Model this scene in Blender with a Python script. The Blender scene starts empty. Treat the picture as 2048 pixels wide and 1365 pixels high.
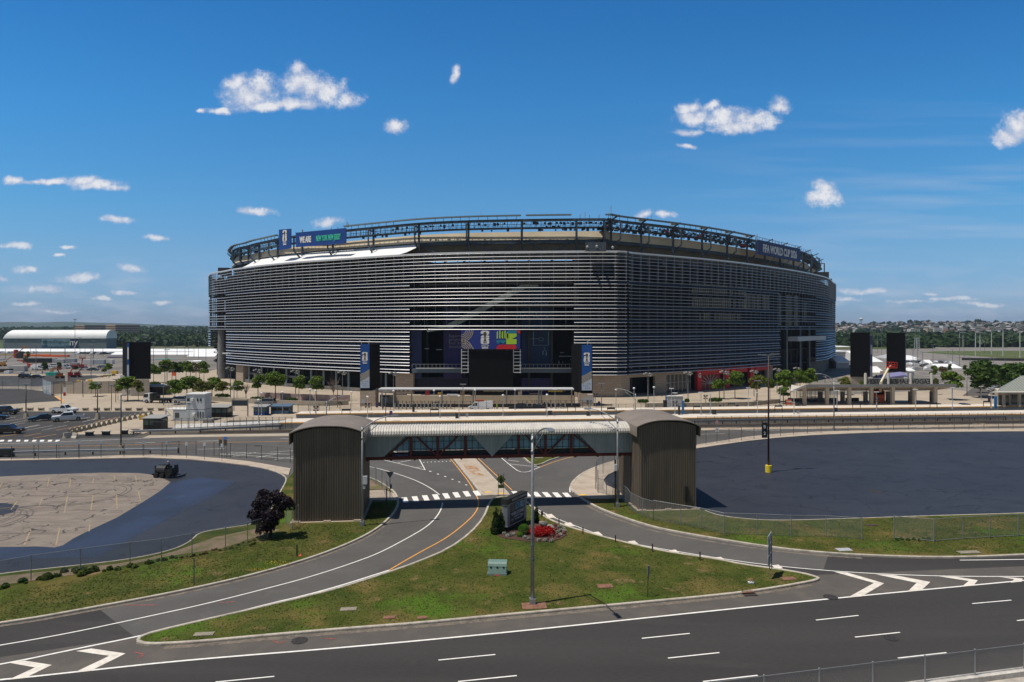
import bpy, math, random
import numpy as np
from mathutils import Vector, Matrix
random.seed(7); RNG=np.random.default_rng(7)
SC=bpy.context.scene; COL=SC.collection
# ---------------------------------------------------------------- camera
H=19.5; F=1365.0; HY=657.0            # eye height (m), focal length and horizon row of the 2048 px wide photograph
cd=bpy.data.cameras.new('camera'); cam=bpy.data.objects.new('camera',cd); COL.objects.link(cam)
cam.location=(0,0,H); cam.rotation_euler=(math.radians(90),0,0)
cd.sensor_width=36; cd.lens=36*F/2048; cd.shift_y=-(682.5-HY)/2048
cd.clip_start=0.5; cd.clip_end=30000; SC.camera=cam
# ---------------------------------------------------------------- sun and exposure
SUNV=Vector((-0.36,-0.145,1)).normalized()      # towards the sun
SUN_EL=math.asin(SUNV.z)
ld=bpy.data.lights.new('sun','SUN'); ld.energy=4.2; ld.angle=math.radians(0.5); ld.color=(1,0.93,0.82)
sun=bpy.data.objects.new('sun',ld); COL.objects.link(sun); sun.rotation_euler=SUNV.to_track_quat('Z','Y').to_euler()
SC.view_settings.view_transform='Standard'; SC.view_settings.look='None'; SC.view_settings.exposure=0.0; SC.view_settings.gamma=1
SC.cycles.use_denoising=True
SC.cycles.max_bounces=6; SC.cycles.diffuse_bounces=2; SC.cycles.glossy_bounces=2; SC.cycles.transparent_max_bounces=16
SC.cycles.transmission_bounces=3; SC.cycles.volume_bounces=0; SC.cycles.use_adaptive_sampling=True
# ---------------------------------------------------------------- sky with fair-weather cumulus
W=bpy.data.worlds.new('World'); SC.world=W; W.use_nodes=True
nt=W.node_tree; nt.nodes.clear(); N=nt.nodes; L=nt.links
def nd(t,**k):
    n=N.new(t)
    for a,b in k.items(): setattr(n,a,b)
    return n
def mth(op,a,b=None,c=None,clamp=False):
    n=nd('ShaderNodeMath',operation=op,use_clamp=clamp)
    for i,v in enumerate((a,b,c)):
        if v is None: continue
        if isinstance(v,(int,float)): n.inputs[i].default_value=v
        else: L.new(v,n.inputs[i])
    return n.outputs[0]
out=nd('ShaderNodeOutputWorld'); bg=nd('ShaderNodeBackground'); L.new(bg.outputs[0],out.inputs[0])
sky=nd('ShaderNodeTexSky',sky_type='NISHITA',sun_disc=False); sky.sun_elevation=SUN_EL
sky.sun_rotation=math.atan2(SUNV.x,SUNV.y); sky.air_density=1.0; sky.dust_density=0.4; sky.ozone_density=2.2; sky.altitude=20
bg.inputs[1].default_value=0.10
tc=nd('ShaderNodeTexCoord'); sp=nd('ShaderNodeSeparateXYZ'); L.new(tc.outputs['Generated'],sp.inputs[0])
yy=mth('MAXIMUM',sp.outputs[1],0.02)
u=mth('DIVIDE',sp.outputs[0],yy); v=mth('DIVIDE',sp.outputs[2],yy)
cb=nd('ShaderNodeCombineXYZ'); L.new(u,cb.inputs[0]); L.new(v,cb.inputs[1])
n1=nd('ShaderNodeTexNoise'); n1.inputs['Scale'].default_value=11; n1.inputs['Detail'].default_value=8; n1.inputs['Roughness'].default_value=.58
L.new(cb.outputs[0],n1.inputs['Vector'])
va=nd('ShaderNodeVectorMath',operation='SUBTRACT'); L.new(n1.outputs['Color'],va.inputs[0]); va.inputs[1].default_value=(.5,.5,.5)
vs=nd('ShaderNodeVectorMath',operation='MULTIPLY'); L.new(va.outputs[0],vs.inputs[0]); vs.inputs[1].default_value=(.055,.036,0)
vw=nd('ShaderNodeVectorMath',operation='ADD'); L.new(cb.outputs[0],vw.inputs[0]); L.new(vs.outputs[0],vw.inputs[1])
CL=[(500,184,66,36),(472,162,32,22),(525,168,38,26),(590,160,40,36),(586,136,20,18),(622,172,46,36),(656,184,50,32),(692,200,36,20),(560,207,120,15),(442,216,30,8),(400,218,13,5),
 (910,145,13,21),(796,248,25,16),(1385,232,50,20),(1372,212,36,16),(1448,240,56,22),(1415,215,30,12),(1510,240,52,22),(1556,214,30,20),(1475,255,70,14),(1370,262,42,9),(1377,292,26,8),
 (2015,272,48,20),(2050,258,60,34),(1640,392,54,18),(1650,374,36,19),(90,362,70,8),(190,372,58,12),(165,362,40,13),(30,357,24,9),(225,378,34,8),
 (508,425,38,10),(234,445,38,9),(310,472,28,7),(660,445,36,12),(30,492,34,9),(268,540,28,11),(160,558,62,11),(92,576,44,9),(50,542,24,8),(8,560,18,8),(118,516,18,4),(140,500,22,5),
 (1288,427,24,9),(1333,430,17,8),(1730,583,60,9),(1640,575,22,7),(1860,588,30,6),(1900,600,60,6),(1690,600,50,6),(255,586,40,5),(330,605,24,5),(60,606,34,6),(120,622,44,5),(200,600,30,5),(1975,610,60,6),(1820,606,54,5)]
cur=None
for (px,py,rx,ry) in CL:
    m=nd('ShaderNodeMapping'); L.new(vw.outputs[0],m.inputs['Vector'])
    sx,sy=F/rx,F/ry
    m.inputs['Scale'].default_value=(sx,sy,0); m.inputs['Location'].default_value=(-(px-1024)/F*sx,-(HY-py)/F*sy,0)
    ln=nd('ShaderNodeVectorMath',operation='LENGTH'); L.new(m.outputs[0],ln.inputs[0])
    cur=ln.outputs['Value'] if cur is None else mth('SMOOTH_MIN',cur,ln.outputs['Value'],0.25)
n2=nd('ShaderNodeTexNoise'); n2.inputs['Scale'].default_value=36; n2.inputs['Detail'].default_value=8; n2.inputs['Roughness'].default_value=.72; L.new(cb.outputs[0],n2.inputs['Vector'])
dn=mth('ADD',mth('SUBTRACT',1.16,cur),mth('MULTIPLY',mth('SUBTRACT',n2.outputs[0],.5),2.1))
mr=nd('ShaderNodeMapRange',interpolation_type='SMOOTHSTEP'); L.new(dn,mr.inputs[0]); mr.inputs[1].default_value=0.02; mr.inputs[2].default_value=.95
# faint high streaks and a thin veil of small puffs low over the horizon
mp=nd('ShaderNodeMapping'); L.new(cb.outputs[0],mp.inputs['Vector']); mp.inputs['Rotation'].default_value=(0,0,math.radians(-9)); mp.inputs['Scale'].default_value=(1.2,16,1)
n3=nd('ShaderNodeTexNoise'); n3.inputs['Scale'].default_value=2.2; n3.inputs['Detail'].default_value=5; L.new(mp.outputs[0],n3.inputs['Vector'])
r3=nd('ShaderNodeMapRange'); L.new(n3.outputs[0],r3.inputs[0]); r3.inputs[1].default_value=.47; r3.inputs[2].default_value=.75; r3.inputs[4].default_value=.42
lowv=nd('ShaderNodeMapRange'); L.new(v,lowv.inputs[0]); lowv.inputs[1].default_value=.36; lowv.inputs[2].default_value=.14
ru=nd('ShaderNodeMapRange'); L.new(u,ru.inputs[0]); ru.inputs[1].default_value=.1; ru.inputs[2].default_value=.6
streak=mth('MULTIPLY',mth('MULTIPLY',r3.outputs[0],lowv.outputs[0]),ru.outputs[0])
mp2=nd('ShaderNodeMapping'); L.new(cb.outputs[0],mp2.inputs['Vector']); mp2.inputs['Scale'].default_value=(10,42,1)
n4=nd('ShaderNodeTexNoise'); n4.inputs['Scale'].default_value=1.5; n4.inputs['Detail'].default_value=6; L.new(mp2.outputs[0],n4.inputs['Vector'])
r4=nd('ShaderNodeMapRange'); L.new(n4.outputs[0],r4.inputs[0]); r4.inputs[1].default_value=.46; r4.inputs[2].default_value=.72; r4.inputs[4].default_value=.6
low2=nd('ShaderNodeMapRange'); L.new(v,low2.inputs[0]); low2.inputs[1].default_value=.11; low2.inputs[2].default_value=.03
puff=mth('MULTIPLY',r4.outputs[0],low2.outputs[0])
den=mth('MAXIMUM',mth('MAXIMUM',mth('MULTIPLY',mr.outputs[0],.93),streak),puff)
fade=nd('ShaderNodeMapRange'); L.new(v,fade.inputs[0]); fade.inputs[1].default_value=.0; fade.inputs[2].default_value=.2; fade.inputs[3].default_value=.62; fade.inputs[4].default_value=1
den=mth('MULTIPLY',den,fade.outputs[0])
n6=nd('ShaderNodeTexNoise'); n6.inputs['Scale'].default_value=22; n6.inputs['Detail'].default_value=4
of=nd('ShaderNodeVectorMath',operation='ADD'); L.new(cb.outputs[0],of.inputs[0]); of.inputs[1].default_value=(.004,.010,0); L.new(of.outputs[0],n6.inputs['Vector'])
shade=nd('ShaderNodeValToRGB'); L.new(mth('ADD',mth('MULTIPLY',dn,.75),mth('MULTIPLY',mth('SUBTRACT',n2.outputs[0],n6.outputs[0]),2.2)),shade.inputs[0])
shade.color_ramp.elements[0].position=.25; shade.color_ramp.elements[0].color=(5.6,6.0,7.2,1)
shade.color_ramp.elements[1].position=1.0; shade.color_ramp.elements[1].color=(8.4,8.4,8.6,1)
mx=nd('ShaderNodeMix',data_type='RGBA'); L.new(den,mx.inputs[0]); 
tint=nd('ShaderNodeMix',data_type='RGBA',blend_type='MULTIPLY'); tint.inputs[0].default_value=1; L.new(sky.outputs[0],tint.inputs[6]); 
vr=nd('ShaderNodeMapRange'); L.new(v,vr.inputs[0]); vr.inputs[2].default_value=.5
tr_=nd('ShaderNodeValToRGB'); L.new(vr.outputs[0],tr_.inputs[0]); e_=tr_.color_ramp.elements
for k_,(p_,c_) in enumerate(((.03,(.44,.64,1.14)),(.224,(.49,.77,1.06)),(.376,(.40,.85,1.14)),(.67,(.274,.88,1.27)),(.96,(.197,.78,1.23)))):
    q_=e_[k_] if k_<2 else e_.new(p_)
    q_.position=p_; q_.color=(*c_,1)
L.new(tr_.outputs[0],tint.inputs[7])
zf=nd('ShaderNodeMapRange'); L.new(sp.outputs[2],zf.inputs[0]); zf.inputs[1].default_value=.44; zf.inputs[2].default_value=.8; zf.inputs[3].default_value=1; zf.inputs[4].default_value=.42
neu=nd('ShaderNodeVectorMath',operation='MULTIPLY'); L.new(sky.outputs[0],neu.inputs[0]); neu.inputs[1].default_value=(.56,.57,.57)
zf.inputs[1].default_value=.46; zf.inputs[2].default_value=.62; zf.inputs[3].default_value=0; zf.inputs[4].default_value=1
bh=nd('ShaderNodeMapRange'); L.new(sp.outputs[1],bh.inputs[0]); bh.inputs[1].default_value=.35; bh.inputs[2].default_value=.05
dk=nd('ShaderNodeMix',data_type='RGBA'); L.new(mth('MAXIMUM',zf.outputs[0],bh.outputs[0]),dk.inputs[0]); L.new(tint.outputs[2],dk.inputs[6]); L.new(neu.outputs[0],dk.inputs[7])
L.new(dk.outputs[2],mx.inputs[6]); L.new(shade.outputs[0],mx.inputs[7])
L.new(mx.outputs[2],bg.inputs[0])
# ---------------------------------------------------------------- placing helpers (ground is z = 0)
def G(px,py,z=0.0):
    d=(H-z)*F/(py-HY); return Vector(((px-1024)*d/F,d,z))
def Xa(px,d): return (px-1024)*d/F
def Za(py,d): return H-(py-HY)*d/F
def D(py,z=0.0): return (H-z)*F/(py-HY)
# ---------------------------------------------------------------- materials
MC={}
def M(name,col,rough=.75,metal=0.,var=0.,scale=2.,bump=0.,bscale=20.,col2=None,spec=.4,world=False,stretch=(1,1,1),alpha=None,emit=None,det=4,lo=.35,hi=.65):
    if name in MC: return MC[name]
    m=bpy.data.materials.new(name); m.use_nodes=True; t=m.node_tree; b=t.nodes['Principled BSDF']
    b.inputs['Roughness'].default_value=rough; b.inputs['Metallic'].default_value=metal; b.inputs['Specular IOR Level'].default_value=spec
    b.inputs['Base Color'].default_value=(*col,1)
    if alpha is not None: b.inputs['Alpha'].default_value=alpha
    if emit: b.inputs['Emission Color'].default_value=(*emit[0],1); b.inputs['Emission Strength'].default_value=emit[1]
    if var or bump:
        if world: g=t.nodes.new('ShaderNodeNewGeometry'); src=g.outputs['Position']
        else: g=t.nodes.new('ShaderNodeTexCoord'); src=g.outputs['Object']
        mpn=t.nodes.new('ShaderNodeMapping'); mpn.inputs['Scale'].default_value=stretch; t.links.new(src,mpn.inputs[0])
        if var:
            n=t.nodes.new('ShaderNodeTexNoise'); n.inputs['Scale'].default_value=scale; n.inputs['Detail'].default_value=det; n.inputs['Roughness'].default_value=.65
            t.links.new(mpn.outputs[0],n.inputs['Vector'])
            r=t.nodes.new('ShaderNodeMapRange'); r.inputs[1].default_value=lo; r.inputs[2].default_value=hi; t.links.new(n.outputs[0],r.inputs[0])
            x=t.nodes.new('ShaderNodeMix'); x.data_type='RGBA'; t.links.new(r.outputs[0],x.inputs[0])
            c2=col2 or tuple(c*(1-var) for c in col); c1=col if col2 else tuple(min(1,c*(1+var)) for c in col)
            x.inputs[6].default_value=(*c1,1); x.inputs[7].default_value=(*c2,1); t.links.new(x.outputs[2],b.inputs['Base Color'])
        if bump:
            n=t.nodes.new('ShaderNodeTexNoise'); n.inputs['Scale'].default_value=bscale; n.inputs['Detail'].default_value=3; t.links.new(mpn.outputs[0],n.inputs['Vector'])
            bp=t.nodes.new('ShaderNodeBump'); bp.inputs['Strength'].default_value=bump; bp.inputs['Distance'].default_value=.05; t.links.new(n.outputs[0],bp.inputs['Height']); t.links.new(bp.outputs[0],b.inputs['Normal'])
    MC[name]=m; return m
def multi(name,cols,scales,rough=.9,crack=None,bump=.3,bscale=8,stretch=(1,1,1),fine=None,cuts=None,spec=.3):
    """ground material: cols[0] overlaid by cols[i] where noise of scales[i] is high; optional crack lines"""
    m=bpy.data.materials.new(name); m.use_nodes=True; t=m.node_tree; b=t.nodes['Principled BSDF']; b.inputs['Roughness'].default_value=rough; b.inputs['Specular IOR Level'].default_value=spec
    g=t.nodes.new('ShaderNodeNewGeometry'); mp=t.nodes.new('ShaderNodeMapping'); mp.inputs['Scale'].default_value=stretch; t.links.new(g.outputs['Position'],mp.inputs[0])
    rgb=t.nodes.new('ShaderNodeRGB'); rgb.outputs[0].default_value=(*cols[0],1); cur=rgb.outputs[0]
    for i,(c,s) in enumerate(zip(cols[1:],scales)):
        n=t.nodes.new('ShaderNodeTexNoise'); n.inputs['Scale'].default_value=s; n.inputs['Detail'].default_value=5; n.inputs['Roughness'].default_value=.6
        off=t.nodes.new('ShaderNodeVectorMath'); off.inputs[1].default_value=(i*37.1,i*11.3,0); t.links.new(mp.outputs[0],off.inputs[0]); t.links.new(off.outputs[0],n.inputs['Vector'])
        r=t.nodes.new('ShaderNodeMapRange'); lo,hi=(cuts[i] if cuts else (.45,.65)); r.inputs[1].default_value=lo; r.inputs[2].default_value=hi; t.links.new(n.outputs[0],r.inputs[0])
        x=t.nodes.new('ShaderNodeMix'); x.data_type='RGBA'; t.links.new(r.outputs[0],x.inputs[0]); t.links.new(cur,x.inputs[6]); x.inputs[7].default_value=(*c,1); cur=x.outputs[2]
    if crack:
        cs,cw,cc=crack
        n=t.nodes.new('ShaderNodeTexNoise'); n.inputs['Scale'].default_value=cs*1.7; t.links.new(mp.outputs[0],n.inputs['Vector'])
        ad=t.nodes.new('ShaderNodeMix'); ad.data_type='VECTOR'; ad.inputs[0].default_value=.04 if cs>1 else .4/max(cs,.02)*.05
        vm=t.nodes.new('ShaderNodeVectorMath'); vm.operation='MULTIPLY_ADD'; vm.inputs[1].default_value=(.9/cs,.9/cs,0); t.links.new(n.outputs['Color'],vm.inputs[0]); t.links.new(mp.outputs[0],vm.inputs[2])
        vo=t.nodes.new('ShaderNodeTexVoronoi'); vo.feature='DISTANCE_TO_EDGE'; vo.inputs['Scale'].default_value=cs; t.links.new(vm.outputs[0],vo.inputs['Vector'])
        r=t.nodes.new('ShaderNodeMapRange'); r.inputs[1].default_value=cw; r.inputs[2].default_value=cw*.3; t.links.new(vo.outputs[0],r.inputs[0])
        n5=t.nodes.new('ShaderNodeTexNoise'); n5.inputs['Scale'].default_value=cs*1.1; t.links.new(mp.outputs[0],n5.inputs['Vector'])
        r5=t.nodes.new('ShaderNodeMapRange'); r5.inputs[1].default_value=.42; r5.inputs[2].default_value=.55; t.links.new(n5.outputs[0],r5.inputs[0])
        mu=t.nodes.new('ShaderNodeMath'); mu.operation='MULTIPLY'; t.links.new(r.outputs[0],mu.inputs[0]); t.links.new(r5.outputs[0],mu.inputs[1])
        x=t.nodes.new('ShaderNodeMix'); x.data_type='RGBA'; t.links.new(mu.outputs[0],x.inputs[0]); t.links.new(cur,x.inputs[6]); x.inputs[7].default_value=(*cc,1); cur=x.outputs[2]
    if fine:
        n=t.nodes.new('ShaderNodeTexNoise'); n.inputs['Scale'].default_value=fine[0]; n.inputs['Detail'].default_value=4; n.inputs['Roughness'].default_value=.75; t.links.new(mp.outputs[0],n.inputs['Vector'])
        r=t.nodes.new('ShaderNodeMapRange'); r.inputs[1].default_value=.3; r.inputs[2].default_value=.7; r.inputs[3].default_value=1-fine[1]; r.inputs[4].default_value=1+fine[1]; t.links.new(n.outputs[0],r.inputs[0])
        x=t.nodes.new('ShaderNodeVectorMath'); x.operation='SCALE'; t.links.new(cur,x.inputs[0]); t.links.new(r.outputs[0],x.inputs[3]); cur=x.outputs[0]
    t.links.new(cur,b.inputs['Base Color'])
    if bump:
        n=t.nodes.new('ShaderNodeTexNoise'); n.inputs['Scale'].default_value=bscale; n.inputs['Detail'].default_value=4; t.links.new(mp.outputs[0],n.inputs['Vector'])
        bp=t.nodes.new('ShaderNodeBump'); bp.inputs['Strength'].default_value=bump; bp.inputs['Distance'].default_value=.08; t.links.new(n.outputs[0],bp.inputs['Height']); t.links.new(bp.outputs[0],b.inputs['Normal'])
    MC[name]=m; return m
def leafmat(name,c1,c2,scale=.6):
    m=bpy.data.materials.new(name); m.use_nodes=True; t=m.node_tree; b=t.nodes['Principled BSDF']; b.inputs['Roughness'].default_value=.6; b.inputs['Specular IOR Level'].default_value=.25
    at=t.nodes.new('ShaderNodeAttribute'); at.attribute_name='tone'
    x=t.nodes.new('ShaderNodeMix'); x.data_type='RGBA'; t.links.new(at.outputs['Fac'],x.inputs[0]); x.inputs[6].default_value=(*c1,1); x.inputs[7].default_value=(*c2,1)
    t.links.new(x.outputs[2],b.inputs['Base Color'])
    tr=t.nodes.new('ShaderNodeBsdfTranslucent'); t.links.new(x.outputs[2],tr.inputs[0])
    ms=t.nodes.new('ShaderNodeMixShader'); ms.inputs[0].default_value=.25; t.links.new(b.outputs[0],ms.inputs[1]); t.links.new(tr.outputs[0],ms.inputs[2])
    t.links.new(ms.outputs[0],t.nodes['Material Output'].inputs[0]); MC[name]=m; return m
def chainmat(name,fill=.22,cell=.06,col=(.3,.31,.32)):
    m=bpy.data.materials.new(name); m.use_nodes=True; t=m.node_tree; b=t.nodes['Principled BSDF']; b.inputs['Base Color'].default_value=(*col,1); b.inputs['Metallic'].default_value=.3; b.inputs['Roughness'].default_value=.5
    g=t.nodes.new('ShaderNodeUVMap'); sp=t.nodes.new('ShaderNodeSeparateXYZ'); t.links.new(g.outputs[0],sp.inputs[0])
    def mm(op,a,bb):
        n=t.nodes.new('ShaderNodeMath'); n.operation=op
        for i,q in enumerate((a,bb)):
            if isinstance(q,(int,float)): n.inputs[i].default_value=q
            else: t.links.new(q,n.inputs[i])
        return n.outputs[0]
    s=mm('ADD',sp.outputs[0],sp.outputs[1]); d=mm('SUBTRACT',sp.outputs[0],sp.outputs[1])
    w=fill/2
    A=mm('LESS_THAN',mm('PINGPONG',mm('DIVIDE',s,cell),.5),w*.5); B=mm('LESS_THAN',mm('PINGPONG',mm('DIVIDE',d,cell),.5),w*.5)
    t.links.new(mm('MAXIMUM',A,B),b.inputs['Alpha']); MC[name]=m; return m
# ---------------------------------------------------------------- mesh builder
class MB:
    def __init__(s): s.v=[]; s.f=[]; s.m=[]; s.uv=None
    def add(s,vs,fs,mi=0):
        o=len(s.v); s.v+= [tuple(p) for p in vs]; s.f+=[tuple(i+o for i in f) for f in fs]; s.m+=[mi]*len(fs); return s
    def box(s,c,size,rz=0.,mi=0,M4=None,taper=1.):
        hx,hy,hz=size[0]/2,size[1]/2,size[2]/2
        P=[Vector((x*hx*(taper if z>0 else 1),y*hy*(taper if z>0 else 1),z*hz)) for z in(-1,1) for x,y in((-1,-1),(1,-1),(1,1),(-1,1))]
        R=M4 or Matrix.Rotation(rz,3,'Z')
        P=[R@p+Vector(c) for p in P]
        return s.add(P,[(3,2,1,0),(4,5,6,7),(0,1,5,4),(1,2,6,5),(2,3,7,6),(3,0,4,7)],mi)
    def bb(s,x0,x1,y0,y1,z0,z1,mi=0): return s.box(((x0+x1)/2,(y0+y1)/2,(z0+z1)/2),(x1-x0,y1-y0,z1-z0),0,mi)
    def beam(s,a,b,w,h=None,mi=0):
        a=Vector(a); b=Vector(b); d=b-a; l=d.length
        if l<1e-6: return s
        h=h or w; z=d.normalized(); up=Vector((0,0,1)) if abs(z.z)<.95 else Vector((0,1,0))
        x=up.cross(z).normalized(); y=z.cross(x)
        R=Matrix((x,y,z)).transposed()
        return s.box((a+b)/2,(w,h,l),0,mi,M4=R)
    def tube(s,pts,r,n=8,mi=0,cap=True):
        pts=[Vector(p) for p in pts]; rs=r if isinstance(r,(list,tuple)) else [r]*len(pts)
        o=len(s.v); k=len(pts)
        for i,p in enumerate(pts):
            d=(pts[min(i+1,k-1)]-pts[max(i-1,0)]); d=d.normalized() if d.length>1e-9 else Vector((0,0,1))
            ref=Vector((1,0,0)) if abs(d.x)<.9 else Vector((0,1,0))
            x=d.cross(ref).normalized(); y=d.cross(x)
            for j in range(n):
                a=2*math.pi*j/n; s.v.append(tuple(p+(x*math.cos(a)+y*math.sin(a))*rs[i]))
        fs=[]
        for i in range(k-1):
            for j in range(n): fs.append((o+i*n+j,o+i*n+(j+1)%n,o+(i+1)*n+(j+1)%n,o+(i+1)*n+j))
        if cap: fs+= [tuple(o+j for j in range(n))[::-1],tuple(o+(k-1)*n+j for j in range(n))]
        s.f+=fs; s.m+=[mi]*len(fs); return s
    def cyl(s,c,r,h,n=12,mi=0,r2=None): c=Vector(c); return s.tube([c,c+Vector((0,0,h))],[r,r if r2 is None else r2],n,mi)
    def prism(s,poly,z0,z1,mi=0,bottom=False):
        n=len(poly); a=sum(poly[i][0]*poly[(i+1)%n][1]-poly[(i+1)%n][0]*poly[i][1] for i in range(n))
        if a<0: poly=list(poly)[::-1]
        vs=[(p[0],p[1],z0) for p in poly]+[(p[0],p[1],z1) for p in poly]
        fs=[tuple(range(n,2*n))]+[(i,(i+1)%n,n+(i+1)%n,n+i) for i in range(n)]
        if bottom: fs.append(tuple(range(n))[::-1])
        return s.add(vs,fs,mi)
    def quad(s,a,b,c,d,mi=0): return s.add([a,b,c,d],[(0,1,2,3)],mi)
    def ball(s,c,r,n=8,m=6,mi=0):
        rx,ry,rz=r if isinstance(r,(tuple,list)) else (r,r,r); vs=[]; fs=[]
        for i in range(m+1):
            t=math.pi*i/m
            for j in range(n):
                a=2*math.pi*j/n; vs.append((c[0]+rx*math.sin(t)*math.cos(a),c[1]+ry*math.sin(t)*math.sin(a),c[2]+rz*math.cos(t)))
        for i in range(m):
            for j in range(n): fs.append((i*n+j,(i+1)*n+j,(i+1)*n+(j+1)%n,i*n+(j+1)%n))
        return s.add(vs,fs,mi)
    def sheet(s,rows,mi=0):
        """rows: list of equal-length point lists -> quads"""
        o=len(s.v); n=len(rows[0]); 
        for r in rows: s.v+=[tuple(p) for p in r]
        for i in range(len(rows)-1):
            for j in range(n-1): s.f.append((o+i*n+j,o+i*n+j+1,o+(i+1)*n+j+1,o+(i+1)*n+j)); s.m.append(mi)
        return s
SPLIT={'stone_base','cladding','hanging_signs','base_wall','bay_posts','base_columns','masts','ceiling_lights','red_portal','louver_screen','canopy_brackets','red_markers','rooftop_plant','lime_shapes','red_shapes','teal_shapes','stars','window','windows_row','balcony','balcony_edge','balcony_railing','lamp_heads','rim_canopy','lower_storey','sponsor_marks','turnstiles','benches','post','corner_pier','parapet','gate_frame'}
def islands(mb):
    n=len(mb.v); par=list(range(n))
    def find(a):
        while par[a]!=a: par[a]=par[par[a]]; a=par[a]
        return a
    for f in mb.f:
        r=find(f[0])
        for i in f[1:]: 
            q=find(i)
            if q!=r: par[q]=r
    g={}
    for k,f in enumerate(mb.f): g.setdefault(find(f[0]),[]).append(k)
    out=[]
    for fs in g.values():
        m=MB(); mp={}
        for k in fs:
            ff=[]
            for i in mb.f[k]:
                if i not in mp: mp[i]=len(m.v); m.v.append(mb.v[i])
                ff.append(mp[i])
            m.f.append(tuple(ff)); m.m.append(mb.m[k])
        out.append(m)
    return out
def tag(o,label=None,cat=None,group=None,kind=None):
    if label: o['label']=label
    if cat: o['category']=cat
    if group: o['group']=group
    if kind: o['kind']=kind
    return o
def thing(name,label,cat,loc=(0,0,0),rz=0.,group=None):
    o=bpy.data.objects.new(name,None); COL.objects.link(o); o.location=loc; o.rotation_euler=(0,0,rz); o.empty_display_size=.5
    return tag(o,label,cat,group)
def obj(name,mb,mats,parent=None,world=False,smooth=False,uv=None):
    """link mb as one mesh. world=True: vertices are world coordinates, made local to the parent"""
    if name in SPLIT and uv is None:
        P_=islands(mb)
        if 1<len(P_)<=60:
            r_=[obj(name,q,mats,parent,world,smooth,False) for q in P_]; return r_[0]
    if uv is False: uv=None
    me=bpy.data.meshes.new(name); vs=mb.v
    if parent is not None and world:
        c,sn=math.cos(-parent.rotation_euler[2]),math.sin(-parent.rotation_euler[2]); p=parent.location
        vs=[((x-p[0])*c-(y-p[1])*sn,(x-p[0])*sn+(y-p[1])*c,z-p[2]) for x,y,z in vs]
    me.from_pydata(vs,[],mb.f)
    for m in (mats if isinstance(mats,(list,tuple)) else [mats]): me.materials.append(m)
    if len(me.materials)>1: me.polygons.foreach_set('material_index',mb.m)
    if smooth: me.polygons.foreach_set('use_smooth',[True]*len(me.polygons))
    if uv is not None:
        l=me.uv_layers.new(name='UVMap'); l.data.foreach_set('uv',[c for q in uv for c in q])
    me.update()
    o=bpy.data.objects.new(name,me); COL.objects.link(o)
    if parent is not None: o.parent=parent
    if mats is MC.get('stone_panels'): uvbox(o)
    return o
def solo(name,mb,mats,label,cat,loc=None,group=None,smooth=False,kind=None):
    """a thing that is one mesh, world coordinates, origin moved to loc"""
    if loc is not None:
        mb.v=[(x-loc[0],y-loc[1],z-loc[2]) for x,y,z in mb.v]
    o=obj(name,mb,mats,None,smooth=smooth)
    if loc is not None: o.location=loc
    return tag(o,label,cat,group,kind)
def struct(name,mb,mats,smooth=False): 
    o=obj(name,mb,mats,smooth=smooth); o['kind']='structure'; return o
def dup(r,loc,rz=0.,label=None,group=None,scale=None):
    c=r.copy(); COL.objects.link(c); c.location=loc; c.rotation_euler=(0,0,rz)
    if scale is not None: c.scale=(scale,)*3 if isinstance(scale,(int,float)) else scale
    if label: c['label']=label
    if group: c['group']=group
    for ch in r.children:
        k=ch.copy(); COL.objects.link(k); k.parent=c
        for g in ch.children:
            q=g.copy(); COL.objects.link(q); q.parent=k
    return c
ORD=['first','second','third','fourth','fifth','sixth','seventh','eighth','ninth','tenth','eleventh','twelfth','thirteenth','fourteenth','fifteenth','sixteenth','seventeenth','eighteenth','nineteenth','twentieth']+['twenty-'+w for w in ('first','second','third','fourth','fifth','sixth','seventh','eighth','ninth')]+['thirtieth']+['thirty-'+w for w in ('first','second','third','fourth','fifth','sixth','seventh','eighth','ninth')]+['fortieth']
FONT_C={}
def text(s,size,mat,parent,loc,rot,name='lettering',sx=1.,ext=.01,align='CENTER',ay='CENTER',bold=0.,sp=1.):
    cu=bpy.data.curves.new(name,'FONT'); cu.body=s; cu.size=size; cu.extrude=ext; cu.align_x=align; cu.align_y=ay; cu.offset=bold; cu.space_character=sp; cu.resolution_u=3
    tmp=bpy.data.objects.new('tmp',cu); COL.objects.link(tmp); dg=bpy.context.evaluated_depsgraph_get(); dg.update()
    me=bpy.data.meshes.new_from_object(tmp.evaluated_get(dg)); bpy.data.objects.remove(tmp); bpy.data.curves.remove(cu)
    me.materials.clear(); me.materials.append(mat); me.name=name
    o=bpy.data.objects.new(name,me); COL.objects.link(o)
    o.parent=parent; o.location=loc; o.rotation_euler=rot; o.scale=(sx,1,1); return o
R90=math.radians(90)
# ================================================================ SETTING
asph_d=multi('asphalt_dark',[(.050,.047,.045),(.034,.032,.031),(.064,.060,.056)],[.10,.45],stretch=(.12,1,1),fine=(18,.22),bump=.15,bscale=30,cuts=[(.4,.7),(.55,.8)])
asph_m=multi('asphalt_mid',[(.104,.099,.094),(.083,.079,.075),(.125,.118,.110)],[.15,.7],fine=(16,.2),bump=.15,bscale=30,cuts=[(.4,.7),(.55,.8)])
asph_shoulder=multi('asphalt_shoulder',[(.095,.086,.078),(.12,.105,.092)],[.5],fine=(16,.2),bump=.15,bscale=30)
asph_lot=multi('asphalt_lot',[(.048,.046,.046),(.06,.057,.055)],[.1],fine=(10,.15))
seal=multi('sealcoat',[(.029,.032,.043),(.037,.040,.052),(.022,.024,.033)],[.09,.35],rough=.6,crack=(.26,.022,(.014,.015,.022)),fine=(9,.12),bump=.1,bscale=20,stretch=(.8,1.1,1),cuts=[(.45,.7),(.5,.75)])
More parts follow.
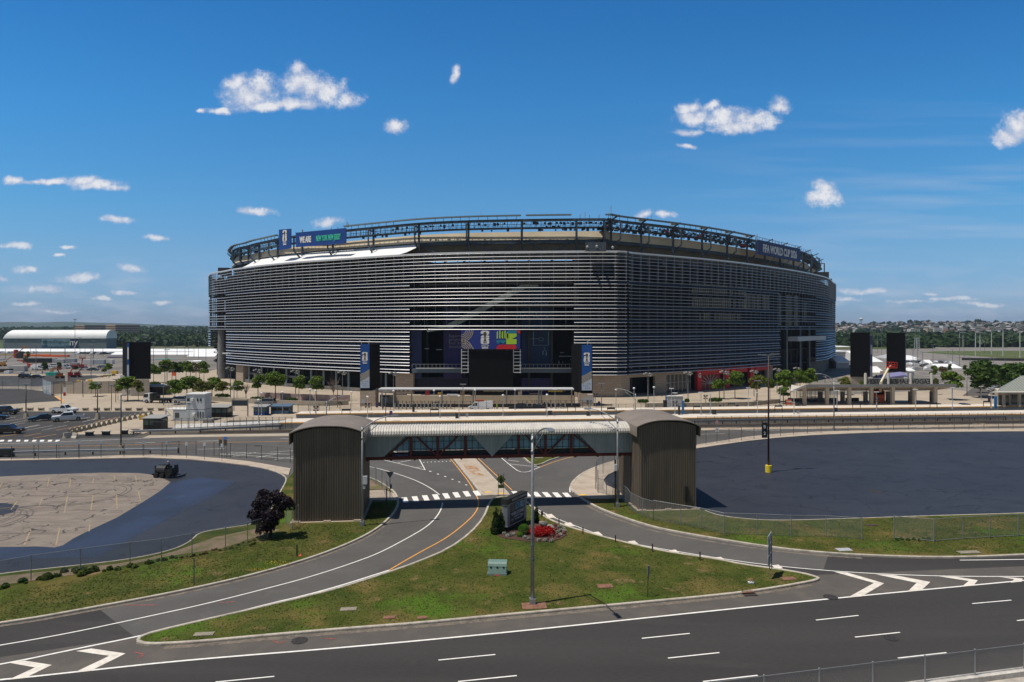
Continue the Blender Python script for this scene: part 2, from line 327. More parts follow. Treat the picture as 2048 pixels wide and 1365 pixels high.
wetseal=multi('sealcoat_wet',[(.026,.030,.046),(.036,.048,.092),(.05,.085,.17)],[.12,.22],rough=.5,fine=(5,.15),bump=.05,cuts=[(.42,.62),(.60,.74)],stretch=(.7,.5,1))
tanlot=multi('old_lot',[(.215,.18,.15),(.175,.147,.125),(.25,.21,.175)],[.15,.6],crack=(.24,.009,(.06,.052,.048)),fine=(12,.12),bump=.1,stretch=(.8,1.3,1))
conc=multi('paving_concrete',[(.40,.335,.26),(.34,.285,.22),(.45,.38,.30)],[.06,.3],fine=(6,.07),bump=.05,cuts=[(.45,.65),(.5,.7)])
walk=multi('sidewalk_concrete',[(.46,.385,.31),(.38,.31,.245),(.40,.24,.11)],[.5,.35],fine=(8,.08),bump=.05,cuts=[(.45,.65),(.66,.8)])
plat=multi('platform_concrete',[(.66,.6,.53),(.58,.52,.45)],[.4],fine=(6,.06),bump=.03)
kerbm=multi('kerb_concrete',[(.50,.45,.38),(.36,.32,.27)],[1.2],fine=(9,.2),bump=.2)
GRC=[(.074,.084,.017),(.042,.062,.010),(.14,.11,.035),(.20,.14,.07),(.070,.125,.014)]
grass=multi('grass',GRC,[.35,.22,.5,.13],fine=(9,.5),bump=.9,bscale=9,cuts=[(.42,.62),(.5,.66),(.60,.72),(.55,.66)],rough=.95,spec=.1)
dirt=multi('bare_dirt',[(.23,.165,.115),(.17,.13,.085),(.12,.12,.04)],[.5,.8],fine=(8,.3),bump=.6)
farg=multi('far_field',[(.06,.085,.02),(.10,.09,.05),(.22,.20,.17)],[.006,.01],fine=(.3,.3),bump=0,cuts=[(.45,.65),(.55,.7)])
turf=multi('track_turf',[(.075,.10,.022),(.10,.105,.03)],[.02],fine=(.2,.12),bump=0)
grey_g=multi('grey_gravel',[(.20,.18,.165),(.14,.13,.12),(.27,.25,.22)],[.03,.1],fine=(1,.15),bump=0)
white_p=M('road_paint_white',(.80,.78,.74),.6,var=.16,scale=3,world=True,lo=.3,hi=.75)
cream_p=M('road_paint_cream',(.74,.68,.60),.6,var=.2,scale=2,world=True,lo=.3,hi=.7)
yel_p=M('road_paint_yellow',(.78,.36,.07),.6,var=.12,scale=3,world=True)
palyel=M('road_paint_faded',(.32,.245,.15),.7,var=.3,scale=4,world=True)
def PX(l,z=0.): return [tuple(G(x,y,z)) for x,y in l]
def sheetp(name,pts,z,mat): 
    mb=MB(); p=[(q[0],q[1]) for q in pts]; a=sum(p[i][0]*p[(i+1)%len(p)][1]-p[(i+1)%len(p)][0]*p[i][1] for i in range(len(p)))
    if a<0: p=p[::-1]
    mb.add([(x,y,z) for x,y in p],[tuple(range(len(p)))]); return struct(name,mb,mat)
def smooth_line(P,n=2):
    P=[Vector((q[0],q[1],0)) for q in P]
    for _ in range(n):
        Q=[P[0]]
        for a,b in zip(P,P[1:]): Q+=[a*.75+b*.25,a*.25+b*.75]
        Q.append(P[-1]); P=Q
    return P
def strip_pts(P,w,z0):
    """left and right edges of a ribbon"""
    Lf,R=[],[]
    for i,p in enumerate(P):
        d=(P[min(i+1,len(P)-1)]-P[max(i-1,0)]); d.z=0; d.normalize(); n=Vector((-d.y,d.x,0))*w/2
        a=p+n; b=p-n; Lf.append((a.x,a.y,z0)); R.append((b.x,b.y,z0))
    return Lf,R
def ribbon(mb,P,w,z):
    a,b=strip_pts(P,w,z); mb.sheet([b,a]); return mb
def curbline(name,P,w=.22,h=.17,mat=None,dropz=-.02,sm=2):
    P=smooth_line(P,sm); mb=MB(); a,b=strip_pts(P,w,h)
    a0=[(x,y,dropz) for x,y,z in a]; b0=[(x,y,dropz) for x,y,z in b]
    a1,b1=strip_pts(P,w*.8,h); a2,b2=[(x,y,h*.75) for x,y,z in a],[(x,y,h*.75) for x,y,z in b]
    mb.sheet([b0,b2,b1,a1,a2,a0]); return struct(name,mb,mat or kerbm)
# ground to the horizon
mb=MB(); mb.add([(-9000,-200,-.06),(9000,-200,-.06),(9000,12000,-.06),(-9000,12000,-.06)],[(0,1,2,3)]); struct('ground',mb,farg)
sheetp('pavement',[(-230,112),(-230,330),(-60,430),(60,430),(240,330),(240,112)],-.03,conc)
sheetp('road',[(-160,14),(160,14),(160,137),(60,137),(-120,122),(-160,122)],0,asph_d)
# the lighter ramps and the ring street
sheetp('road',PX([(195,1216),(282,1285),(700,1245),(1450,1185),(1556,1145),(1500,1126),(1646,1142),(1657,1110),(1700,1000),(2700,1010)])+[(160,137.2),(60,136.5)]+PX([(1395,850),(900,857),(550,866),(382,869),(250,875.5),(-500,887),(-700,1000),(100,1190)]),.006,asph_m)
# shoulder along the highway
hwL=[(-500,1405),(0,1361),(184,1341),(376,1320.5),(700,1295),(1040,1263),(1400,1225),(1690,1195),(2048,1161.5),(2600,1110)]
sheetp('road',PX(hwL)+PX([(1640,1150),(1500,1176),(1400,1180),(1000,1200),(300,1270),(-100,1330)]),.003,asph_shoulder)
# grassed island
ISL=[(276,1286),(279,1278),(308,1267.5),(410,1243.6),(513,1220),(600,1199.5),(678,1180),(756,1155),(834,1128),(897,1101),(940,1070),(967,1039),(979,1008),(986,999),(1015,994),(1046,999),(1055,1008),(1084,1033.5),(1116,1049.5),(1166,1065),(1225,1081.5),(1303,1100),(1348,1109),(1433,1121),(1485,1132),(1553,1141),(1608,1150),(1632,1157),(1638.5,1160.6),(1621,1166),(1553,1178),(1485,1188),(1416,1195.5),(1348,1202),(1186,1217),(990,1235),(834,1250),(700,1260),(513,1276),(410,1286),(330,1291),(290,1291.5)]
def slab(name,pts,z,mat):
    mb=MB(); mb.prism([(p[0],p[1]) for p in pts],-.03,z); return struct(name,mb,mat)
islW=PX(ISL); slab('grass_island',islW,.12,grass)
curbline('kerb',[Vector(p) for p in islW]+[Vector(islW[0])],w=.24,h=.17,sm=1)
# left verge with the far parking lot behind it
RAMPL=[(-420,1318),(-200,1283),(0,1249.5),(85,1237),(171,1221),(256,1205.5),(342,1189),(427,1171),(513,1150.5),(598,1126),(658,1105.5),(717,1081),(756,1058.5),(776,1041),(791,1023),(797,1008),(794,995),(788,985),(774,975),(755,963.6),(735,956),(714,950)]
LOTLOW=[(-420,1215),(0,1150),(117,1138),(234,1125),(293,1115),(337,1104.6),(366,1094),(384,1082.7),(398,1068),(451,1059),(513,1050),(535,1030),(549,1010),(557,992),(565.5,977),(573,962.5),(571,955),(557,946.4),(527,937.6),(498,933),(440,926),(381,920.6),(293,917),(146,920),(0,923),(-420,934)]
WALKTOP=[(-420,927),(0,920),(146.5,917),(234,912.7),(307,911.5),(381,914),(440,918.6),(498,924.5),(542,932),(581,939),(640,945),(714,950)]
slab('grass_verge',PX(RAMPL+[(680,952),(600,945),(573,960)]+LOTLOW[::-1][11:][::1] if False else RAMPL+[(640,945),(590,942),(573,962.5),(565.5,977),(557,992),(549,1010),(535,1030),(513,1050),(451,1059),(398,1068),(384,1082.7),(366,1094),(337,1104.6),(293,1115),(234,1125),(117,1138),(0,1150),(-420,1215)]),.12,grass)
curbline('kerb',PX(RAMPL),w=.24,h=.17)
curbline('kerb',PX(LOTLOW[:20]),w=.16,h=.14)
sheetp('parking_lot',PX(LOTLOW+[(-420,1000)]),.02,seal)
slab('sidewalk',PX(WALKTOP[:9]+[(581,939),(577,952)]+LOTLOW[17:]),.13,walk)
TAN=[(-420,966),(0,954),(88,950),(205,946),(278,947),(310,951),(336,962),(341,965.5),(320,983),(293,1000.6),(234,1036),(180,1061),(146.5,1078),(126,1091.5),(110,1096),(73,1094),(0,1095),(-420,1110)]
sheetp('parking_lot',PX(TAN),.028,tanlot)
WET=[(341,965.5),(400,955),(470,965),(440,985),(330,1040),(250,1085),(200,1115),(60,1118),(-200,1125),(-200,1098),(0,1095),(73,1094),(110,1096),(126,1091.5),(146.5,1078),(180,1061),(234,1036),(293,1000.6),(320,983)]
sheetp('parking_lot',PX(WET),.024,wetseal)
sheetp('parking_lot',PX([(-300,1010),(10,1007),(38,1012),(30,1025),(5,1031),(-300,1034)]),.033,seal)
# bare strips inside the left verge
sheetp('bare_dirt',PX([(-300,1183),(0,1153),(117,1141),(234,1128),(300,1116),(345,1104),(430,1075),(520,1056),(560,1060),(440,1098),(340,1112),(200,1142),(60,1163),(-300,1205)],.12),.126,dirt)
# right lot
LOTR=[(1207,962),(1215,952),(1235,942),(1300,920),(1393,898.6),(1443,891),(1492,884),(1550,877.5),(1623,872),(1696,868.7),(1769,866),(1915,865),(2048,864),(2500,866),(2500,1010),(2048,1029),(1861,1034),(1690,1040),(1570,1043.4),(1511,1042),(1462.5,1037),(1433,1032),(1410,1023.6),(1395,1018),(1270,992),(1240,982),(1212,970)]
sheetp('parking_lot',PX(LOTR),.02,seal)
WR=[(1148,987.5),(1141,976),(1146,964),(1164,948.6),(1193,935),(1230,923),(1300,906),(1393,891),(1443,883.5),(1492,875.5),(1550,869.5),(1600,866.5),(1671,863.5),(1793,861),(2048,858),(2500,858)]
slab('sidewalk',PX(WR+LOTR[:14][::-1]+[(1212,972),(1240,984),(1245,1000),(1180,1000),(1160,995)]),.13,walk)
curbline('kerb',PX(WR[:8]),w=.3,h=.16)
RR=[(1160,995),(1175,1006),(1203,1020.5),(1242,1035.5),(1300,1054.5),(1348,1065),(1433,1080),(1536,1096),(1621,1106),(1724,1113),(1861,1117.5),(1960,1116),(2048,1112),(2500,1090)]
slab('grass_verge',PX(RR+[(2500,1010),(2048,1029),(1861,1034),(1690,1040),(1570,1043.4),(1511,1042),(1462.5,1037),(1433,1032),(1410,1023.6),(1393,1018),(1245,1000)]),.12,grass)
curbline('kerb',PX(RR),w=.24,h=.17)
curbline('kerb',PX(LOTR[13:23]),w=.16,h=.14)
# concrete median and the two small islands behind the bridge
MED=[(878,893),(918,893),(942,911),(1015,988),(1019,992),(968,993),(962,988),(901,911)]
slab('median',PX(MED),.14,walk)
curbline('kerb',PX([(878,893),(901,911),(962,988),(968,993),(1019,992),(1015,988),(942,911),(918,893)]),w=.2,h=.18,sm=0)
slab('grass_island',PX([(1020,896),(1037,908),(1063,930),(1076,933),(1105,919),(1164,905.5),(1215,893),(1100,886)]),.12,grass)
curbline('kerb',PX([(1020,896),(1037,908),(1063,930),(1076,933),(1105,919),(1164,905.5),(1215,893),(1100,886)]),w=.2,h=.17,sm=1)
slab('grass_island',PX([(700,896),(770,915),(795,919.5),(808,918),(810,914),(770,898)]),.12,grass)
curbline('kerb',PX([(700,896),(770,915),(795,919.5),(808,918),(810,914),(770,898),(700,896)]),w=.2,h=.17,sm=1)
# sidewalk pads at the crossing and beside the towers
sheetp('sidewalk',PX([(714,982),(770,980),(788,987),(795,1001),(714,1001)],.12),.128,walk)
sheetp('bare_dirt',PX([(714,951),(735,957),(755,964.6),(774,976),(780,981),(714,983)],.12),.126,dirt)
# crossing pads
mb=MB()
for x,y in ((976,984.5),(1003,987),(1166,990)): mb.box((*G(x,y,.155)[:2],.15),(.75,.5,.012),math.radians(6))
struct('tactile_paving',mb,M('tactile_yellow',(.80,.50,.08),.7,var=.2,scale=5))
# road markings
def mark(lst,w,mat,z=.014):
    mb=MB()
    for l in lst: ribbon(mb,smooth_line(PX(l),2 if len(l)>2 else 0),w,z)
    o=struct('road_marking',mb,mat); return o
mark([[(-400,1358),(0,1291.5),(137,1267.5),(273,1238.5),(410,1209),(547,1174),(600,1160),(656,1143),(701,1128),(756,1108),(815,1077),(854,1054),(873,1035),(883,1018),(885,1006)],
      [(879,990),(862,977),(833,961.6),(794,948),(755,937),(729.5,932)],
      [(1054,1008),(1095,1030.5),(1134,1046),(1181,1064),(1225,1079.5),(1303,1095),(1348,1102.5),(1430,1116),(1539,1131.6),(1690,1145),(1861,1153),(2048,1154),(2500,1151)],
      [(1919.5,1121),(2048,1119.6),(2500,1112)],
      [(994.7,909),(1019,930),(1044.5,949),(1079.7,934.8)],[(1019,928.5),(1079.7,934.8)],
      [(836,914),(850.5,940.7)],[(747,915.7),(800,928),(850.5,940.7)],[(796,925.5),(821,921)],[(833,935.5),(846,934)],
      [(1140,985),(1139.5,976),(1144,963),(1163,946.5),(1192,933),(1230,921)],
      [(1010,912),(1035,915)],[(1017,921),(1038,923.5)]],.13,white_p)
mark([[(-400,1395),(0,1330.7),(154,1298),(280,1273),(410,1241),(547,1206),(600,1194),(678,1173),(778,1141)],hwL],.17,white_p)
mark([[(778,1141),(834,1108),(893,1077),(932,1046),(951.6,1026),(958.6,1008),(953,990),(939,966),(919.5,940.6),(900,917),(885,900)],
      [(949,910),(1024,981)],[(930,893),(949,910)],[(1079.7,934.8),(1120,920),(1185,904.5),(1230,896)]],.13,yel_p)
mark([[(-300,900),(0,896.5),(250,890.5),(382,886.5),(550,883.5),(730,880)],[(1220,861),(1395,857),(1600,855),(1800,853.5),(2048,852.5),(2400,852)]],.14,yel_p)
mark([[(-200,893),(0,888.3),(120,884)],[(120,884),(300,877)],[(590,868),(382,871.5),(300,876)],[(260,887),(310,885)],[(395,883),(440,882)],[(560,878),(600,877)],[(540,905),(600,901)],[(440,910),(500,906)],[(395,899),(450,897.5)],
      [(465,913.5),(512,905.5)],[(512,915.5),(560,907.5)],[(548,920),(600,912)],[(440,908),(590,918)],[(460,905),(580,909)],
      [(1395,854),(1430,853.5)],[(1500,852.5),(1535,852)],[(1615,851),(1645,850.5)],[(1725,850),(1755,849.5)],[(1835,848.5),(1865,848)],[(1945,847.5),(1975,847)],
      [(1600,858.6),(1632,858.2)],[(1718,857),(1748,856.6)],[(1833,855.8),(1862,855.5)],[(1948,855),(1978,854.8)],[(1394,869),(1450,868)],[(1490,861.5),(1560,861)]],.13,white_p)
DA=[[(877,1321),(990.6,1309.8)],[(1283.6,1277.5),(1379.5,1267.6)],[(916,1364),(1033.6,1352)],[(1336,1317),(1438.6,1306)],[(1631.7,1241),(1717,1231.6)],[(1944.5,1208),(2023,1201)],[(1710,1275),(1800,1265.5)],[(2034,1242),(2130,1232)],[(1406,1364),(1515.5,1351.5)],[(1795.8,1317),(1893,1306)],[(430.7,1365),(548.6,1353.6)]]
mark(DA,.11,white_p)
def polymark(name,polys,mat,z=.016):
    mb=MB()
    for p in polys:
        q=PX(p); a=sum(q[i][0]*q[(i+1)%len(q)][1]-q[(i+1)%len(q)][0]*q[i][1] for i in range(len(q)))
        if a<0:q=q[::-1]
        mb.add([(x,y,z) for x,y,_ in q],[tuple(range(len(q)))])
    return struct(name,mb,mat)
def z6(l): return [(x*.3418,1100+y*.3418) for x,y in l]
def z7(l): return [(1348+x*.3418,1000+y*.3418) for x,y in l]
polymark('road_marking',[z6([(445,594),(535,579),(735,608),(530,710),(440,717),(640,622)]),z6([(50,662),(145,650),(303,675),(145,752),(50,762),(205,690)]),z6([(-320,720),(-230,715),(-70,745),(-250,830),(-345,835),(-160,762)]),
  z7([(932,421),(1015,427),(1230,490),(1098,566),(1015,574),(1170,488)]),z7([(1180,437),(1285,441),(1500,482),(1448,530),(1365,540),(1420,487)]),z7([(1550,449),(1650,451),(1778,472),(1752,502),(1685,509),(1725,476)]),z7([(1905,452),(1980,456),(2040,462),(2035,480),(1970,486),(1990,466)])]
  +[[(x,y),(x+13,y-1.5),(x+22,y+6),(x+6,y+6.5)] for x,y in ((1055,1015),(1090,1030),(1128,1047),(1184,1065.5),(1256,1083.5),(1338,1101.5),(1429,1116),(1544,1131.5))],cream_p)
xw=[]
for i in range(7): xw.append((802.7+i*20.35,995.8-i*2.05))
bars=[[(x,y),(x+11,y-.7),(x+15+i*.45,y+9.6),(x+4.5+i*.45,y+10.4)] for i,(x,y) in enumerate(xw)]+[[(945,982.8),(956,981.8),(963,991.5),(952,992.3)]]
bars+=[[(x,y),(x+11,y),(x+20.5,y+9.6),(x+8.8,y+9.6)] for x,y in ((1022,983),(1043,984),(1063,984.4),(1083.5,985),(1104,985.6),(1124,986.2))]
polymark('crosswalk',bars,white_p,.018)
polymark('crosswalk',[[(x,880.5),(x+8,880.3),(x+6,883.6),(x-2,884)] for x in (1,17,33.5,49.5,65.5,81,97,112)],white_p,.018)
dots=[[(x,y),(x+2,y),(x+2.2,y+1),(x+.2,y+1)] for x,y in [(846.6+i*7.5,924.8-i*.35) for i in range(8)]]+[[(x,y),(x+4,y+.3),(x+5,y+1.6),(x+1,y+1.3)] for x,y in ((858,942.5),(873.5,948),(888,953),(902.5,958.5),(916,963.8),(930,969.6))]
polymark('road_marking',dots,white_p,.014)
# faded stalls on the old lot, red utility marks on the roads
mark([[(5,966),(-4,980)],[(98,958),(95,974)],[(142,958),(139,976)],[(188,957),(185,968)],[(228,953),(231,963)],[(271,952),(273,966)],[(135,994),(129,1027)],[(186,992),(182,1022)],[(233,990),(234,1018)],[(277,984),(281,1003)],[(85,996),(78,1015)],[(35,1003),(22,1020)],[(62,1060),(48,1092)],[(120,1056),(112,1092)],[(180,1050),(178,1064)]],.13,palyel,.040)
redm=M('utility_paint_red',(.26,.085,.07),.9,var=.4,scale=6,world=True)
mark([[(250,1211),(300,1210.5),(315,1211)],[(440,1206),(470,1204)],[(545,1282),(560,1288),(570,1283)],[(650,1277),(670,1279)],[(268,1305),(290,1310),(276,1316)],[(620,1196),(640,1190)]],.12,redm,.013)
# stall lines of the upper left lot
sheetp('parking_lot',PX([(-420,822),(0,822.5),(120,823.5),(305,823.5),(230,838),(180,848),(140,862),(118,873),(116,879),(-420,886)]),.008,asph_lot)
mark([[(-40,862),(50,846)],[(10,864),(78,850)],[(35,845),(8,850)],[(12,835),(-20,840)],[(32,834.5),(2,840)],[(50,837),(8,843.5)],[(68,838),(34,844.5)],[(107,834.5),(60,845)],[(180,835),(128,845)],[(200,836),(165,844.5)],[(210,835),(186,840)],[(80,851),(38,859)],[(106,851.5),(54,861)],[(134,851.5),(84,861)]],.12,cream_p,.016)
mark([[(235,835),(190,844.5)],[(167,851),(112,861)],[(83,867),(48,873)],[(113,869),(65,877)],[(45,867),(0,874)]],.16,yel_p,.016)
# asphalt areas further left, behind the fence
sheetp('parking_lot',PX([(-300,774),(40,778),(95,783),(122,800),(122,802),(60,806),(0,810),(-300,812)]),.006,asph_lot)
sheetp('parking_lot',PX([(-400,752),(60,752),(190,751),(205,754),(150,763),(100,770),(80,773),(-400,773)]),.006,asph_lot)
sheetp('parking_lot',PX([(-600,706),(600,706),(420,742),(240,748),(-600,752)],-.06),-.012,multi('asphalt_far',[(.17,.155,.14),(.12,.11,.10),(.24,.21,.18)],[.02,.05],fine=(.5,.12),bump=0))
mark([[(-100,748.5),(90,750),(180,748.5)],[(110,793),(128,804)]],.5,yel_p,.02)
# right far: service yard, race track
sheetp('parking_lot',PX([(1640,735),(1670,700),(1850,698),(2300,735),(2300,790),(1990,790),(1900,779),(1700,790),(1600,790)],-.06),-.022,grey_g)
sheetp('race_track',PX([(1830,697),(1870,693),(2500,693),(2500,745),(2060,727),(1930,710)],-.06),-.008,grey_g)
sheetp('race_track_turf',PX([(1845,706),(1870,703),(2500,699.5),(2500,737),(2060,722.5),(1950,713)],-.06),.004,turf)
mark([[(1870,705.5),(2048,715),(2300,722)],[(1850,708.5),(1950,715),(2060,724.5),(2500,741)],[(1925,703),(2100,702)]],.5,M('rail_white',(.7,.7,.68),.6),.6)
sheetp('road',PX([(1925,792),(1945,776),(1960,768),(1935,757),(1975,757),(1990,770),(1975,792)]),.004,asph_shoulder)

# crack filler lines: squiggles and long joints on the old lot, faint network on the sealed lots
def squig(r,p,ang,l,step,wob,w,mb,z):
    P=[]; a=ang
    x,y=p
    for i in range(int(l/step)):
        P.append(Vector((x,y,0))); a=ang+r.uniform(-wob,wob); x+=math.cos(a)*step; y+=math.sin(a)*step
    if len(P)>2: ribbon(mb,smooth_line(P,1),w,z)
def inside(x,y,W): 
    n=len(W); c=False
    for i in range(n):
        (x1,y1),(x2,y2)=W[i][:2],W[(i+1)%n][:2]
        if (y1>y)!=(y2>y) and x<(x2-x1)*(y-y1)/(y2-y1)+x1: c=not c
    return c
rq=random.Random(17); TW=[(p[0],p[1]) for p in PX([(0,958),(88,954),(205,950),(278,951),(325,966),(280,1000),(220,1036),(130,1084),(0,1090),(-300,1095),(-300,965)])]
mb=MB()
for i in range(95):
    for _ in range(20):
        x,y=rq.uniform(-75,-35),rq.uniform(58,92)
        if inside(x,y,TW) and inside(x+1,y-1,TW): break
    else: continue
    squig(rq,(x,y),rq.choice((-1.4,-1.2,-1.7,1.4,-1.0)),rq.uniform(1.2,4.0),.4,1.5,.10,mb,.043)
    if i%3==0: squig(rq,(x-3,y),rq.uniform(-.15,.1),rq.uniform(4,9),.8,.25,.035,mb,.0425)
yv=59.
while yv<90:
    x=-80
    while x<-34:
        l=rq.uniform(4,12)
        if inside(x,yv,TW) and inside(x+l,yv,TW) and rq.random()<.8: squig(rq,(x,yv),rq.uniform(-.04,.04),l,1.2,.08,.035,mb,.042)
        x+=l
    yv+=1.55
struct('crack_filler',mb,M('crack_filler_black',(.045,.042,.043),.7))
mb=MB()
for cx,cy,rr_ in ((-55,69.5,3.3),(-54,69.,3.8),(-50,80,4)):
    for k in range(2): ribbon(mb,[Vector((cx+(rr_+k*.5)*math.cos(a*.16),cy+(rr_+k*.5)*math.sin(a*.16)*1.2,0)) for a in range(-8,12)],.09,.0445)
ribbon(mb,[Vector(G(x,y)) for x,y in ((0,1018),(40,1015),(75,1012),(110,1012))],.3,.0447)
struct('tyre_marks',mb,M('tyre_mark',(.10,.088,.08),.8))
LW=[(p[0],p[1]) for p in PX(LOTR)]; mb=MB()
for i in range(150):
    x,y=rq.uniform(16,110),rq.uniform(70,125)
    if inside(x,y,LW) and inside(x+4,y+2,LW) and inside(x-4,y-2,LW): squig(rq,(x,y),rq.choice((-.1,.1,-.6,.7,1.5)),rq.uniform(3,10),.8,.5,.07,mb,.026)
struct('crack_filler',mb,M('crack_seal_dark',(.016,.017,.023),.8))
def disc(px,py,r,mat,name,z=.018):
    q=G(px,py); mb=MB(); mb.add([(q.x+r*math.cos(a*math.pi/10),q.y+r*math.sin(a*math.pi/10),z) for a in range(20)],[tuple(range(20))]); return struct(name,mb,mat)
for px,py,r in ((1661,1195,.5),(1782,1277,.42),(599,1282,.5),(1752,984,.8),(516,922-30,.6)): disc(px,py,r,M('manhole_iron',(.035,.03,.028),.7,var=.4,scale=6,world=True),'manhole_cover',.03)
stain=multi('rust_stain',[(.42,.30,.20),(.30,.13,.04),(.46,.385,.31)],[1.1,.8],bump=0,cuts=[(.45,.6),(.5,.6)])
sheetp('stained_sidewalk',PX([(926,929),(948,931),(964,944),(968,952),(950,951),(934,941)],.14),.146,stain)
# rumble of gutter grit along the kerbs
grit=multi('gutter_grit',[(.16,.135,.11),(.10,.09,.08),(.20,.17,.14)],[.8,2.],fine=(6,.3),bump=0)
mb=MB(); ribbon(mb,smooth_line(PX([(x,y+2.5) for x,y in RAMPL[2:15]]),2),.5,.0135); ribbon(mb,smooth_line(PX([(330,1294),(410,1289),(513,1279),(700,1263),(834,1253),(990,1238),(1186,1220),(1348,1205),(1485,1191),(1621,1169)]),2),.7,.0135); ribbon(mb,smooth_line(PX([(x,y-0) for x,y in [(1175,1012),(1203,1027),(1242,1042),(1300,1061),(1348,1071),(1433,1086),(1536,1101),(1621,1110),(1724,1117)]]),2),.4,.0135)
struct('gutter_grit',mb,grit)
# ================================================================ STADIUM
OUT=[(420,288),(421.5,279),(424,271.7),(434,264.5),(449,259.6),(466,252),(485,246.4),(522,236.4),(595,223.7),(668,215.4),(742,207.7),(820,201),(900,197),(1000,194.6),(1100,193.2),(1200,192.4),(1248,193.0),(1263,195.9),(1322,202.6),(1395,211.6),(1468,223.6),(1542,241.7),(1590,257.3),(1627,274.3),(1652,292),(1664,319.5),(1668,345)]
op=[Vector((Xa(x,d),d)) for x,d in OUT]+[Vector(p) for p in ((166,380),(155,425),(125,465),(70,488),(0,492),(-70,474),(-115,430),(-136,375),(-136,325))]
def catmull(P,k=8):
    n=len(P); R=[]
    for i in range(n):
        a,b,c,d=P[(i-1)%n],P[i],P[(i+1)%n],P[(i+2)%n]
        t0=0; t1=(b-a).length**.5; t2=t1+(c-b).length**.5; t3=t2+(d-c).length**.5
        for j in range(k):
            t=t1+(t2-t1)*j/k
            A1=a*((t1-t)/(t1-t0))+b*((t-t0)/(t1-t0)); A2=b*((t2-t)/(t2-t1))+c*((t-t1)/(t2-t1)); A3=c*((t3-t)/(t3-t2))+d*((t-t2)/(t3-t2))
            B1=A1*((t2-t)/(t2-t0))+A2*((t-t0)/(t2-t0)); B2=A2*((t3-t)/(t3-t1))+A3*((t-t1)/(t3-t1))
            R.append(B1*((t2-t)/(t2-t1))+B2*((t-t1)/(t2-t1)))
    return R
oc=catmull(op); NO=len(oc)
cum=[0.]
for i in range(NO): cum.append(cum[-1]+(oc[(i+1)%NO]-oc[i]).length)
PER=cum[-1]
cumA=np.array(cum); ox=np.array([p.x for p in oc]+[oc[0].x]); oy=np.array([p.y for p in oc]+[oc[0].y])
def O(s,off=0.,z=0.):
    """point on the facade line at arc length s, pushed outwards by off"""
    s=s%PER; x=float(np.interp(s,cumA,ox)); y=float(np.interp(s,cumA,oy))
    e=1.2; a=(s-e)%PER; b=(s+e)%PER
    tx=float(np.interp(b,cumA,ox)-np.interp(a,cumA,ox)); ty=float(np.interp(b,cumA,oy)-np.interp(a,cumA,oy)); l=math.hypot(tx,ty)
    return (x+ty/l*off,y-tx/l*off,z)
vis=[(1024+F*p.x/p.y,cum[i]) for i,p in enumerate(oc[:8*26])]
vx=np.maximum.accumulate(np.array([a for a,_ in vis])+np.arange(len(vis))*1e-6); vsn=np.array([b for _,b in vis])
def S(px): return float(np.interp(px,vx,vsn))
def Sb(px,off):
    """arc length whose offset point projects to px"""
    a,b=S(420),S(1668)
    for _ in range(40):
        m=(a+b)/2; q=O(m,off); 
        if 1024+F*q[0]/q[1]<px: a=m
        else: b=m
    return (a+b)/2
sA,sB,sC,sD,sE,sF,sG=S(455),S(821),S(1148),S(1251),S(1558),S(1630),cum[8*26]
def roff(s,off): return off-1.9*min(1,max(0,(S(610)-s)/(S(610)-S(440))))
def R_O(s,off,z=0.): return O(s,roff(s,off),z)
def samp(a,b,step=2.5):
    n=max(2,int(abs(b-a)/step)+1); return [a+(b-a)*i/n for i in range(n+1)]
alu=[M('louver_face_shaded',(.042,.056,.090),.5,metal=.2,var=.12,scale=.5,spec=.4),M('louver_lip_sunlit',(.80,.81,.84),.38,metal=.5,var=.05,scale=.5,spec=.5)]  # shade is put into the dark face colour, sunlight into the bright lip
alu_d=M('mullion_aluminium',(.16,.17,.19),.45,metal=.4)
steel=M('rim_steel',(.060,.085,.115),.55,metal=.1,var=.2,scale=.5)
steel_l=M('rim_steel_light',(.20,.27,.31),.5,metal=.1)
darkw=M('dark_backing',(.009,.010,.013),.7,var=.3,scale=.2)  # near-black colour stands in for the shade behind the louvers
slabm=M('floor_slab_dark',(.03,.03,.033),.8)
beige=M('parapet_beige',(.62,.53,.39),.85,var=.08,scale=.25)
siding=multi('bowl_siding',[(.20,.17,.125),(.16,.135,.10)],[.3],bump=0)
stone=None
def stonemat(name,c,sx,sz):
    m=bpy.data.materials.new(name); m.use_nodes=True; t=m.node_tree; b=t.nodes['Principled BSDF']; b.inputs['Roughness'].default_value=.85
    uvn=t.nodes.new('ShaderNodeUVMap'); br=t.nodes.new('ShaderNodeTexBrick'); t.links.new(uvn.outputs[0],br.inputs[0])
    br.inputs['Color1'].default_value=(*c,1); br.inputs['Color2'].default_value=(*[q*.85 for q in c],1); br.inputs['Mortar'].default_value=(*[q*.45 for q in c],1)
    br.inputs['Scale'].default_value=1; br.inputs['Mortar Size'].default_value=.02; br.inputs['Brick Width'].default_value=sx; br.inputs['Row Height'].default_value=sz; br.offset=.5
    t.links.new(br.outputs[0],b.inputs['Base Color']); MC[name]=m; return m
stone=stonemat('stone_panels',(.42,.345,.275),1.6,.75)
def wallrun(mb,s0,s1,off,z0,z1,thick=.4,mi=0,step=2.5,uvs=None):
    ss=samp(s0,s1,step)
    rows=[[O(s,off-thick,z0) for s in ss],[O(s,off,z0) for s in ss],[O(s,off,z1) for s in ss],[O(s,off-thick,z1) for s in ss]]
    rows.append(rows[0])
    mb.sheet(rows,mi); k=len(ss)
    o=len(mb.v)-5*k
    mb.f+=[(o,o+k,o+2*k,o+3*k),(o+k-1,o+4*k-1,o+3*k-1,o+2*k-1)]; mb.m+=[mi,mi]
    return mb
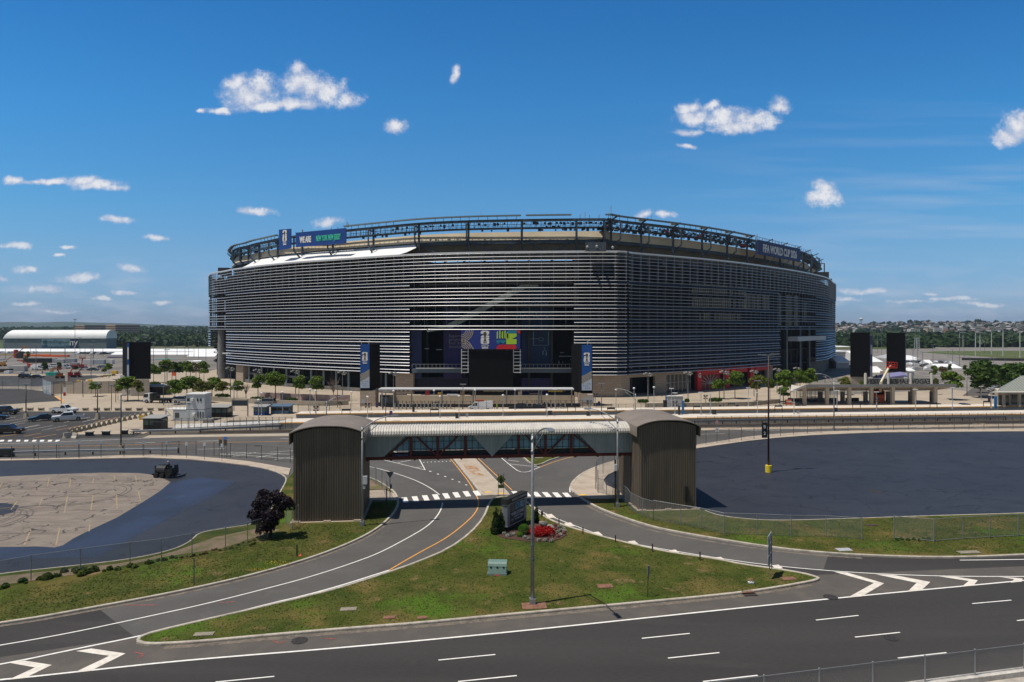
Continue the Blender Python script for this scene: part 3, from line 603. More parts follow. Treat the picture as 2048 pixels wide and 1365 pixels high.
def uvbox(me_o,scale=1.):
    """box-project uvs in metres (along the wall, height)"""
    me=me_o.data; l=me.uv_layers.new(name='UVMap'); vs=me.vertices
    for p in me.polygons:
        n=p.normal
        for li in p.loop_indices:
            q=vs[me.loops[li].vertex_index].co
            l.data[li].uv=((q.x if abs(n.y)>abs(n.x) else q.y),q.z if abs(n.z)<.8 else q.y)
stad=thing('stadium','huge oval stadium wrapped in horizontal aluminium louvers under a steel lighting rim','stadium',(0,330,0))
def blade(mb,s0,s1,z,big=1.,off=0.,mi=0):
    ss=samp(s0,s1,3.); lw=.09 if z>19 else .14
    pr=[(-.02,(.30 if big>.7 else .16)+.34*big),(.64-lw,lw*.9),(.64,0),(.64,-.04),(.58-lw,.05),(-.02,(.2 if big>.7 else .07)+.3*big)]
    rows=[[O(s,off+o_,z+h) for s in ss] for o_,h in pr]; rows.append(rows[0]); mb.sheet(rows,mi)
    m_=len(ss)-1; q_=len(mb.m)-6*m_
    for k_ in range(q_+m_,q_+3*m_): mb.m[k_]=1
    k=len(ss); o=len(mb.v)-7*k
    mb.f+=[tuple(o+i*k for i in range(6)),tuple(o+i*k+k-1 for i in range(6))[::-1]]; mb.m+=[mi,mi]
NR=36; rz=[40.8-.985*i for i in range(NR)]
for i in (23,26,29,33): rz[i]+=.16
for i in (24,27,30,34): rz[i]-=.10
missing=(9,16,20)
mbs={k:MB() for k in ('up','ls','lr','far')}
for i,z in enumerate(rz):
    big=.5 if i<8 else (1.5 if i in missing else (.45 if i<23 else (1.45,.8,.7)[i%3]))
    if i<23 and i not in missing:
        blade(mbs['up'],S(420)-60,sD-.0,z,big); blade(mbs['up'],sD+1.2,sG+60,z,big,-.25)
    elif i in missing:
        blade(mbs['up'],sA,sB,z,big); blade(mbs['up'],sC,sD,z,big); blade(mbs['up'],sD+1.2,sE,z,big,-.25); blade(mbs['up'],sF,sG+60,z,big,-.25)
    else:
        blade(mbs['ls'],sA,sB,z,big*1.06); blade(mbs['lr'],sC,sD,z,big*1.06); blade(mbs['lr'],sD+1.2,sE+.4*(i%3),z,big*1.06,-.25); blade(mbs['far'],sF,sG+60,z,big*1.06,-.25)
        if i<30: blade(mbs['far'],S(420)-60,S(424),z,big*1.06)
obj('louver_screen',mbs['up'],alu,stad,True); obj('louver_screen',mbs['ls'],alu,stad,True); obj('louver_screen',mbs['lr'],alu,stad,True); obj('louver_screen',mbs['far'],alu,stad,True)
# top rail
mb=MB()
for a,b,of in ((S(420)-60,sD,0),(sD+1.2,sG+60,-.25)):
    ss=samp(a,b); rows=[[O(s,of+o_,z) for s in ss] for o_,z in ((.6,40.95),(.6,41.35),(.2,41.35),(.2,40.95),(.6,40.95))]; mb.sheet(rows)
obj('top_rail',mb,M('rail_silver',(.78,.78,.80),.4,metal=.3),stad,True)
# mullions
mb=MB(); mbt=MB(); n=int((sG+50-(S(420)-50))/3.45)
for i in range(n):
    s=S(420)-50+3.45*i; lowz=6.0
    if (sB<s<sC): lowz=19.2
    if s<sA or sE<s<sF: lowz=19.2
    x,y,_=O(s,.3); mbt.bb(x-.07,x+.07,y-.07,y+.07,33.0,41.0)
    x,y,_=O(s,-.12); mb.bb(x-.08,x+.08,y-.08,y+.08,lowz,40.9)
obj('mullions',mb,alu_d,stad,True); obj('top_posts',mbt,M('post_aluminium',(.32,.33,.35),.45,metal=.2),stad,True)
# closed walls behind the screen, with floors
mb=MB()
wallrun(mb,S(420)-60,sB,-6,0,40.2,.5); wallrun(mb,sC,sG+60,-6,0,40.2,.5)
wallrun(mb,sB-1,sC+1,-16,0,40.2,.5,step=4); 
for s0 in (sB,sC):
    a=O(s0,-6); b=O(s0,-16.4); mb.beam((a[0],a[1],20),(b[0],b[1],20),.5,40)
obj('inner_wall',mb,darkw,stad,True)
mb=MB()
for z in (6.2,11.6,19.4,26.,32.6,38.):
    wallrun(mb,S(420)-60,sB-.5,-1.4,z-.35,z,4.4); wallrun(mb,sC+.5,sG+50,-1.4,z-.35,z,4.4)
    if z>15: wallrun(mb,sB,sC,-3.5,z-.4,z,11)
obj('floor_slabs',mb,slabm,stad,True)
mb=MB()
for i in range(90):
    s=S(420)-30+6.9*i
    if s>sG+30: break
    x,y,_=O(s,-3.2 if not sB<s<sC else -9); mb.bb(x-.35,x+.35,y-.35,y+.35,0,40.2)
obj('columns',mb,M('column_dark',(.045,.048,.055),.7),stad,True)
# pale concourse windows showing through on the right
glow=M('concourse_glass_pale',(.42,.42,.33),.3,var=.3,scale=.7)  # pale colour stands in for windows lit from behind
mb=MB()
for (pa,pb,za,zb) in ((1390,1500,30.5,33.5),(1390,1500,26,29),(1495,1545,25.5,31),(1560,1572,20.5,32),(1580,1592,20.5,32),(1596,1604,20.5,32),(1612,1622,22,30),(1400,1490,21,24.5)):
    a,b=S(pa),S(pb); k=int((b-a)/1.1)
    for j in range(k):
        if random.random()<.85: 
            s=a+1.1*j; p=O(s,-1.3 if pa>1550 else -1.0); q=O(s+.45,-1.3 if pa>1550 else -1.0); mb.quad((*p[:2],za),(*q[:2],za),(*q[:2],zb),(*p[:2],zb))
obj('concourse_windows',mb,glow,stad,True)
# escalator seen through the open bay
mb=MB()
a=(Xa(896,199),199,Za(655,199)); b=(Xa(1048,199),199,Za(573,199)); mb.beam(a,b,1.6,1.6); mb.beam(b,(b[0]+4.2,b[1],b[2]+.2),1.6,1.2)
mb.beam((a[0]-6,a[1],a[2]-.9),a,1.6,1.0)
obj('escalator',mb,M('escalator_cladding',(.30,.345,.33),.4,metal=.1,var=.15,scale=1.5),stad,True)
# grey graphics on panels inside the bay
navyp=M('panel_navy',(.018,.03,.11),.5,var=.2,scale=.3); tealp=M('panel_teal_blue',(.012,.085,.17),.5,var=.5,scale=.09,col2=(.012,.025,.12)); purp=M('panel_violet',(.028,.020,.13),.5,var=.15,scale=.3)
def panel(name,x0,x1,y0,y1,d,mat,th=.3):
    mb=MB(); mb.bb(Xa(x0,d),Xa(x1,d),d,d+th,Za(y1,d),Za(y0,d)); return obj(name,mb,mat,stad,True)
panel('graphic_panel',887,924,598,758,204,purp); panel('graphic_panel',822,843,661,758,203,navyp)
panel('graphic_panel',1043,1101,572,741,203.5,tealp); panel('graphic_panel',1043,1103,757,790,203,purp); panel('graphic_panel',826,936,755,790,204.5,M('panel_dark_violet',(.010,.009,.045),.5))
lt=M('lettering_grey',(.22,.24,.34),.6); lb=M('lettering_pale_blue',(.20,.34,.46),.6)
for i,w in enumerate(("Supercharge","progress for","first downs &","touchdowns")):
    text(w,1.28,lt,stad,(Xa(897.5,203.9),203.9-330,Za(672.5+i*7.1,203.9)),(R90,0,0),align='LEFT',ext=.02)
text("oooox\ndook x",3.6,lb,stad,(Xa(1066,203.4),203.4-330,Za(620,203.4)),(R90,0,0),ext=.02)
text("Our specy, from\nphenomenon",1.4,lt,stad,(Xa(900,203.9),203.9-330,Za(617,203.9)),(R90,0,0),ext=.02,align='LEFT')
# goal post and ball drawing on the teal panel
mb=MB(); dd=203.35
def pp(x,y): return (Xa(x,dd),dd,Za(y,dd))
for a,b in ((( 1067,664),(1067,691)),((1067,691),(1097,691)),((1097,691),(1097,664)),((1088,694),(1090,700)),((1090,700),(1086,703)),((1086,703),(1086,710)),((1089,699),(1093,704)),((1093,704),(1092,712)),((1056,683),(1062,678)),((1062,678),(1077,678))): mb.beam(pp(*a),pp(*b),.28,.12)
for i in range(12):
    t0,t1=2*math.pi*i/12,2*math.pi*(i+1)/12; mb.beam(pp(1082+5*math.cos(t0),679+3.5*math.sin(t0)),pp(1082+5*math.cos(t1),679+3.5*math.sin(t1)),.24,.12)
for i in range(10):
    t0,t1=math.pi*(.75+1.1*i/10),math.pi*(.75+1.1*(i+1)/10); mb.beam(pp(1076+10*math.cos(t0),778+11*math.sin(t0)),pp(1076+10*math.cos(t1),778+11*math.sin(t1)),.28,.12)
mb.beam(pp(1085,768),pp(1080,773),.26,.12); mb.beam(pp(1080,773),pp(1072,776),.26,.12)
obj('panel_drawing',mb,lb,stad,True)
# balcony
mb=MB(); mb2=MB(); mb3=MB()
for a,b in ((824,924),(1043,1148)):
    d=199; mb.bb(Xa(a,d),Xa(b,d),d,d+6,Za(746,d),Za(738.5,d)); mb3.bb(Xa(a+8 if a<900 else a,d),Xa(b,d),d-.25,d-.02,Za(738,d),Za(736,d))
    for k in range(int((b-a)/8)):
        x=Xa(a+8*k,d); mb2.bb(x-.05,x+.05,d+.1,d+.2,Za(736,d),Za(728.5,d))
    mb2.bb(Xa(a,d),Xa(b,d),d+.1,d+.2,Za(729.3,d),Za(728.6,d))
obj('balcony',mb,M('balcony_blue_grey',(.10,.14,.18),.6),stad,True); obj('balcony_railing',mb2,M('railing_grey',(.30,.32,.34),.5),stad,True); obj('balcony_edge',mb3,M('edge_light',(.5,.53,.53),.5),stad,True)
# small lit things in the dark bay
mb=MB()
for x,y,w,h in ((1120,705,8,1.6),(1144,706,4,1),(1150-32,712,16,2.2),(1131,712,14,2.2),(849,697,9,1.6),(872,699,12,1.3),(1117,722,2,6),(1125,722,1,4),(1140,719,3,1.5)):
    mb.bb(Xa(x,206),Xa(x+w,206),206,206.2,Za(y+h,206),Za(y,206))
obj('ceiling_lights',mb,M('pale_fixture',(.5,.55,.6),.5),stad,True)
# stone base
mb=MB(); wallrun(mb,S(1149),S(1266),-1.2,-.1,6.2,.8); wallrun(mb,S(1266),S(1316),-1.2,5.2,6.2,.8); wallrun(mb,S(1316),S(1338),-1.2,-.1,6.2,.8); wallrun(mb,S(1338),S(1390),-1.2,5.4,6.2,.8); wallrun(mb,S(1540),S(1552),-1.2,-.1,6.4,.8)
wallrun(mb,S(786),S(822),-1.2,-.1,6.2,.8); wallrun(mb,S(470),S(484),-.4,-.1,6.6,2.5); wallrun(mb,S(502),S(506),-1.,-.1,3.2,1.2)
obj('stone_base',mb,stone,stad,True)
mb=MB(); wallrun(mb,S(484),S(786),-.9,.1,1.1,.3); wallrun(mb,sF,sG+50,-2.5,0,7.5,.6)
obj('base_wall',mb,M('base_grey',(.16,.15,.14),.8,var=.3,scale=.3),stad,True)
mb=MB(); 
for p in range(492,786,25):
    x,y,_=O(S(p),-1.2); mb.cyl((x,y,0),.35,6.4,10)
obj('base_columns',mb,steel_l,stad,True)
mb=MB(); wallrun(mb,S(484),S(600),-2.0,2.9,3.6,1.5); obj('ramp_edge',mb,M('ramp_grey',(.22,.23,.25),.7),stad,True)
# glazed lobby
mb=MB(); wallrun(mb,S(1339),S(1389),-1.9,0,5.5,.1); obj('lobby_glass',mb,M('lobby_glass',(.03,.045,.05),.15,spec=.8),stad,True)
mb=MB()
for p in range(1340,1391,8):
    x,y,_=O(S(p),-1.5); mb.bb(x-.07,x+.07,y-.07,y+.07,0,5.4)
wallrun(mb,S(1339),S(1390),-1.5,3.0,3.12,.1); obj('lobby_frame',mb,M('frame_grey',(.4,.42,.43),.5),stad,True)
# red gate
redg=M('gate_red',(.50,.016,.024),.55,var=.2,scale=.5)
mb=MB()
for a,b in ((1394,1402),(1450,1459),(1500,1508)): wallrun(mb,S(a),S(b),.2,0,6.6,1.0)
for a,b in ((1404,1446),(1462,1495),(1512,1541)): wallrun(mb,S(a),S(b),0,4.9,6.8,.6)
obj('red_portal',mb,redg,stad,True)
mb=MB()
for a,b in ((1404,1446),):
    for k in range(9):
        t=math.pi*k/8; c=O(S(1425),-.8,1.9); e=O(S(1425)+5.2*math.cos(t)*-1,-.8,1.9+3.0*math.sin(t)+.2); mb.beam(c,e,.14,.14)
    for k in range(5):
        x,y,_=O(S(1407)+2.0*k,-.9); mb.bb(x-.06,x+.06,y-.06,y+.06,0,2)
obj('gate_frame',mb,M('gate_frame_grey',(.45,.45,.46),.5),stad,True)
mb=MB(); wallrun(mb,S(1404),S(1446),-1.0,0,4.9,.1,0); obj('gate_glass',mb,M('gate_glass_red',(.20,.02,.025),.4),stad,True)
wht=M('sign_white',(.78,.78,.78),.6)
for px,tx in ((1398,'G'),(1455,'F')):
    p=O(S(px),.32,5.2); q=O(S(px)+1,.32); q0=O(S(px)-1,.32); rzz=math.atan2(q[1]-q0[1],q[0]-q0[0])
    text(tx,1.9,wht,stad,(p[0],p[1]-330,p[2]-.4),(R90,0,rzz),bold=.05)
for px in (1425,1480,1527):
    p=O(S(px),.12,5.95); q=O(S(px)+1,.1); q0=O(S(px)-1,.1); rzz=math.atan2(q[1]-q0[1],q[0]-q0[0])
    text('STADIUM',.8,M('letter_dim',(.45,.2,.2),.6),stad,(p[0],p[1]-330,p[2]),(R90,0,rzz),sp=1.2)
# left corner bay: lit board and white line
mb=MB(); a=O(S(430),-2.2); mb.box((a[0]+1.5,a[1]-1,Za(705,a[1])),(3.2,.5,3.4),math.radians(-30)); obj('corner_board',mb,M('board_pale',(.6,.6,.6),.5,var=.3,scale=2),stad,True)
mb=MB(); wallrun(mb,S(422),S(456),-1.0,9.6,10.1,.6); obj('corner_ledge',mb,M('edge_light'  ,(.5,.5,.5)),stad,True)
mb=MB(); a=O(S(436),-1.5); mb.cyl((a[0],a[1],0),1.4,19,14); a=O(S(428),-2.5); mb.cyl((a[0],a[1],0),1.2,19,14); obj('corner_pier',mb,M('pier_grey',(.20,.20,.21),.7,var=.15,scale=.4),stad,True)
# right bay: canopy, posts
mb=MB(); a=Vector(O(S(1572),2.6,0)); b=Vector(O(S(1640),.5,0)); a.z=b.z=15.6; mb.beam(a,b,3.6,1.7); obj('bay_canopy',mb,M('canopy_grey',(.42,.45,.48),.5,metal=.3),stad,True)
mb=MB()
for p in (1578,1605,1623):
    x,y,_=O(S(p),-.8); mb.cyl((x,y,0),.32,20,10)
obj('bay_posts',mb,steel_l,stad,True)
# ---- bowl, parapet, cover
mb=MB(); wallrun(mb,S(420)-60,sG+60,-9.6,40,45.7,.5)
for k in range(9): wallrun(mb,S(420)-60,sG+60,-9.45,40.3+.6*k,40.5+.6*k,.2,step=4)
obj('bowl_siding',mb,siding,stad,True)
mb=MB()
for a_,b_,o_,sl_ in ((S(420)-60,S(1213),-8.6,-.74),(S(1218),sG+70,-8.8,-.12)):
    ss=samp(a_,b_); mb.sheet([[O(s,o_+q,z) for s in ss] for q,z in ((-1.6,45.7),(0,45.7),(sl_,48.2),(-1.6,48.2),(-1.6,45.7))])
wallrun(mb,sG+70,S(420)-60+PER,-8,30,48.0,1.2,step=8)
obj('parapet',mb,beige,stad,True)
mb=MB(); wallrun(mb,S(420)-60,sG+60,-8.5,44.6,45.5,.5); obj('ring_beam',mb,steel,stad,True)
# white cover over the upper left ledge
ss=samp(Sb(476,-2),Sb(840,-8.7),2.)
rows=[]
for t in np.linspace(0,1,7):
    r=[]
    for s in ss:
        f=(s-ss[0])/(ss[-1]-ss[0]); cut=max(0,(f-.955)/.045)
        tt=t*(1-cut*.8); sag=.25*math.sin(f*60)*t*.4
        r.append(O(s,-8.7+8.0*tt,45.4-4.3*tt-.5*math.sin(math.pi*tt)+sag))
    rows.append(r)
mb=MB(); mb.sheet(rows); obj('white_cover',mb,M('cover_white',(.82,.82,.82),.6,var=.05,scale=.3),stad,True,smooth=True)
# brackets
BR=[473,488,512,551,603,666,747,838,937,1044,1153,1208]; BRR=[1222,1282,1346,1404,1454,1494,1530,1560,1587,1607,1622,1633]
lastb=None
for i,p in enumerate(BR+BRR):
    s=Sb(p,-7); right=p>1215; mb=MB()
    b0=R_O(s,-7.0,41.3); b1=R_O(s,-7.0,51.6); mb.beam(b0,b1,.6,.6)
    e=-3.6 if right or p<620 else -4.6
    o0=R_O(s,e,45.6); o1=R_O(s,e,50.4 if right else 50.2)
    mb.beam(R_O(s,-6.8,43.0),o0,.42,.42); mb.beam(o0,o1,.4,.4); mb.beam(o1,R_O(s,-7,50.3),.35,.35)
    if right: mb.beam(R_O(s,-6.8,51.4),R_O(s,-4.0,52.4),.35,.35)
    obj('bracket',mb,steel,stad,True)
# cross bracing below the parapet
mb=MB()
for a,b in ((937,990),(1044,990),(1044,1098),(1153,1098),(840,880)): mb.beam(O(Sb(a,-7.5),-7.5,45.3),O(Sb(b,-7.5),-7.5,41.5),.3,.3)
obj('bracing',mb,steel,stad,True)
def ringbeam(mb,a,b,off,z,w,h,step=3.):
    ss=samp(a,b,step)
    hw=w/2; hh=h/2
    rows=[[R_O(s,off+o_,z+q) for s in ss] for o_,q in ((-hw,-hh),(hw,-hh),(hw,hh),(-hw,hh),(-hw,-hh))]; mb.sheet(rows)
mb=MB(); r0,r1=Sb(470,-7)-70,Sb(1212,-6.5); r2,r3=Sb(1216,-6.5),sG+70
for a,b in ((r0,r1),(r2,r3)):
    ringbeam(mb,a,b,-6.8,51.3,.7,.55); ringbeam(mb,a,b,-6.5,48.9,.3,.22); ringbeam(mb,a,b,-6.5,50.0,.14,.14); ringbeam(mb,a,b,-7.9,48.9,.2,.3); ringbeam(mb,a,b,-7.9,51.2,.3,.4); ringbeam(mb,a,b,-6.3,49.05,.9,.08); ringbeam(mb,a,b,-6.5,49.5,.08,.08)
obj('rim_truss',mb,steel,stad,True)
mb=MB()
for a,b in ((r0,Sb(557,-7)),(Sb(690,-6),Sb(1042,-6)),(Sb(1052,-6),Sb(1143,-6)),(r2-1,Sb(1505,-6))): ringbeam(mb,a,b,-5.6,52.5,1.3,.32)
obj('rim_canopy',mb,steel_l,stad,True)
mb=MB(); s=r0
while s<r3:
    if not r1<s<r2:
        x,y,_=R_O(s,-6.5); mb.bb(x-.05,x+.05,y-.05,y+.05,48.9,51.2)
        if int(s)%3==0: x,y,_=R_O(s,-5.7); mb.bb(x-.06,x+.06,y-.06,y+.06,51.4,52.5)
    s+=1.45
s=r0
while s<r3:
    if not r1<s<r2: x,y,_=R_O(s,-7.9); mb.bb(x-.05,x+.05,y-.05,y+.05,48.9,51.3); mb.beam(R_O(s,-7.9,48.9),O(s+1.6,-6.6,51.2),.07)
    s+=2.1
obj('hangers',mb,steel,stad,True)
mb=MB(); s=r0+20; lampm=M('floodlight_dark',(.03,.032,.036),.5,var=.5,scale=1)
while s<r3-20:
    dens=.97 if s>S(1060) else .5
    if random.random()<dens and not Sb(555,-6)<s<Sb(694,-6):
        x,y,_=R_O(s,-6.9-random.random()); z=random.choice((48.4,49.3,50.2,50.4,48.5)); w=random.uniform(.4,.8)
        if random.random()<.6: mb.box((x,y,z),(w,.5,w*1.1),random.random())
        else: mb.ball((x,y,z),w*.55,8,5)
    s+=random.uniform(.35,.8) if s>S(1060) else 1.0
s=S(1215)
while s<r3-20:
    x,y,_=R_O(s,-8-random.random()); z=random.uniform(48.6,50.6); w=random.uniform(.4,.9); mb.box((x,y,z),(w,.5,w*1.2),random.random()); s+=.8
obj('floodlights',mb,lampm,stad,True)
mb=MB()
for p in (1282,1346,1404,1454,1494): x,y,_=O(Sb(p,-6.2),-6.2); mb.box((x,y,52.3),(1.5,1.5,.75),.7)
obj('canopy_brackets',mb,M('gusset_pale',(.45,.48,.50),.5),stad,True)
mb=MB()
for p,z,w in ((1333,49.6,1.6),(1404,50.2,1.2),(1396,49.2,2.2),(1487,48.6,2.4),(1349,50.6,.8)): x,y,_=O(Sb(p,-6.3),-6.3); mb.box((x,y,z),(w,.2,.3),.4)
obj('red_markers',mb,redg,stad,True)
# masts, dishes and roof plant
mb=MB()
for p,z0,h,r in ((694,52,1.8,.14),(697,52,1.2,.14),(1222,52.7,2.4,.1),(1303,52.5,1.5,.08),(962,52.8,1.,.06),(1170,51.6,1.6,.1),(605,52,.9,.2),(444,41.3,2.2,.15),(1514,51,2.4,.15)):
    x,y,_=O(Sb(p,-5.5),-5.5); mb.cyl((x,y,z0),r,h,6)
for x,y in ((1195,492),(1176,493),(1227,494)): mb.ball((Xa(x,189),190.5,Za(y,189)),.4,8,6)
obj('masts',mb,M('mast_grey',(.35,.37,.4),.5),stad,True)
mb=MB(); mb.bb(Xa(1170,192),Xa(1211,192),190.8,191,Za(503,191),Za(485,191)+-.0); obj('plant_screen',mb,M('plant_grille',(.07,.09,.11),.6,var=.6,scale=2.5),stad,True)
mb=MB(); a=O(S(423),-5); mb.box((a[0],a[1],42.3),(4,4,3)); a=O(S(1658),-4); mb.box((a[0],a[1],42.6),(6,6,3.4)); a=O(S(1666),-1.5); mb.box((a[0],a[1],42.3),(1.6,1.6,1.6)); obj('rooftop_plant',mb,M('plant_dark',(.05,.05,.052),.7),stad,True)
# lower bay interior lighting fittings
# ================================================================ big lettered banners on the rim
navy=M('banner_blue',(.010,.060,.27),.6,var=.12,scale=.2); navy2=M('banner_navy',(.030,.045,.16),.6,var=.08,scale=.2)
green_l=M('letter_green',(.08,.62,.42),.6); gold=M('trophy_gold',(.10,.085,.045),.5,metal=.3)
def rimban(name,label,p0,p1,y0,y1,off,mat):
    s0,s1=Sb(p0,off),Sb(p1,off); a=Vector(O(s0,off)); b=Vector(O(s1,off)); m=(a+b)/2
    t=thing(name,label,'banner',(m.x,m.y,0)); k=[]
    n=8; F0,F1=[],[]
    za=Za((y0[0]),a.y),Za((y1[0]),a.y); zb=Za(y0[1],b.y),Za(y1[1],b.y)
    mb=MB(); q=[(a.x,a.y),(b.x,b.y)]; nrm=Vector((b.y-a.y,-(b.x-a.x),0)).normalized()*.25
    c=[(a.x,a.y,za[1]),(b.x,b.y,zb[1]),(b.x,b.y,zb[0]),(a.x,a.y,za[0])]; f=[(x+nrm.x,y+nrm.y,z) for x,y,z in c]
    mb.add(c+f,[(4,5,6,7),(3,2,1,0),(0,1,5,4),(1,2,6,5),(2,3,7,6),(3,0,4,7)]); obj('banner_cloth',mb,mat,t,True)
    return t,a,b,nrm,(za,zb)
t,a,b,nrm,zz=rimban('rim_banner','blue banner lettered WE ARE NEW YORK NEW JERSEY on the stadium rim',593,693,(466,456.5),(495,487),-3.4,navy)
def lay(t,a,b,nrm,zz,s,size,fx,fz,mat,sx,bold=0,ext=.03,al='CENTER',sp=1.):
    p=a.lerp(b,fx)+nrm*1.3; za,zb=zz; zt=za[0]+(zb[0]-za[0])*fx; zl=za[1]+(zb[1]-za[1])*fx; z=zl+(zt-zl)*fz
    rzz=math.atan2(b.y-a.y,b.x-a.x); sl=math.atan2(((zb[0]+zb[1])-(za[0]+za[1]))/2,(b-a).length)
    o=text(s,size,mat,t,(p.x-t.location.x,p.y-t.location.y,z),(0,0,0),sx=sx,bold=bold,ext=ext,align=al,sp=sp)
    R=Matrix.Rotation(rzz,3,'Z')@Matrix.Rotation(R90,3,'X')@Matrix.Rotation(sl,3,'Z'); o.rotation_euler=R.to_euler(); return o
lay(t,a,b,nrm,zz,'WE ARE',2.7,.085,.45,wht,.55,.14,al='LEFT'); lay(t,a,b,nrm,zz,'NEW YORK NEW JERSEY',2.5,.42,.45,green_l,.40,.06,al='LEFT')
def logo26(t,cx,cy,cz,w,rzz=0,words=True,front=-.02,mw=None,mt=None):
    """white stacked 2 over 6 with the trophy standing in it, FIFA and WORLD CUP 2026 below; w = width in metres; local coordinates"""
    mw=mw or wht; mt=mt or gold; u=w/10.
    def P(x,z,dy=0): return (cx+math.cos(rzz)*x*u-math.sin(rzz)*(dy+front),cy+math.sin(rzz)*x*u+math.cos(rzz)*(dy+front),cz+z*u)
    def rr(x0,x1,z0,z1,rs): # rounded rectangle corner radii bl,br,tr,tl
        pts=[]
        for (x,z,r,a0) in ((x0+rs[0],z0+rs[0],rs[0],math.pi),(x1-rs[1],z0+rs[1],rs[1],1.5*math.pi),(x1-rs[2],z1-rs[2],rs[2],0),(x0+rs[3],z1-rs[3],rs[3],.5*math.pi)):
            for k in range(5): an=a0+math.pi/2*k/4; pts.append((x+r*math.cos(an),z+r*math.sin(an)))
        return pts
    mb=MB()
    def pl(pts,dy):
        n=len(pts); mb.add([P(x,z,dy) for x,z in pts],[tuple(range(n))])
    pl([(-5,6.2)]+[(-5,4.4),(-4.2,4.4),(-1.2,4.4),(-1.2,3.4)]+[(-3.2,2.4),(-4.8,1.2),(-5,.15),(5,.15),(5,2.),(4.6,2.3),(2.6,2.3),(4.3,3.6),(5,5.),(5,6.4),(4.6,7.3),(3.6,8.0),(2.6,8.2),(-2.6,8.2),(-3.8,7.9),(-4.7,7.2)],0)
    pl([(-5,-6),(-4.7,-7.),(-3.8,-7.8),(-2.6,-8.2),(2.6,-8.2),(3.8,-7.8),(4.7,-7),(5,-6),(5,-3.8),(4.6,-2.9),(3.8,-2.3),(5,-1.9),(5,-.4),(4.2,-.15),(-4,-.15),(-4.7,-.8),(-5,-2)],0)
    obj('emblem_digits',mb,mw,t)
    mb=MB(); pr=[(-1.9,-4.6),(-1.6,-3.6),(-1.1,-3.2),(-1.0,-2),(-.7,0),(-1.2,2),(-1.9,3.5),(-2,4.8),(-1.4,6.1),(0,6.7),(1.4,6.1),(2,4.8),(1.9,3.5),(1.2,2),(.7,0),(1.0,-2),(1.1,-3.2),(1.6,-3.6),(1.9,-4.6)]
    mb.add([P(x,z,-.03) for x,z in pr],[tuple(range(len(pr)))]); obj('trophy',mb,mt,t)
    blk=M('letter_dark',(.02,.02,.03),.6)
    text('FIFA',2.5*u,blk,t,P(0,-6.2,-.03),(R90,0,rzz),bold=.06*u,ext=.002)
    if words:
        text('WORLD CUP',1.75*u,mw,t,P(0,-9.9,0),(R90,0,rzz),bold=.05*u,ext=.01,sx=.88); text('2026',2.7*u,mw,t,P(0,-12.1,0),(R90,0,rzz),bold=.14*u,ext=.01,sx=1.4)
t,a,b,nrm,zz=rimban('rim_banner','square dark blue banner with white 26 emblem at the left end of the stadium rim',559,583,(460,458),(501,497),-3.2,navy)
m=a.lerp(b,.5)+nrm*1.2-t.location; logo26(t,m.x,m.y,Za(474,a.y),2.4,math.atan2(b.y-a.y,b.x-a.x))
t,a,b,nrm,zz=rimban('rim_banner','long navy banner lettered FIFA WORLD CUP 2026 on the right rim',1514,1600,(479.5,498.5),(508.5,525),-3.0,navy2)
lay(t,a,b,nrm,zz,'FIFA WORLD CUP 2026',3.9,.5,.45,M('letter_silver',(.72,.74,.78),.6),.80,.13)
# banner rails above
for tt,p0,p1,ya,yb in ((t,1513,1600,473.5,494),):
    mb=MB(); sa,sb=Sb(p0,-3.4),Sb(p1,-3.4)
    A=Vector(O(sa,-3.4)); B=Vector(O(sb,-3.4)); A.z=Za(ya,A.y); B.z=Za(yb,B.y); mb.beam(A,B,.12)
    for k in range(19): q=A.lerp(B,k/18); mb.beam(q,(q.x,q.y,q.z-1.1),.08)
    obj('banner_rail',mb,steel_l,tt,True)
# ================================================================ free-standing video board with banner in front of the open bay
vb=thing('video_board','large blank black video board standing in the central stadium bay','video board',(Xa(982,190),190,0))
mb=MB(); d=190; mb.bb(Xa(938,d),Xa(1026,d),d,d+1.2,Za(790,d),Za(702.5,d)); obj('screen',mb,M('led_black',(.005,.005,.0055),.7,spec=.15),vb,True)
for x0,x1 in ((923,936),(1027,1040.5)):
    mb=MB()
    for x in (x0,x1): mb.bb(Xa(x,d)-.1,Xa(x,d)+.1,d+.1,d+.35,Za(747 if x in(923,1040.5) else 746,d),Za(699,d))
    for k in range(7): mb.bb(Xa(x0,d),Xa(x1,d)+.3,d+.15,d+.3,Za(704+k*6.9,d)-.1,Za(704+k*6.9,d)+.1)
    obj('scaffold_tower',mb,M('scaffold_pale',(.62,.64,.66),.5),vb,True)
mb=MB()
for k in range(9): x=Xa(944+k*10,d); mb.bb(x-.06,x+.06,d+.2,d+.3,Za(703,d),Za(698,d))
mb.bb(Xa(923,d),Xa(1040,d),d+.3,d+.5,Za(700.5,d),Za(699.3,d)); mb.bb(Xa(938,d)+.4,Xa(1026,d)-.4,d+.4,d+.9,0,Za(790,d)); obj('support_frame',mb,M('frame_dark',(.05,.05,.05),.6),vb,True)
bn=thing('hanging_banner','colourful blue banner with trophy emblem hung above the black video board','banner',(Xa(982,189.6),189.6,Za(698,189.6)))
x0,x1,zb_,zt_=Xa(922.5,189.6),Xa(1040.5,189.6),Za(698.6,189.6),Za(660.5,189.6)
mb=MB(); mb.bb(x0,x1,189.6,189.8,zb_,zt_); obj('banner_cloth',mb,M('banner_royal',(.022,.040,.24),.6),bn,True)
def flat(name,polys,mat,dd=.03):
    mb=MB()
    for p in polys:
        q=[(Xa(x,189.6),189.6-dd,Za(y,189.6)) for x,y in p]; mb.add(q,[tuple(range(len(q)))])
    return obj(name,mb,mat,bn,True)
def c2(l): return [(800+x/4.096,400+y/4.096) for x,y in l]
goldp=M('stripe_gold',(.52,.45,.26),.6)
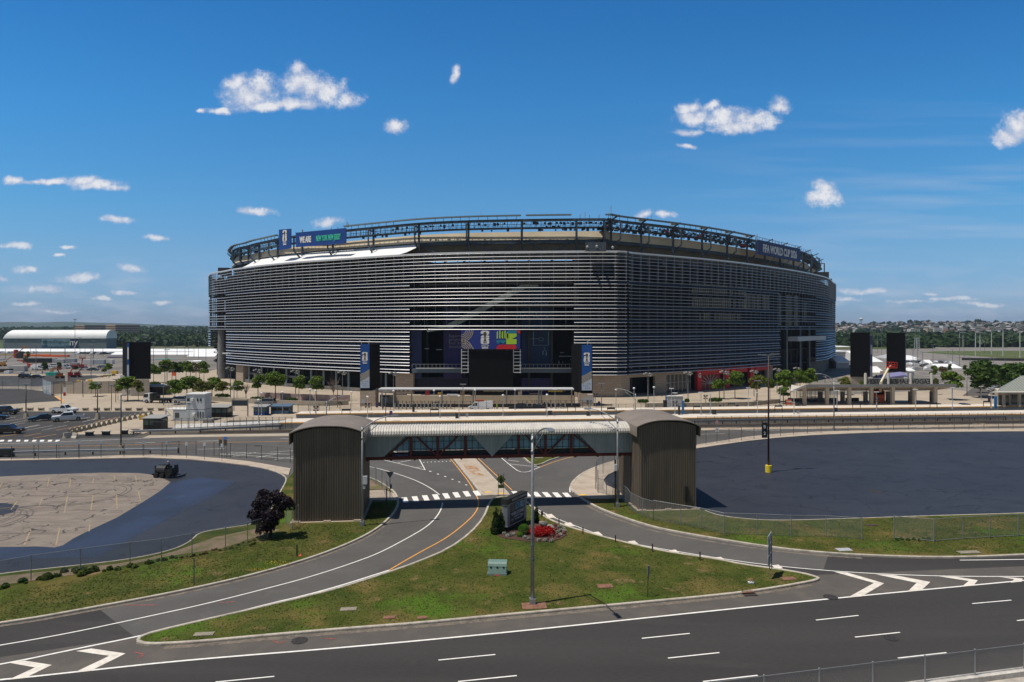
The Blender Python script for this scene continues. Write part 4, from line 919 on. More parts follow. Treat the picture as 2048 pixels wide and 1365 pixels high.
def arcband(cx,cy,r0,r1,a0,a1,n=10):
    return [[(cx+rr_*math.cos(math.radians(a)),cy+rr_*math.sin(math.radians(a))) for rr_,a in ((r0,a0+(a1-a0)*k/n),(r1,a0+(a1-a0)*k/n),(r1,a0+(a1-a0)*(k+1)/n),(r0,a0+(a1-a0)*(k+1)/n))] for k in range(n)]
pol=[]
for r in (9,12.5,16,19.5,23): pol+=arcband(922.6,660.6,r,r+1.3,0,90) if r<20 else arcband(922.6,660.6,r,r+1.2,0,90)
for r in (4,7.5,11,14.5,18): pol+=arcband(922.6,698.4+4,r+4,r+5.4,-88,-15)
pol=[[(min(max(x,922.8),1040),min(max(y,660.8),698.2)) for x,y in p] for p in pol]
flat('stripes',pol,goldp)
stars=[]
for cx,cy in ((924,682),(931,688),(939,691),(946,697)): stars.append([(cx+(2.2 if k%2==0 else .9)*math.sin(math.pi*k/5),cy-(2.2 if k%2==0 else .9)*math.cos(math.pi*k/5)) for k in range(10)])
flat('stars',stars,goldp,.05)
lime=M('shape_lime',(.42,.66,.04),.6); redc=M('shape_red',(.60,.02,.03),.6); tealc=M('shape_teal',(.02,.22,.32),.6)
flat('lime_shapes',[c2([(870,1095),(955,1095),(955,1120),(915,1140),(955,1142),(955,1183),(870,1183)])]+[c2([(x,1070 if x%2 else 1085),(x+11,1072),(x+11,1135+k*2%9),(x,1140-k*3%17)]) for k,x in enumerate(range(792,880,21))],lime)
flat('red_shapes',[c2([(790,1223),(793,1200),(815,1187),(940,1187),(952,1200),(955,1223)]),c2([(955,1070),(985,1070),(985,1100),(965,1090)])],redc,.05)
flat('teal_shapes',[c2([(878,1070),(955,1070),(955,1094),(885,1094)]),c2([(790,1150),(868,1150),(868,1160),(845,1180),(825,1165),(800,1183),(790,1165)])],tealc,.04)
logo26(bn,Xa(970,189.6)-bn.location.x,-.0,Za(675.5,189.6)-bn.location.z,2.35,0,True,front=-.06)
# ================================================================ FOOTBRIDGE AND ITS TWO STAIR TOWERS
RB=math.radians(5.6); ub=Vector((math.cos(RB),math.sin(RB),0)); vb_=Vector((-math.sin(RB),math.cos(RB),0))
def corr(name,c,pitch,depth_dir=0):
    """painted corrugated steel: real ribs are modelled, this only adds weathering"""
    return M(name,c,.5,metal=.15,var=.2,scale=1.1,stretch=(1,1,.12),spec=.4,lo=.3,hi=.7)
brown=corr('tower_brown',(.175,.142,.108),.3); browr=M('tower_roof_brown',(.27,.225,.185),.5,metal=.1,var=.10,scale=.5)
greyc=corr('bridge_grey_green',(.33,.37,.37),.3); roofw=M('bridge_roof_white',(.60,.575,.53),.5,metal=.1,var=.10,scale=1.2)
def tower(label,fl,fr_w,depth,zt):
    """fl = front left corner on the ground, front runs along ub"""
    t=thing('stair_tower',label,'stair tower',fl,RB)
    w=fr_w
    # ribbed walls (local: x along front, y back)
    mb=MB()
    def ribs(p0,p1,z0,z1f,n_out):
        L_=(Vector(p1)-Vector(p0)).length; d=(Vector(p1)-Vector(p0))/L_; k=max(2,int(L_/.235)); 
        prof=[]
        for i in range(k):
            a=L_*i/k; s_=L_/k
            prof+= [(a,0),(a+s_*.45,0),(a+s_*.55,.085),(a+s_*.9,.085)]
        prof.append((L_,0)); lo=[];hi=[]
        for a,o in prof:
            q=Vector(p0)+d*a+Vector(n_out)*o; lo.append((q.x,q.y,z0)); hi.append((q.x,q.y,z1f(q.x)))
        mb.sheet([lo,hi])
    def arch(x): u_=min(1,max(-1,(x-w/2)/(w/2+.3))); return zt-.12+.66*(1-abs(u_)**2.4)
    ribs((0,0,0),(w,0,0),.12,arch,(0,-1,0)); ribs((w,0,0),(w,depth,0),.12,lambda x:zt,(1,0,0)); ribs((w,depth,0),(0,depth,0),.12,arch,(0,1,0)); ribs((0,depth,0),(0,0,0),.12,lambda x:zt,(-1,0,0))
    obj('wall',mb,brown,t)
    # barrel roof with drip sides
    mb=MB(); out=[];inn=[]
    pts=[(-.42,zt-.95),(-.42,zt+.05)]
    for k in range(21):
        u_=-1+2*k/20; pts.append((w/2+u_*(w/2+.42),zt+.12+.70*(1-abs(u_)**2.6)))
    pts+=[(w+.42,zt+.05),(w+.42,zt-.95)]
    ys=[-.42]+[(-.42+(depth+.92)*k/12) for k in range(1,12)]+[depth+.5]
    rows=[[(x,y,z) for x,z in pts] for y in ys]; mb.sheet(rows)
    inn=[(x*.985+w*.0075,z-.10) for x,z in pts]
    mb.sheet([[(x,y,z) for x,z in inn] for y in (ys[-1],ys[0])]); 
    for y in (ys[0],ys[-1]): mb.sheet([[(x,y,z) for x,z in pts],[(x,y,z) for x,z in inn]])
    for k in range(1,14): # standing seams
        y=-.5+(depth+1)*k/14; mb.sheet([[(x,y-.03,z+.03) for x,z in pts[1:-1]],[(x,y+.03,z+.03) for x,z in pts[1:-1]]])
    obj('roof',mb,browr,t,smooth=False)
    mb=MB(); mb.bb(-.35,w+.35,-.35,depth+.3,-.02,.14); 
    for x in (.3,w*.5,w-.3): mb.bb(x-.35,x+.35,-.28,.05,.14,.24)
    obj('footing',mb,walk,t)
    return t
fl=G(588,1047); tw1=tower('brown corrugated stair tower at the left end of the footbridge',(fl.x,fl.y,0),6.55,7.6,8.95)
fr=G(1279,1023); tw2=tower('brown corrugated stair tower at the right end of the footbridge by the dark lot',(fr.x,fr.y,0),6.2,8.6,8.95)
tw2l=M('fixture_dark',(.02,.02,.02),.5)
mb=MB(); mb.bb(4.9,5.25,-.3,-.07,.9,2.6); obj('door_hood',mb,tw2l,tw2)
mb=MB(); mb.bb(-.14,-.05,3.0,3.12,1,7.6); obj('wall_slot',mb,tw2l,tw2)
# bridge
bx0=Vector((-16.5,72.5,0)); Lb=30.2
br=thing('footbridge','covered grey footbridge with red steel trusses spanning the ramps','footbridge',bx0,RB)
zb,ze=5.55,8.15; wd=2.7
mb=MB(); k=int(Lb/.28)
# ribbed curved roof
prof=[(-.36,ze-.18),(-.40,ze+.05),(-.28,ze+.36),(.05,ze+.58),(.55,ze+.74),(1.35,ze+.82),(2.15,ze+.74),(2.65,ze+.58),(2.98,ze+.36),(3.10,ze+.05),(3.06,ze-.18)]
rows=[]
for i in range(k):
    s_=Lb/k; 
    for a,o in ((0,0),(.45,0),(.55,.07),(.95,.07)):
        x=(i+a)*s_; rows.append([(x,y+(-o if y<.5 else (o if y>2.3 else 0)),z+o) for y,z in prof])
mb.sheet(rows); obj('roof',mb,roofw,br)
red=M('truss_red',(.12,.018,.014),.55,var=.15,scale=1)
# grey cladding: full panels at both ends and a V in the middle
def clad(y,outw):
    def pan(mb,fx0,fx1,zlo):  # zlo(x) lower edge
        k=int((fx1-fx0)/.16); 
        for i in range(k):
            x=fx0+(fx1-fx0)*i/k; x1=fx0+(fx1-fx0)*(i+1)/k; o=.05*outw if i%2 else 0
            za,zc=zlo(x),zlo(x1); mb.quad((x,y+o,za),(x1,y+o,zc),(x1,y+o,ze),(x,y+o,ze)); mb.quad((x,y,za),(x,y+.05*outw,za),(x,y+.05*outw,ze),(x,y,ze))
    zl=zb+.25
    mb=MB(); pan(mb,0,2.9,lambda x: zl); pan(mb,2.9,5.25,lambda x: zl+(x-2.9)/2.35*(ze-zl)*.985)
    obj('cladding',mb,greyc,br); mb=MB(); pan(mb,12.13,14.41,lambda x: ze-(x-12.13)/2.28*(ze-zl+.2)); pan(mb,14.41,16.86,lambda x: zl-.2+(x-14.41)/2.45*(ze-zl+.2))
    obj('cladding',mb,greyc,br); mb=MB(); pan(mb,23.64,25.97,lambda x: ze-(x-23.64)/2.33*(ze-zl)); pan(mb,25.97,Lb,lambda x: zl)
    obj('cladding',mb,greyc,br)
clad(0,-1); clad(wd,1)
mb=MB()
for y in (.18,wd-.18):
    mb.bb(0,Lb,y-.12,y+.12,zb-.12,zb+.22); mb.bb(0,Lb,y-.1,y+.1,ze-.3,ze-.08)
    xs=[5.4,8.4,10.9,13.4,16.4,19.2,21.4,23.9,26.9]
    for x in (9.4,12.35,13.45,15.3,19.0+.3,22.6-.3,24.6,):
        pass
    for x in (5.72,8.55,11.52,17.33,20.28,23.13): mb.bb(x-.13,x+.13,y-.1,y+.1,zb,ze-.1)
    for a,b in (((6.2,ze-.2),(8.55,zb+.1)),((10.8,ze-.2),(8.55,zb+.1)),((18.0,ze-.2),(20.28,zb+.1)),((22.6,ze-.2),(20.28,zb+.1)),((3.0,zb+.1),(5.6,ze-.2)),((26.0,zb+.1),(23.3,ze-.2))): mb.beam((a[0],y,a[1]),(b[0],y,b[1]),.16,.16)
mb.bb(0,Lb,.3,wd-.3,zb-.05,zb+.1)
for i in range(12): mb.bb(1+2.5*i,1.2+2.5*i,.1,wd-.1,zb-.22,zb-.06)
obj('truss',mb,red,br)
mb=MB()
for y in (.42,wd-.42): mb.bb(2.9,Lb-3.4,y-.02,y+.02,zb+.78,ze-.12)
obj('screen',mb,M('bridge_screen_teal',(.20,.36,.44),.45,var=.15,scale=.5),br)
mb=MB()
for y in (.36,):
    x=3.0
    while x<Lb-3.4: mb.bb(x-.02,x+.02,y-.02,y+.02,zb+.1,ze-.2); x+=.62
    for z in (zb+.95,zb+1.75): mb.bb(5.4,Lb-3.4,y-.015,y+.015,z-.02,z+.02)
mb.bb(5.4,Lb-3.4,.38,.42,zb+.1,zb+.75)
obj('glazing_bars',mb,M('bridge_dark',(.02,.022,.025),.6),br)
# ================================================================ LAMPS
galv=M('galvanised_steel',(.30,.315,.33),.45,metal=.45,var=.12,scale=1.5); galv_d=M('pole_dark_grey',(.10,.105,.11),.5,metal=.2); whitem=M('white_metal',(.72,.72,.70),.5)
concb=M('concrete_base',(.40,.34,.26),.85,var=.2,scale=3,bump=.3); blackm=M('black_paint',(.015,.015,.016),.5)
def cobra(h,arm,az,base=True,r=.14,mat=galv,conc=None):
    """street lamp with truss arm pointing along az (radians, 0 = +x)"""
    t=thing('street_lamp','x','street lamp')
    mb=MB(); mb.tube([(0,0,.45),(0,0,h*.5),(0,0,h)],[r,r*.8,r*.6],12); mb.ball((0,0,h),r*.7,8,4); obj('pole',mb,mat,t,smooth=True)
    mb=MB(); mb.box((0,0,.27),(.42,.42,.54)); mb.box((0,0,.02),(.5,.5,.05)); obj('base_box',mb,mat,t)
    ca,sa=math.cos(az),math.sin(az); P=lambda a,z:(ca*a,sa*a,z)
    mb=MB(); z0=h-.35
    up=[P(arm*k/8,z0+1.25*(math.sin(k/8*math.pi/2))**.85-.0) for k in range(9)]
    mb.tube(up,[.055]*9,8); mb.tube([P(0,z0-.85),P(arm*.35,z0+.05),P(arm*.62,z0+.72)],.035,8)
    mb.tube([P(arm*.28,z0-.13),P(arm*.28,z0+.55)],.02,6); mb.tube([(0,0,z0-.95),(0,0,z0-.72)],r*.85,10); mb.tube([(0,0,z0-.1),(0,0,z0+.12)],r*.85,10)
    obj('arm',mb,mat,t,smooth=True)
    mb=MB(); e=P(arm+.3,z0+1.27); R=Matrix.Rotation(az,3,'Z'); mb.box(e,(.85,.34,.14),az,taper=.75); mb.box(P(arm+.42,z0+1.18),(.5,.26,.08),az); obj('lamp_head',mb,mat,t)
    return t
p=G(1065,1212)
l1=cobra(12.0,3.4,math.radians(-73)); l1.location=p; l1['label']='tall grey street lamp standing on the grass island in the foreground'; l1['group']='grey truss-arm street lamps'
mb=MB(); mb.tube([(0,0,3.2),(0,0,3.3)],.155,12); mb.tube([(0,0,4.2),(0,0,4.26)],.15,12); mb.tube([(0,0,4.7),(0,0,4.76)],.148,12); obj('pole_band',mb,galv_d,l1)
mb=MB(); mb.box((p.x+.1,p.y-.35,.14),(1.7,1.1,.05),.1); solo('junction_cover',mb,M('rusty_cover',(.22,.11,.07),.8,var=.3,scale=4),'square rust-brown ground cover at the foot of the island street lamp','ground cover',(p.x,p.y-.35,.12))
def lamp(px,py,top,arm,az,label,z=0,r=.13):
    q=G(px,py,z); h=Za(top,q.y)-z; t=cobra(h,arm,math.radians(az),r=r); t.location=q; t['label']=label; t['group']='grey truss-arm street lamps'; return t
t2=lamp(724.5,1054,853,2.9,18,'grey street lamp beside the left stair tower with a cabinet box on its pole')
mb=MB(); mb.box((.28,-.05,4.6),(.42,.3,.8)); mb.box((.2,-.05,3.9),(.2,.2,.3)); obj('cabinet',mb,M('cabinet_pale',(.55,.57,.58),.5),t2)
t3=lamp(1235,1016,838,3.2,150,'grey street lamp beside the right stair tower carrying a small white box')
mb=MB(); mb.box((-.2,-.12,4.4),(.3,.25,.7)); obj('cabinet',mb,M('cabinet_pale',()),t3); mb=MB(); mb.box((.05,-.2,1.7),(.35,.05,.5)); obj('notice',mb,galv_d,t3); mb=MB(); mb.bb(-.32,-.14,-.02,.1,0,5.2); obj('conduit',mb,blackm,t3)
lamp(1668,862,758,2.6,160,'grey street lamp on the sidewalk in front of the station canopy')
lamp(1271,845,788,3.6,155,'grey street lamp on the platform behind the right stair tower')
lamp(653,845,803,2.9,25,'grey street lamp with a flat disc rising behind the left stair tower')
# tall brown pole with sign B 2 in a yellow base
q=G(1537,945); t=thing('lot_lamp','tall brown lot lamp with a B 2 sign and a yellow round base','lot lamp',q)
hb=Za(712,q.y); brn=M('pole_brown',(.045,.025,.022),.5)
mb=MB(); mb.tube([(0,0,.9),(0,0,hb)],[.13,.08],10); obj('pole',mb,brn,t,smooth=True)
mb=MB(); mb.cyl((0,0,0),.42,.95,20); obj('base',mb,M('base_yellow',(.80,.60,.04),.6,var=.1,scale=3),t,smooth=False)
mb=MB(); mb.box((-.55,-.05,5.7),(.75,.06,2.05)); obj('sign',mb,M('sign_black',(.015,.02,.025),.5),t)
text('B',.62,wht,t,(-.55,-.09,6.15),(R90,0,0),bold=.0); text('2',.62,M('sign_white',()),t,(-.55,-.09,5.25),(R90,0,0),bold=0)
mb=MB(); mb.beam((-.9,0,hb),(.9,0,hb),.08); 
for x in (-1.1,-.6,.6,1.15): mb.box((x,0,hb+.12+.1*(x>0)),(.5,.35,.14),0)
obj('lamp_head',mb,galv,t)
# shoebox lamps on concrete pedestals (upper left lot)
def shoebox(h,two=False,ped=True,r=.09,mat=galv_d,hd=.7):
    t=thing('lot_lamp','x','lot lamp'); z0=0
    if ped:
        mb=MB(); mb.box((0,0,.6),(.85,.85,1.2),taper=.62); obj('pedestal',mb,concb,t); z0=1.2
    mb=MB(); mb.tube([(0,0,z0),(0,0,h)],[r,r*.8],8); obj('pole',mb,mat,t,smooth=True)
    mb=MB(); mb.box((hd*.55,0,h),(hd,.42,.16)); 
    if two: mb.box((-hd*.55,0,h),(hd,.42,.16)); mb.beam((-.5,0,h-.12),(.5,0,h-.12),.06)
    obj('lamp_head',mb,galv,t); return t
for (px,py,top,two,ped,lab) in ((242,907,791,False,True,'grey lamp on a concrete pedestal behind the guardrail of the left street'),(52,838,769,True,True,'dark lamp on a concrete pedestal behind the black pickup'),(195,838,768,True,True,'dark lamp on a concrete pedestal right of the white pickup'),
    (122.5,808,761,True,False,'thin grey lamp behind the single-cab white pickup'),(166,795,752,True,False,'thin grey lamp behind the fenced yard corner'),(223,821,771,True,False,'thin dark lamp at the end of the row of planters'),(231.5,805,759,True,False,'thin grey lamp before the leafy tree left of the black pylon'),
    (327,811,765,True,False,'thin grey lamp in front of the flatbed truck'),(468,822,773,True,False,'thin grey lamp behind the dark twin-post board'),(675,815,772,True,False,'thin grey lamp beside the bare tree'),
    (1203,838,768,True,False,'thin grey lamp in front of the right banner pylon'),(1336,790,766,True,False,'thin grey lamp in front of the lobby glass'),(1515,822,762,True,False,'thin grey lamp amid the trees by the red gate'),(1587,775,757,True,False,'thin grey lamp at the bay right of the red gate'),
    (1650,766,753,True,False,'thin grey lamp above the station canopy, left of the dark pylon'),(1699,767,750,True,False,'thin grey lamp above the station canopy touching the dark pylon'),(1934,792,755,False,False,'grey lamp standing in the road bend right of the station canopy'),
    (771.5,855,785,True,False,'grey pole with small cameras in front of the left canopy end'),(926,822,769,True,False,'grey pole with cameras in front of the video board')):
    q=G(px,py); h=Za(top,q.y); t=shoebox(h,two,ped,r=.12 if ped else .09); t.location=q; t['label']=lab; t['group']='post-top lamps around the stadium'
# multi-lamp clusters in front of the stadium
def cluster(h):
    t=thing('floodlight_pole','x','floodlight pole'); mb=MB(); mb.tube([(0,0,0),(0,0,h)],[.13,.09],8); mb.beam((-1,0,h-.3),(1,0,h-.3),.08); mb.beam((-.5,0,h-2.3),(.2,0,h-2.3),.08); obj('pole',mb,M('pole_mid_grey',(.20,.21,.22),.5),t)
    mb=MB()
    for x,z in ((-1.0,0),(-.45,.25),(.1,-.5),(.5,.1),(.95,-.25),(.6,-.6)): mb.box((x,-.1,h+z),(.55,.5,.42),x*2)
    obj('lamp_heads',mb,M('lamp_head_grey',(.34,.34,.33),.5,var=.3,scale=3),t); return t
cl0=cluster(9.0); first=True
for i,(px,top,d) in enumerate(((461,737,192),(516,741,188),(591,743,186),(685,745,184),(787,747,184),(1296,748,182),(1376,746,184),(1448,744,188),(1508,743,196),(1554,739,205),(1594,737,214))):
    z=Za(top,d); lab='pole with a cluster of floodlights before the stadium, %s from the left'%ORD[i]
    if first: t=cl0; t.location=(Xa(px,d),d,0); t['label']=lab; t['group']='floodlight poles before the stadium'; t.scale=(1,1,z/9); first=False
    else: t=dup(cl0,(Xa(px,d),d,0),0,lab,'floodlight poles before the stadium'); t.scale=(1,1,z/9)
# ================================================================ FENCES AND RAILS
chain=chainmat('chain_link',.26,.075); chain_far=chainmat('chain_link_far',.16,.09,(.10,.10,.11))
def fence(name,label,pts,h,mat=chain,post=galv_d,z0=0.,step=None,pr=.035,cat='chain-link fence',toprail=True,postlist=None,lean=0,group=None,botrail=False,mesh=True):
    """pts: ground positions (px,py) on the ground or Vectors; posts at every point (or every step m)"""
    P=[Vector((*G(*p,z0)[:2],z0)) if not isinstance(p,Vector) else p for p in pts]
    if step:
        Q=[P[0]]; 
        for a,b in zip(P,P[1:]):
            n=max(1,round((b-a).length/step)); Q+=[a.lerp(b,k/n) for k in range(1,n+1)]
        P=Q
    t=thing(name,label,cat,P[0],0,group)
    for p_ in P:
        mb=MB(); mb.cyl(p_,pr,h+.05,6); obj('post',mb,post,t,True)
    if toprail:
        mb=MB(); mb.tube([p_+Vector((0,0,h)) for p_ in P],.022,5)
        if botrail: mb.tube([p_+Vector((0,0,.1)) for p_ in P],.022,5)
        obj('rail',mb,post,t,True)
    if mesh:
        mb=MB(); uv=[]; s_=0
        for a,b in zip(P,P[1:]):
            l=(b-a).length; mb.quad(tuple(a+Vector((0,0,.05))),tuple(b+Vector((0,0,.05))),tuple(b+Vector((0,0,h))),tuple(a+Vector((0,0,h)))); uv+=[(s_,0),(s_+l,0),(s_+l,h),(s_,h)]; s_+=l
        obj('mesh',mb,mat,t,True,uv=uv)
    return t
fence('chain_link_fence','chain-link fence along the grass verge of the left lot',[(-110,1195),(62,1162),(161,1147),(260,1133),(323,1125),(384,1113),(451,1099),(495,1089),(535,1076)],1.95,z0=.12,post=galv)
fence('chain_link_fence','thin posts and wire fence on the grass of the right lot',[(1307,1041),(1361,1051),(1402,1058),(1448,1069),(1514,1071),(1582,1074),(1652,1075),(1724,1080)],2.0,z0=.12,post=galv)
fence('chain_link_fence','taller fence panel with a middle rail at the right edge of the grass',[(1788,1077),(1868,1084),(1926,1079),(1979,1076),(2036,1073),(2110,1068)],2.05,z0=.12,post=galv,pr=.045,botrail=True)
fence('chain_link_fence','short fence wrapping the corner of the right stair tower',[(1226,1000),(1246,1003),(1255,1012),(1262,1022),(1285,1034),(1307,1041)],1.9,z0=.12,post=galv)
fence('chain_link_fence','curved fence between the ramp sidewalk and the dark right lot',[(1229,946),(1206,948),(1193,965),(1191,978),(1196,986)],2.6,z0=.13,post=galv_d)
fence('chain_link_fence','low fence and gate at the sidewalk left of the right tower',[(1196,986),(1213,990),(1226,1000)],1.7,z0=.13,post=galv_d)
fence('chain_link_fence','dark posts along the curved path right of the left stair tower',[(720,955),(737,961),(752,969),(764,975),(774,1002)],2.0,z0=.13,post=galv_d)
fence('gate','low black gate across the path at the left tower',[(716,1006),(773,1006)],1.5,z0=.13,post=blackm,cat='gate')
fence('chain_link_fence','short fence panel leaning on the left stair tower',[(572,1050),(584,1060),(597,1048)],1.9,z0=.12,post=galv)
fence('chain_link_fence','long wire fence along the sidewalk beyond the left lot',[(23,921),(68,919.5),(113,918.5),(157,917.5),(202,916),(248,915),(286,914),(324,914),(358,910),(392,911),(428,913),(461,915),(493,917),(523,920),(555,923),(581,926)],2.1,post=galv_d,mat=chain_far,pr=.04)
fence('chain_link_fence','long wire fence along the sidewalk behind the right lot',[(1393,893),(1412,891),(1434,888),(1458,886),(1483,883),(1508,880),(1534,877),(1561,874),(1587,871),(1615,869),(1642,867),(1669,864),(1696,864),(1726,863),(1756,862.5),(1787,862),(1817,861.5),(1848,861),(1878,861),(1909,861),(1938,861),(1968,861),(1997,860.5),(2026,860.5),(2060,860.5)],2.4,post=galv_d,mat=chain_far,pr=.04)
fence('chain_link_fence','tall screened fence around the far left yard',[(-60,781),(5,781),(37,781),(62,781),(85,780)],3.7,post=galv_d,mat=M('fence_screen_grey',(.33,.34,.35),.8,var=.2,scale=.3,alpha=.5),step=8)
fence('chain_link_fence','pale blue-grey screened fence curving into the plaza',[(85,780),(86,785),(93,789),(103,791),(107,790)],4.0,post=galv_d,mat=M('fence_screen_blue',(.36,.42,.48),.8,var=.15,scale=.4,alpha=.8))
fence('chain_link_fence','tall tan-panelled wire fence behind the plaza at left',[(107,789),(130,788),(165,788),(200,788),(235,787),(262,787)],3.7,post=galv_d,mat=M('fence_panel_tan',(.34,.29,.24),.8,var=.08,scale=.2,alpha=.8),step=2.6,pr=.06)
# near fence on its wall, lower right corner
wallt=M('near_wall_concrete',(.42,.38,.34),.85,var=.2,scale=1.5,bump=.3)
def wl(px): k=(px-1024)/F; d=(33-.22*24.75)/(1-.22*k); return Vector((k*d,d,0))
W0=wl(1300); W1=wl(2300); wdv=(W1-W0).normalized(); wn=Vector((-wdv.y,wdv.x,0)); ZW=3.04; ZF=4.22
t=thing('overpass_wall','pale concrete parapet wall in the lower right corner of the view','parapet wall',(W0.x,W0.y,0))
mb=MB(); a=W0-wn*1.6; b=W1-wn*1.6; c=W1+wn*.12; d_=W0+wn*.12
mb.add([(a.x,a.y,0),(b.x,b.y,0),(c.x,c.y,0),(d_.x,d_.y,0),(a.x,a.y,ZW-.25),(b.x,b.y,ZW-.25),(c.x,c.y,ZW-.25),(d_.x,d_.y,ZW-.25)],[(0,1,5,4),(1,2,6,5),(2,3,7,6),(3,0,4,7),(4,5,6,7)]); obj('walkway',mb,wallt,t,True)
mb=MB(); a=W0-wn*.22; b=W1-wn*.22; c=W1+wn*.18; d_=W0+wn*.18; z0_,z1_=ZW-.25,ZW
mb.add([(a.x,a.y,z0_),(b.x,b.y,z0_),(c.x,c.y,z0_-.3),(d_.x,d_.y,z0_-.3),(a.x,a.y,z1_),(b.x,b.y,z1_),(c.x,c.y,z1_),(d_.x,d_.y,z1_)],[(0,1,5,4),(1,2,6,5),(2,3,7,6),(3,0,4,7),(4,5,6,7)]); obj('coping',mb,M('coping_concrete',(.50,.47,.43),.85,var=.25,scale=2),t,True)
t=thing('overpass_fence','galvanised chain-link fence on the concrete parapet at lower right','chain-link fence',(W0.x,W0.y,ZW))
P=[]
for px in (1310,1421,1528,1638.5,1745.5,1850,1950,2048,2150):
    q=wl(px); P.append((Vector((q.x,q.y,ZW)),ZF-ZW)); mb=MB(); mb.cyl((q.x,q.y,ZW-.05),.035,ZF-ZW+.05,8); mb.ball((q.x,q.y,ZF+.03),.05,6,4); obj('post',mb,galv,t,True)
mb=MB(); uv=[]; s_=0
for (a,ha),(b,hb_) in zip(P,P[1:]):
    l=(b-a).length; mb.quad(tuple(a),tuple(b),tuple(b+Vector((0,0,hb_))),tuple(a+Vector((0,0,ha)))); uv+=[(s_,0),(s_+l,0),(s_+l,hb_),(s_,ha)]; s_+=l
obj('mesh',mb,chainmat('chain_link_near',.30,.05,(.36,.35,.34)),t,True,uv=uv)
mb=MB(); mb.tube([a+Vector((0,0,h)) for a,h in P],.018,6)
w_=[]
for (a,ha),(b,hb_) in zip(P,P[1:]):
    for k in range(10): w_.append(a.lerp(b,k/10)+Vector((0,0,ha-.12+.03*math.sin(k*2.4+a.x))))
mb.tube(w_,.008,4); obj('rail',mb,galv,t,True)
# guardrails
def guard(label,pts,h=.75,step=3.8,z0=0,big=1.,z_off=0):
    P=[G(*p,z0) for p in pts]; t=thing('guardrail',label,'guardrail',P[0]); mb=MB()
    lo=[[(p_.x,p_.y-.06,p_.z+h*f) for p_ in P] for f in (.55,.68,.78,.9,1.02)]
    for j,r in enumerate(lo):
        if j%2: lo[j]=[(x,y-.07,z) for x,y,z in r]
    mb.sheet(lo); lo2=[[(x,y+.1,z) for x,y,z in r] for r in lo[::-1]]; mb.sheet(lo2); mb.sheet([lo[-1],lo2[0]])
    obj('rail',mb,M('guardrail_steel',(.20,.22,.25),.45,metal=.4),t,True)
    Q=[P[0]]
    for a,b in zip(P,P[1:]):
        n=max(1,round((b-a).length/step)); Q+=[a.lerp(b,k/n) for k in range(1,n+1)]
    for q in Q:
        mb=MB(); mb.bb(q.x-.08,q.x+.08,q.y,q.y+.15,q.z,q.z+h*.95); obj('post',mb,blackm,t,True)
    return t
guard('dark guardrail along the left street behind the fence, ending at a curved cap',[(22,914),(70,912.5),(130,911),(240,909),(300,907.5),(356,907)],.85)
guard('grey guardrail on the far side of the left street below the sheds',[(266,870),(300,869),(400,866),(500,861.5),(560,858.5),(610,856)],.85)
guard('long pale guardrail on the far side of the right street',[(1390,850),(1500,847.5),(1600,846),(1800,843.5),(1950,841.5),(2012,840.5)],.95,3.0)
# ================================================================ SMALL THINGS OF THE FOREGROUND
# transformer box
q=G(995,1147,.12); t=thing('utility_box','mint green transformer box with a sloped lid on the grass island','utility box',q,math.radians(-3))
gm=M('utility_green',(.145,.235,.205),.5,var=.1,scale=2)
mb=MB(); mb.add([(-.72,-.46,.16),(.72,-.46,.16),(.72,.42,.16),(-.72,.42,.16),(-.72,-.28,.66),(.72,-.28,.66),(.72,.42,.92),(-.72,.42,.92),(-.72,-.1,.9),(.72,-.1,.9)],[(0,1,5,4),(1,2,6,9,5),(2,3,7,6),(3,0,4,8,7)]); mb.add([(-.74,-.32,.63),(.74,-.32,.63),(.74,-.22,.82),(-.74,-.22,.82),(.74,-.08,.93),(-.74,-.08,.93),(.74,.44,.96),(-.74,.44,.96)],[(0,1,2,3),(3,2,4,5),(5,4,6,7)]); obj('body',mb,gm,t)
mb=MB(); mb.bb(-.76,.76,-.48,.46,0,.16); obj('base',mb,M('utility_green_pale',(.24,.33,.30),.6),t)
mb=MB()
for x in (-.5,0,.5): mb.box((x,-.34,.60),(.12,.06,.10))
obj('latch',mb,blackm,t)
mb=MB(); mb.box((.0,-.5,.02),(.35,.2,.04)); obj('red_tag',mb,M('tag_red',(.35,.03,.05),.7),t)
# crossing sign
q=G(1002,993,.14); t=thing('crossing_sign','yellow-green diamond pedestrian crossing sign with arrow plate at the median tip','road sign',q,math.radians(3))
sg=M('sign_fluor_green',(.13,.17,.035),.5); 
mb=MB()
for x in (-.32,.32): mb.bb(x-.03,x+.03,-.03,.03,0,2.6)
obj('post',mb,blackm,t)
mb=MB(); c=1.95+.0; s_=.56; mb.add([(0,-.06,c-s_),(s_,-.06,c),(0,-.06,c+s_),(-s_,-.06,c)],[(0,1,2,3)]); mb.add([(0,-.04,c-s_),(s_,-.04,c),(0,-.04,c+s_),(-s_,-.04,c)],[(3,2,1,0)]); obj('diamond_plate',mb,sg,t)
mb=MB(); mb.bb(-.34,.34,-.06,-.03,.95,1.36); obj('arrow_plate',mb,sg,t)
mb=MB(); mb.beam((-.2,-.08,1.24),(.12,-.08,1.08),.05,.02); mb.add([(.02,-.085,1.02),(.24,-.085,1.02),(.16,-.085,1.2)],[(0,1,2)]); obj('arrow',mb,blackm,t)
mb=MB(); mb.ball((.02,-.08,2.27),(.06,.01,.07),8,4)
for a,b in (((.01,2.2),(-.01,1.92)),((-.01,1.92),(-.16,1.62)),((0,1.94),(.08,1.78)),((.08,1.78),(.14,1.62)),((0,2.16),(-.14,2.0)),((-.14,2.0),(-.17,1.9)),((.01,2.16),(.14,2.04)),((.14,2.04),(.2,1.98))): mb.beam((a[0],-.08,a[1]),(b[0],-.08,b[1]),.055,.02)
obj('walking_figure',mb,blackm,t)
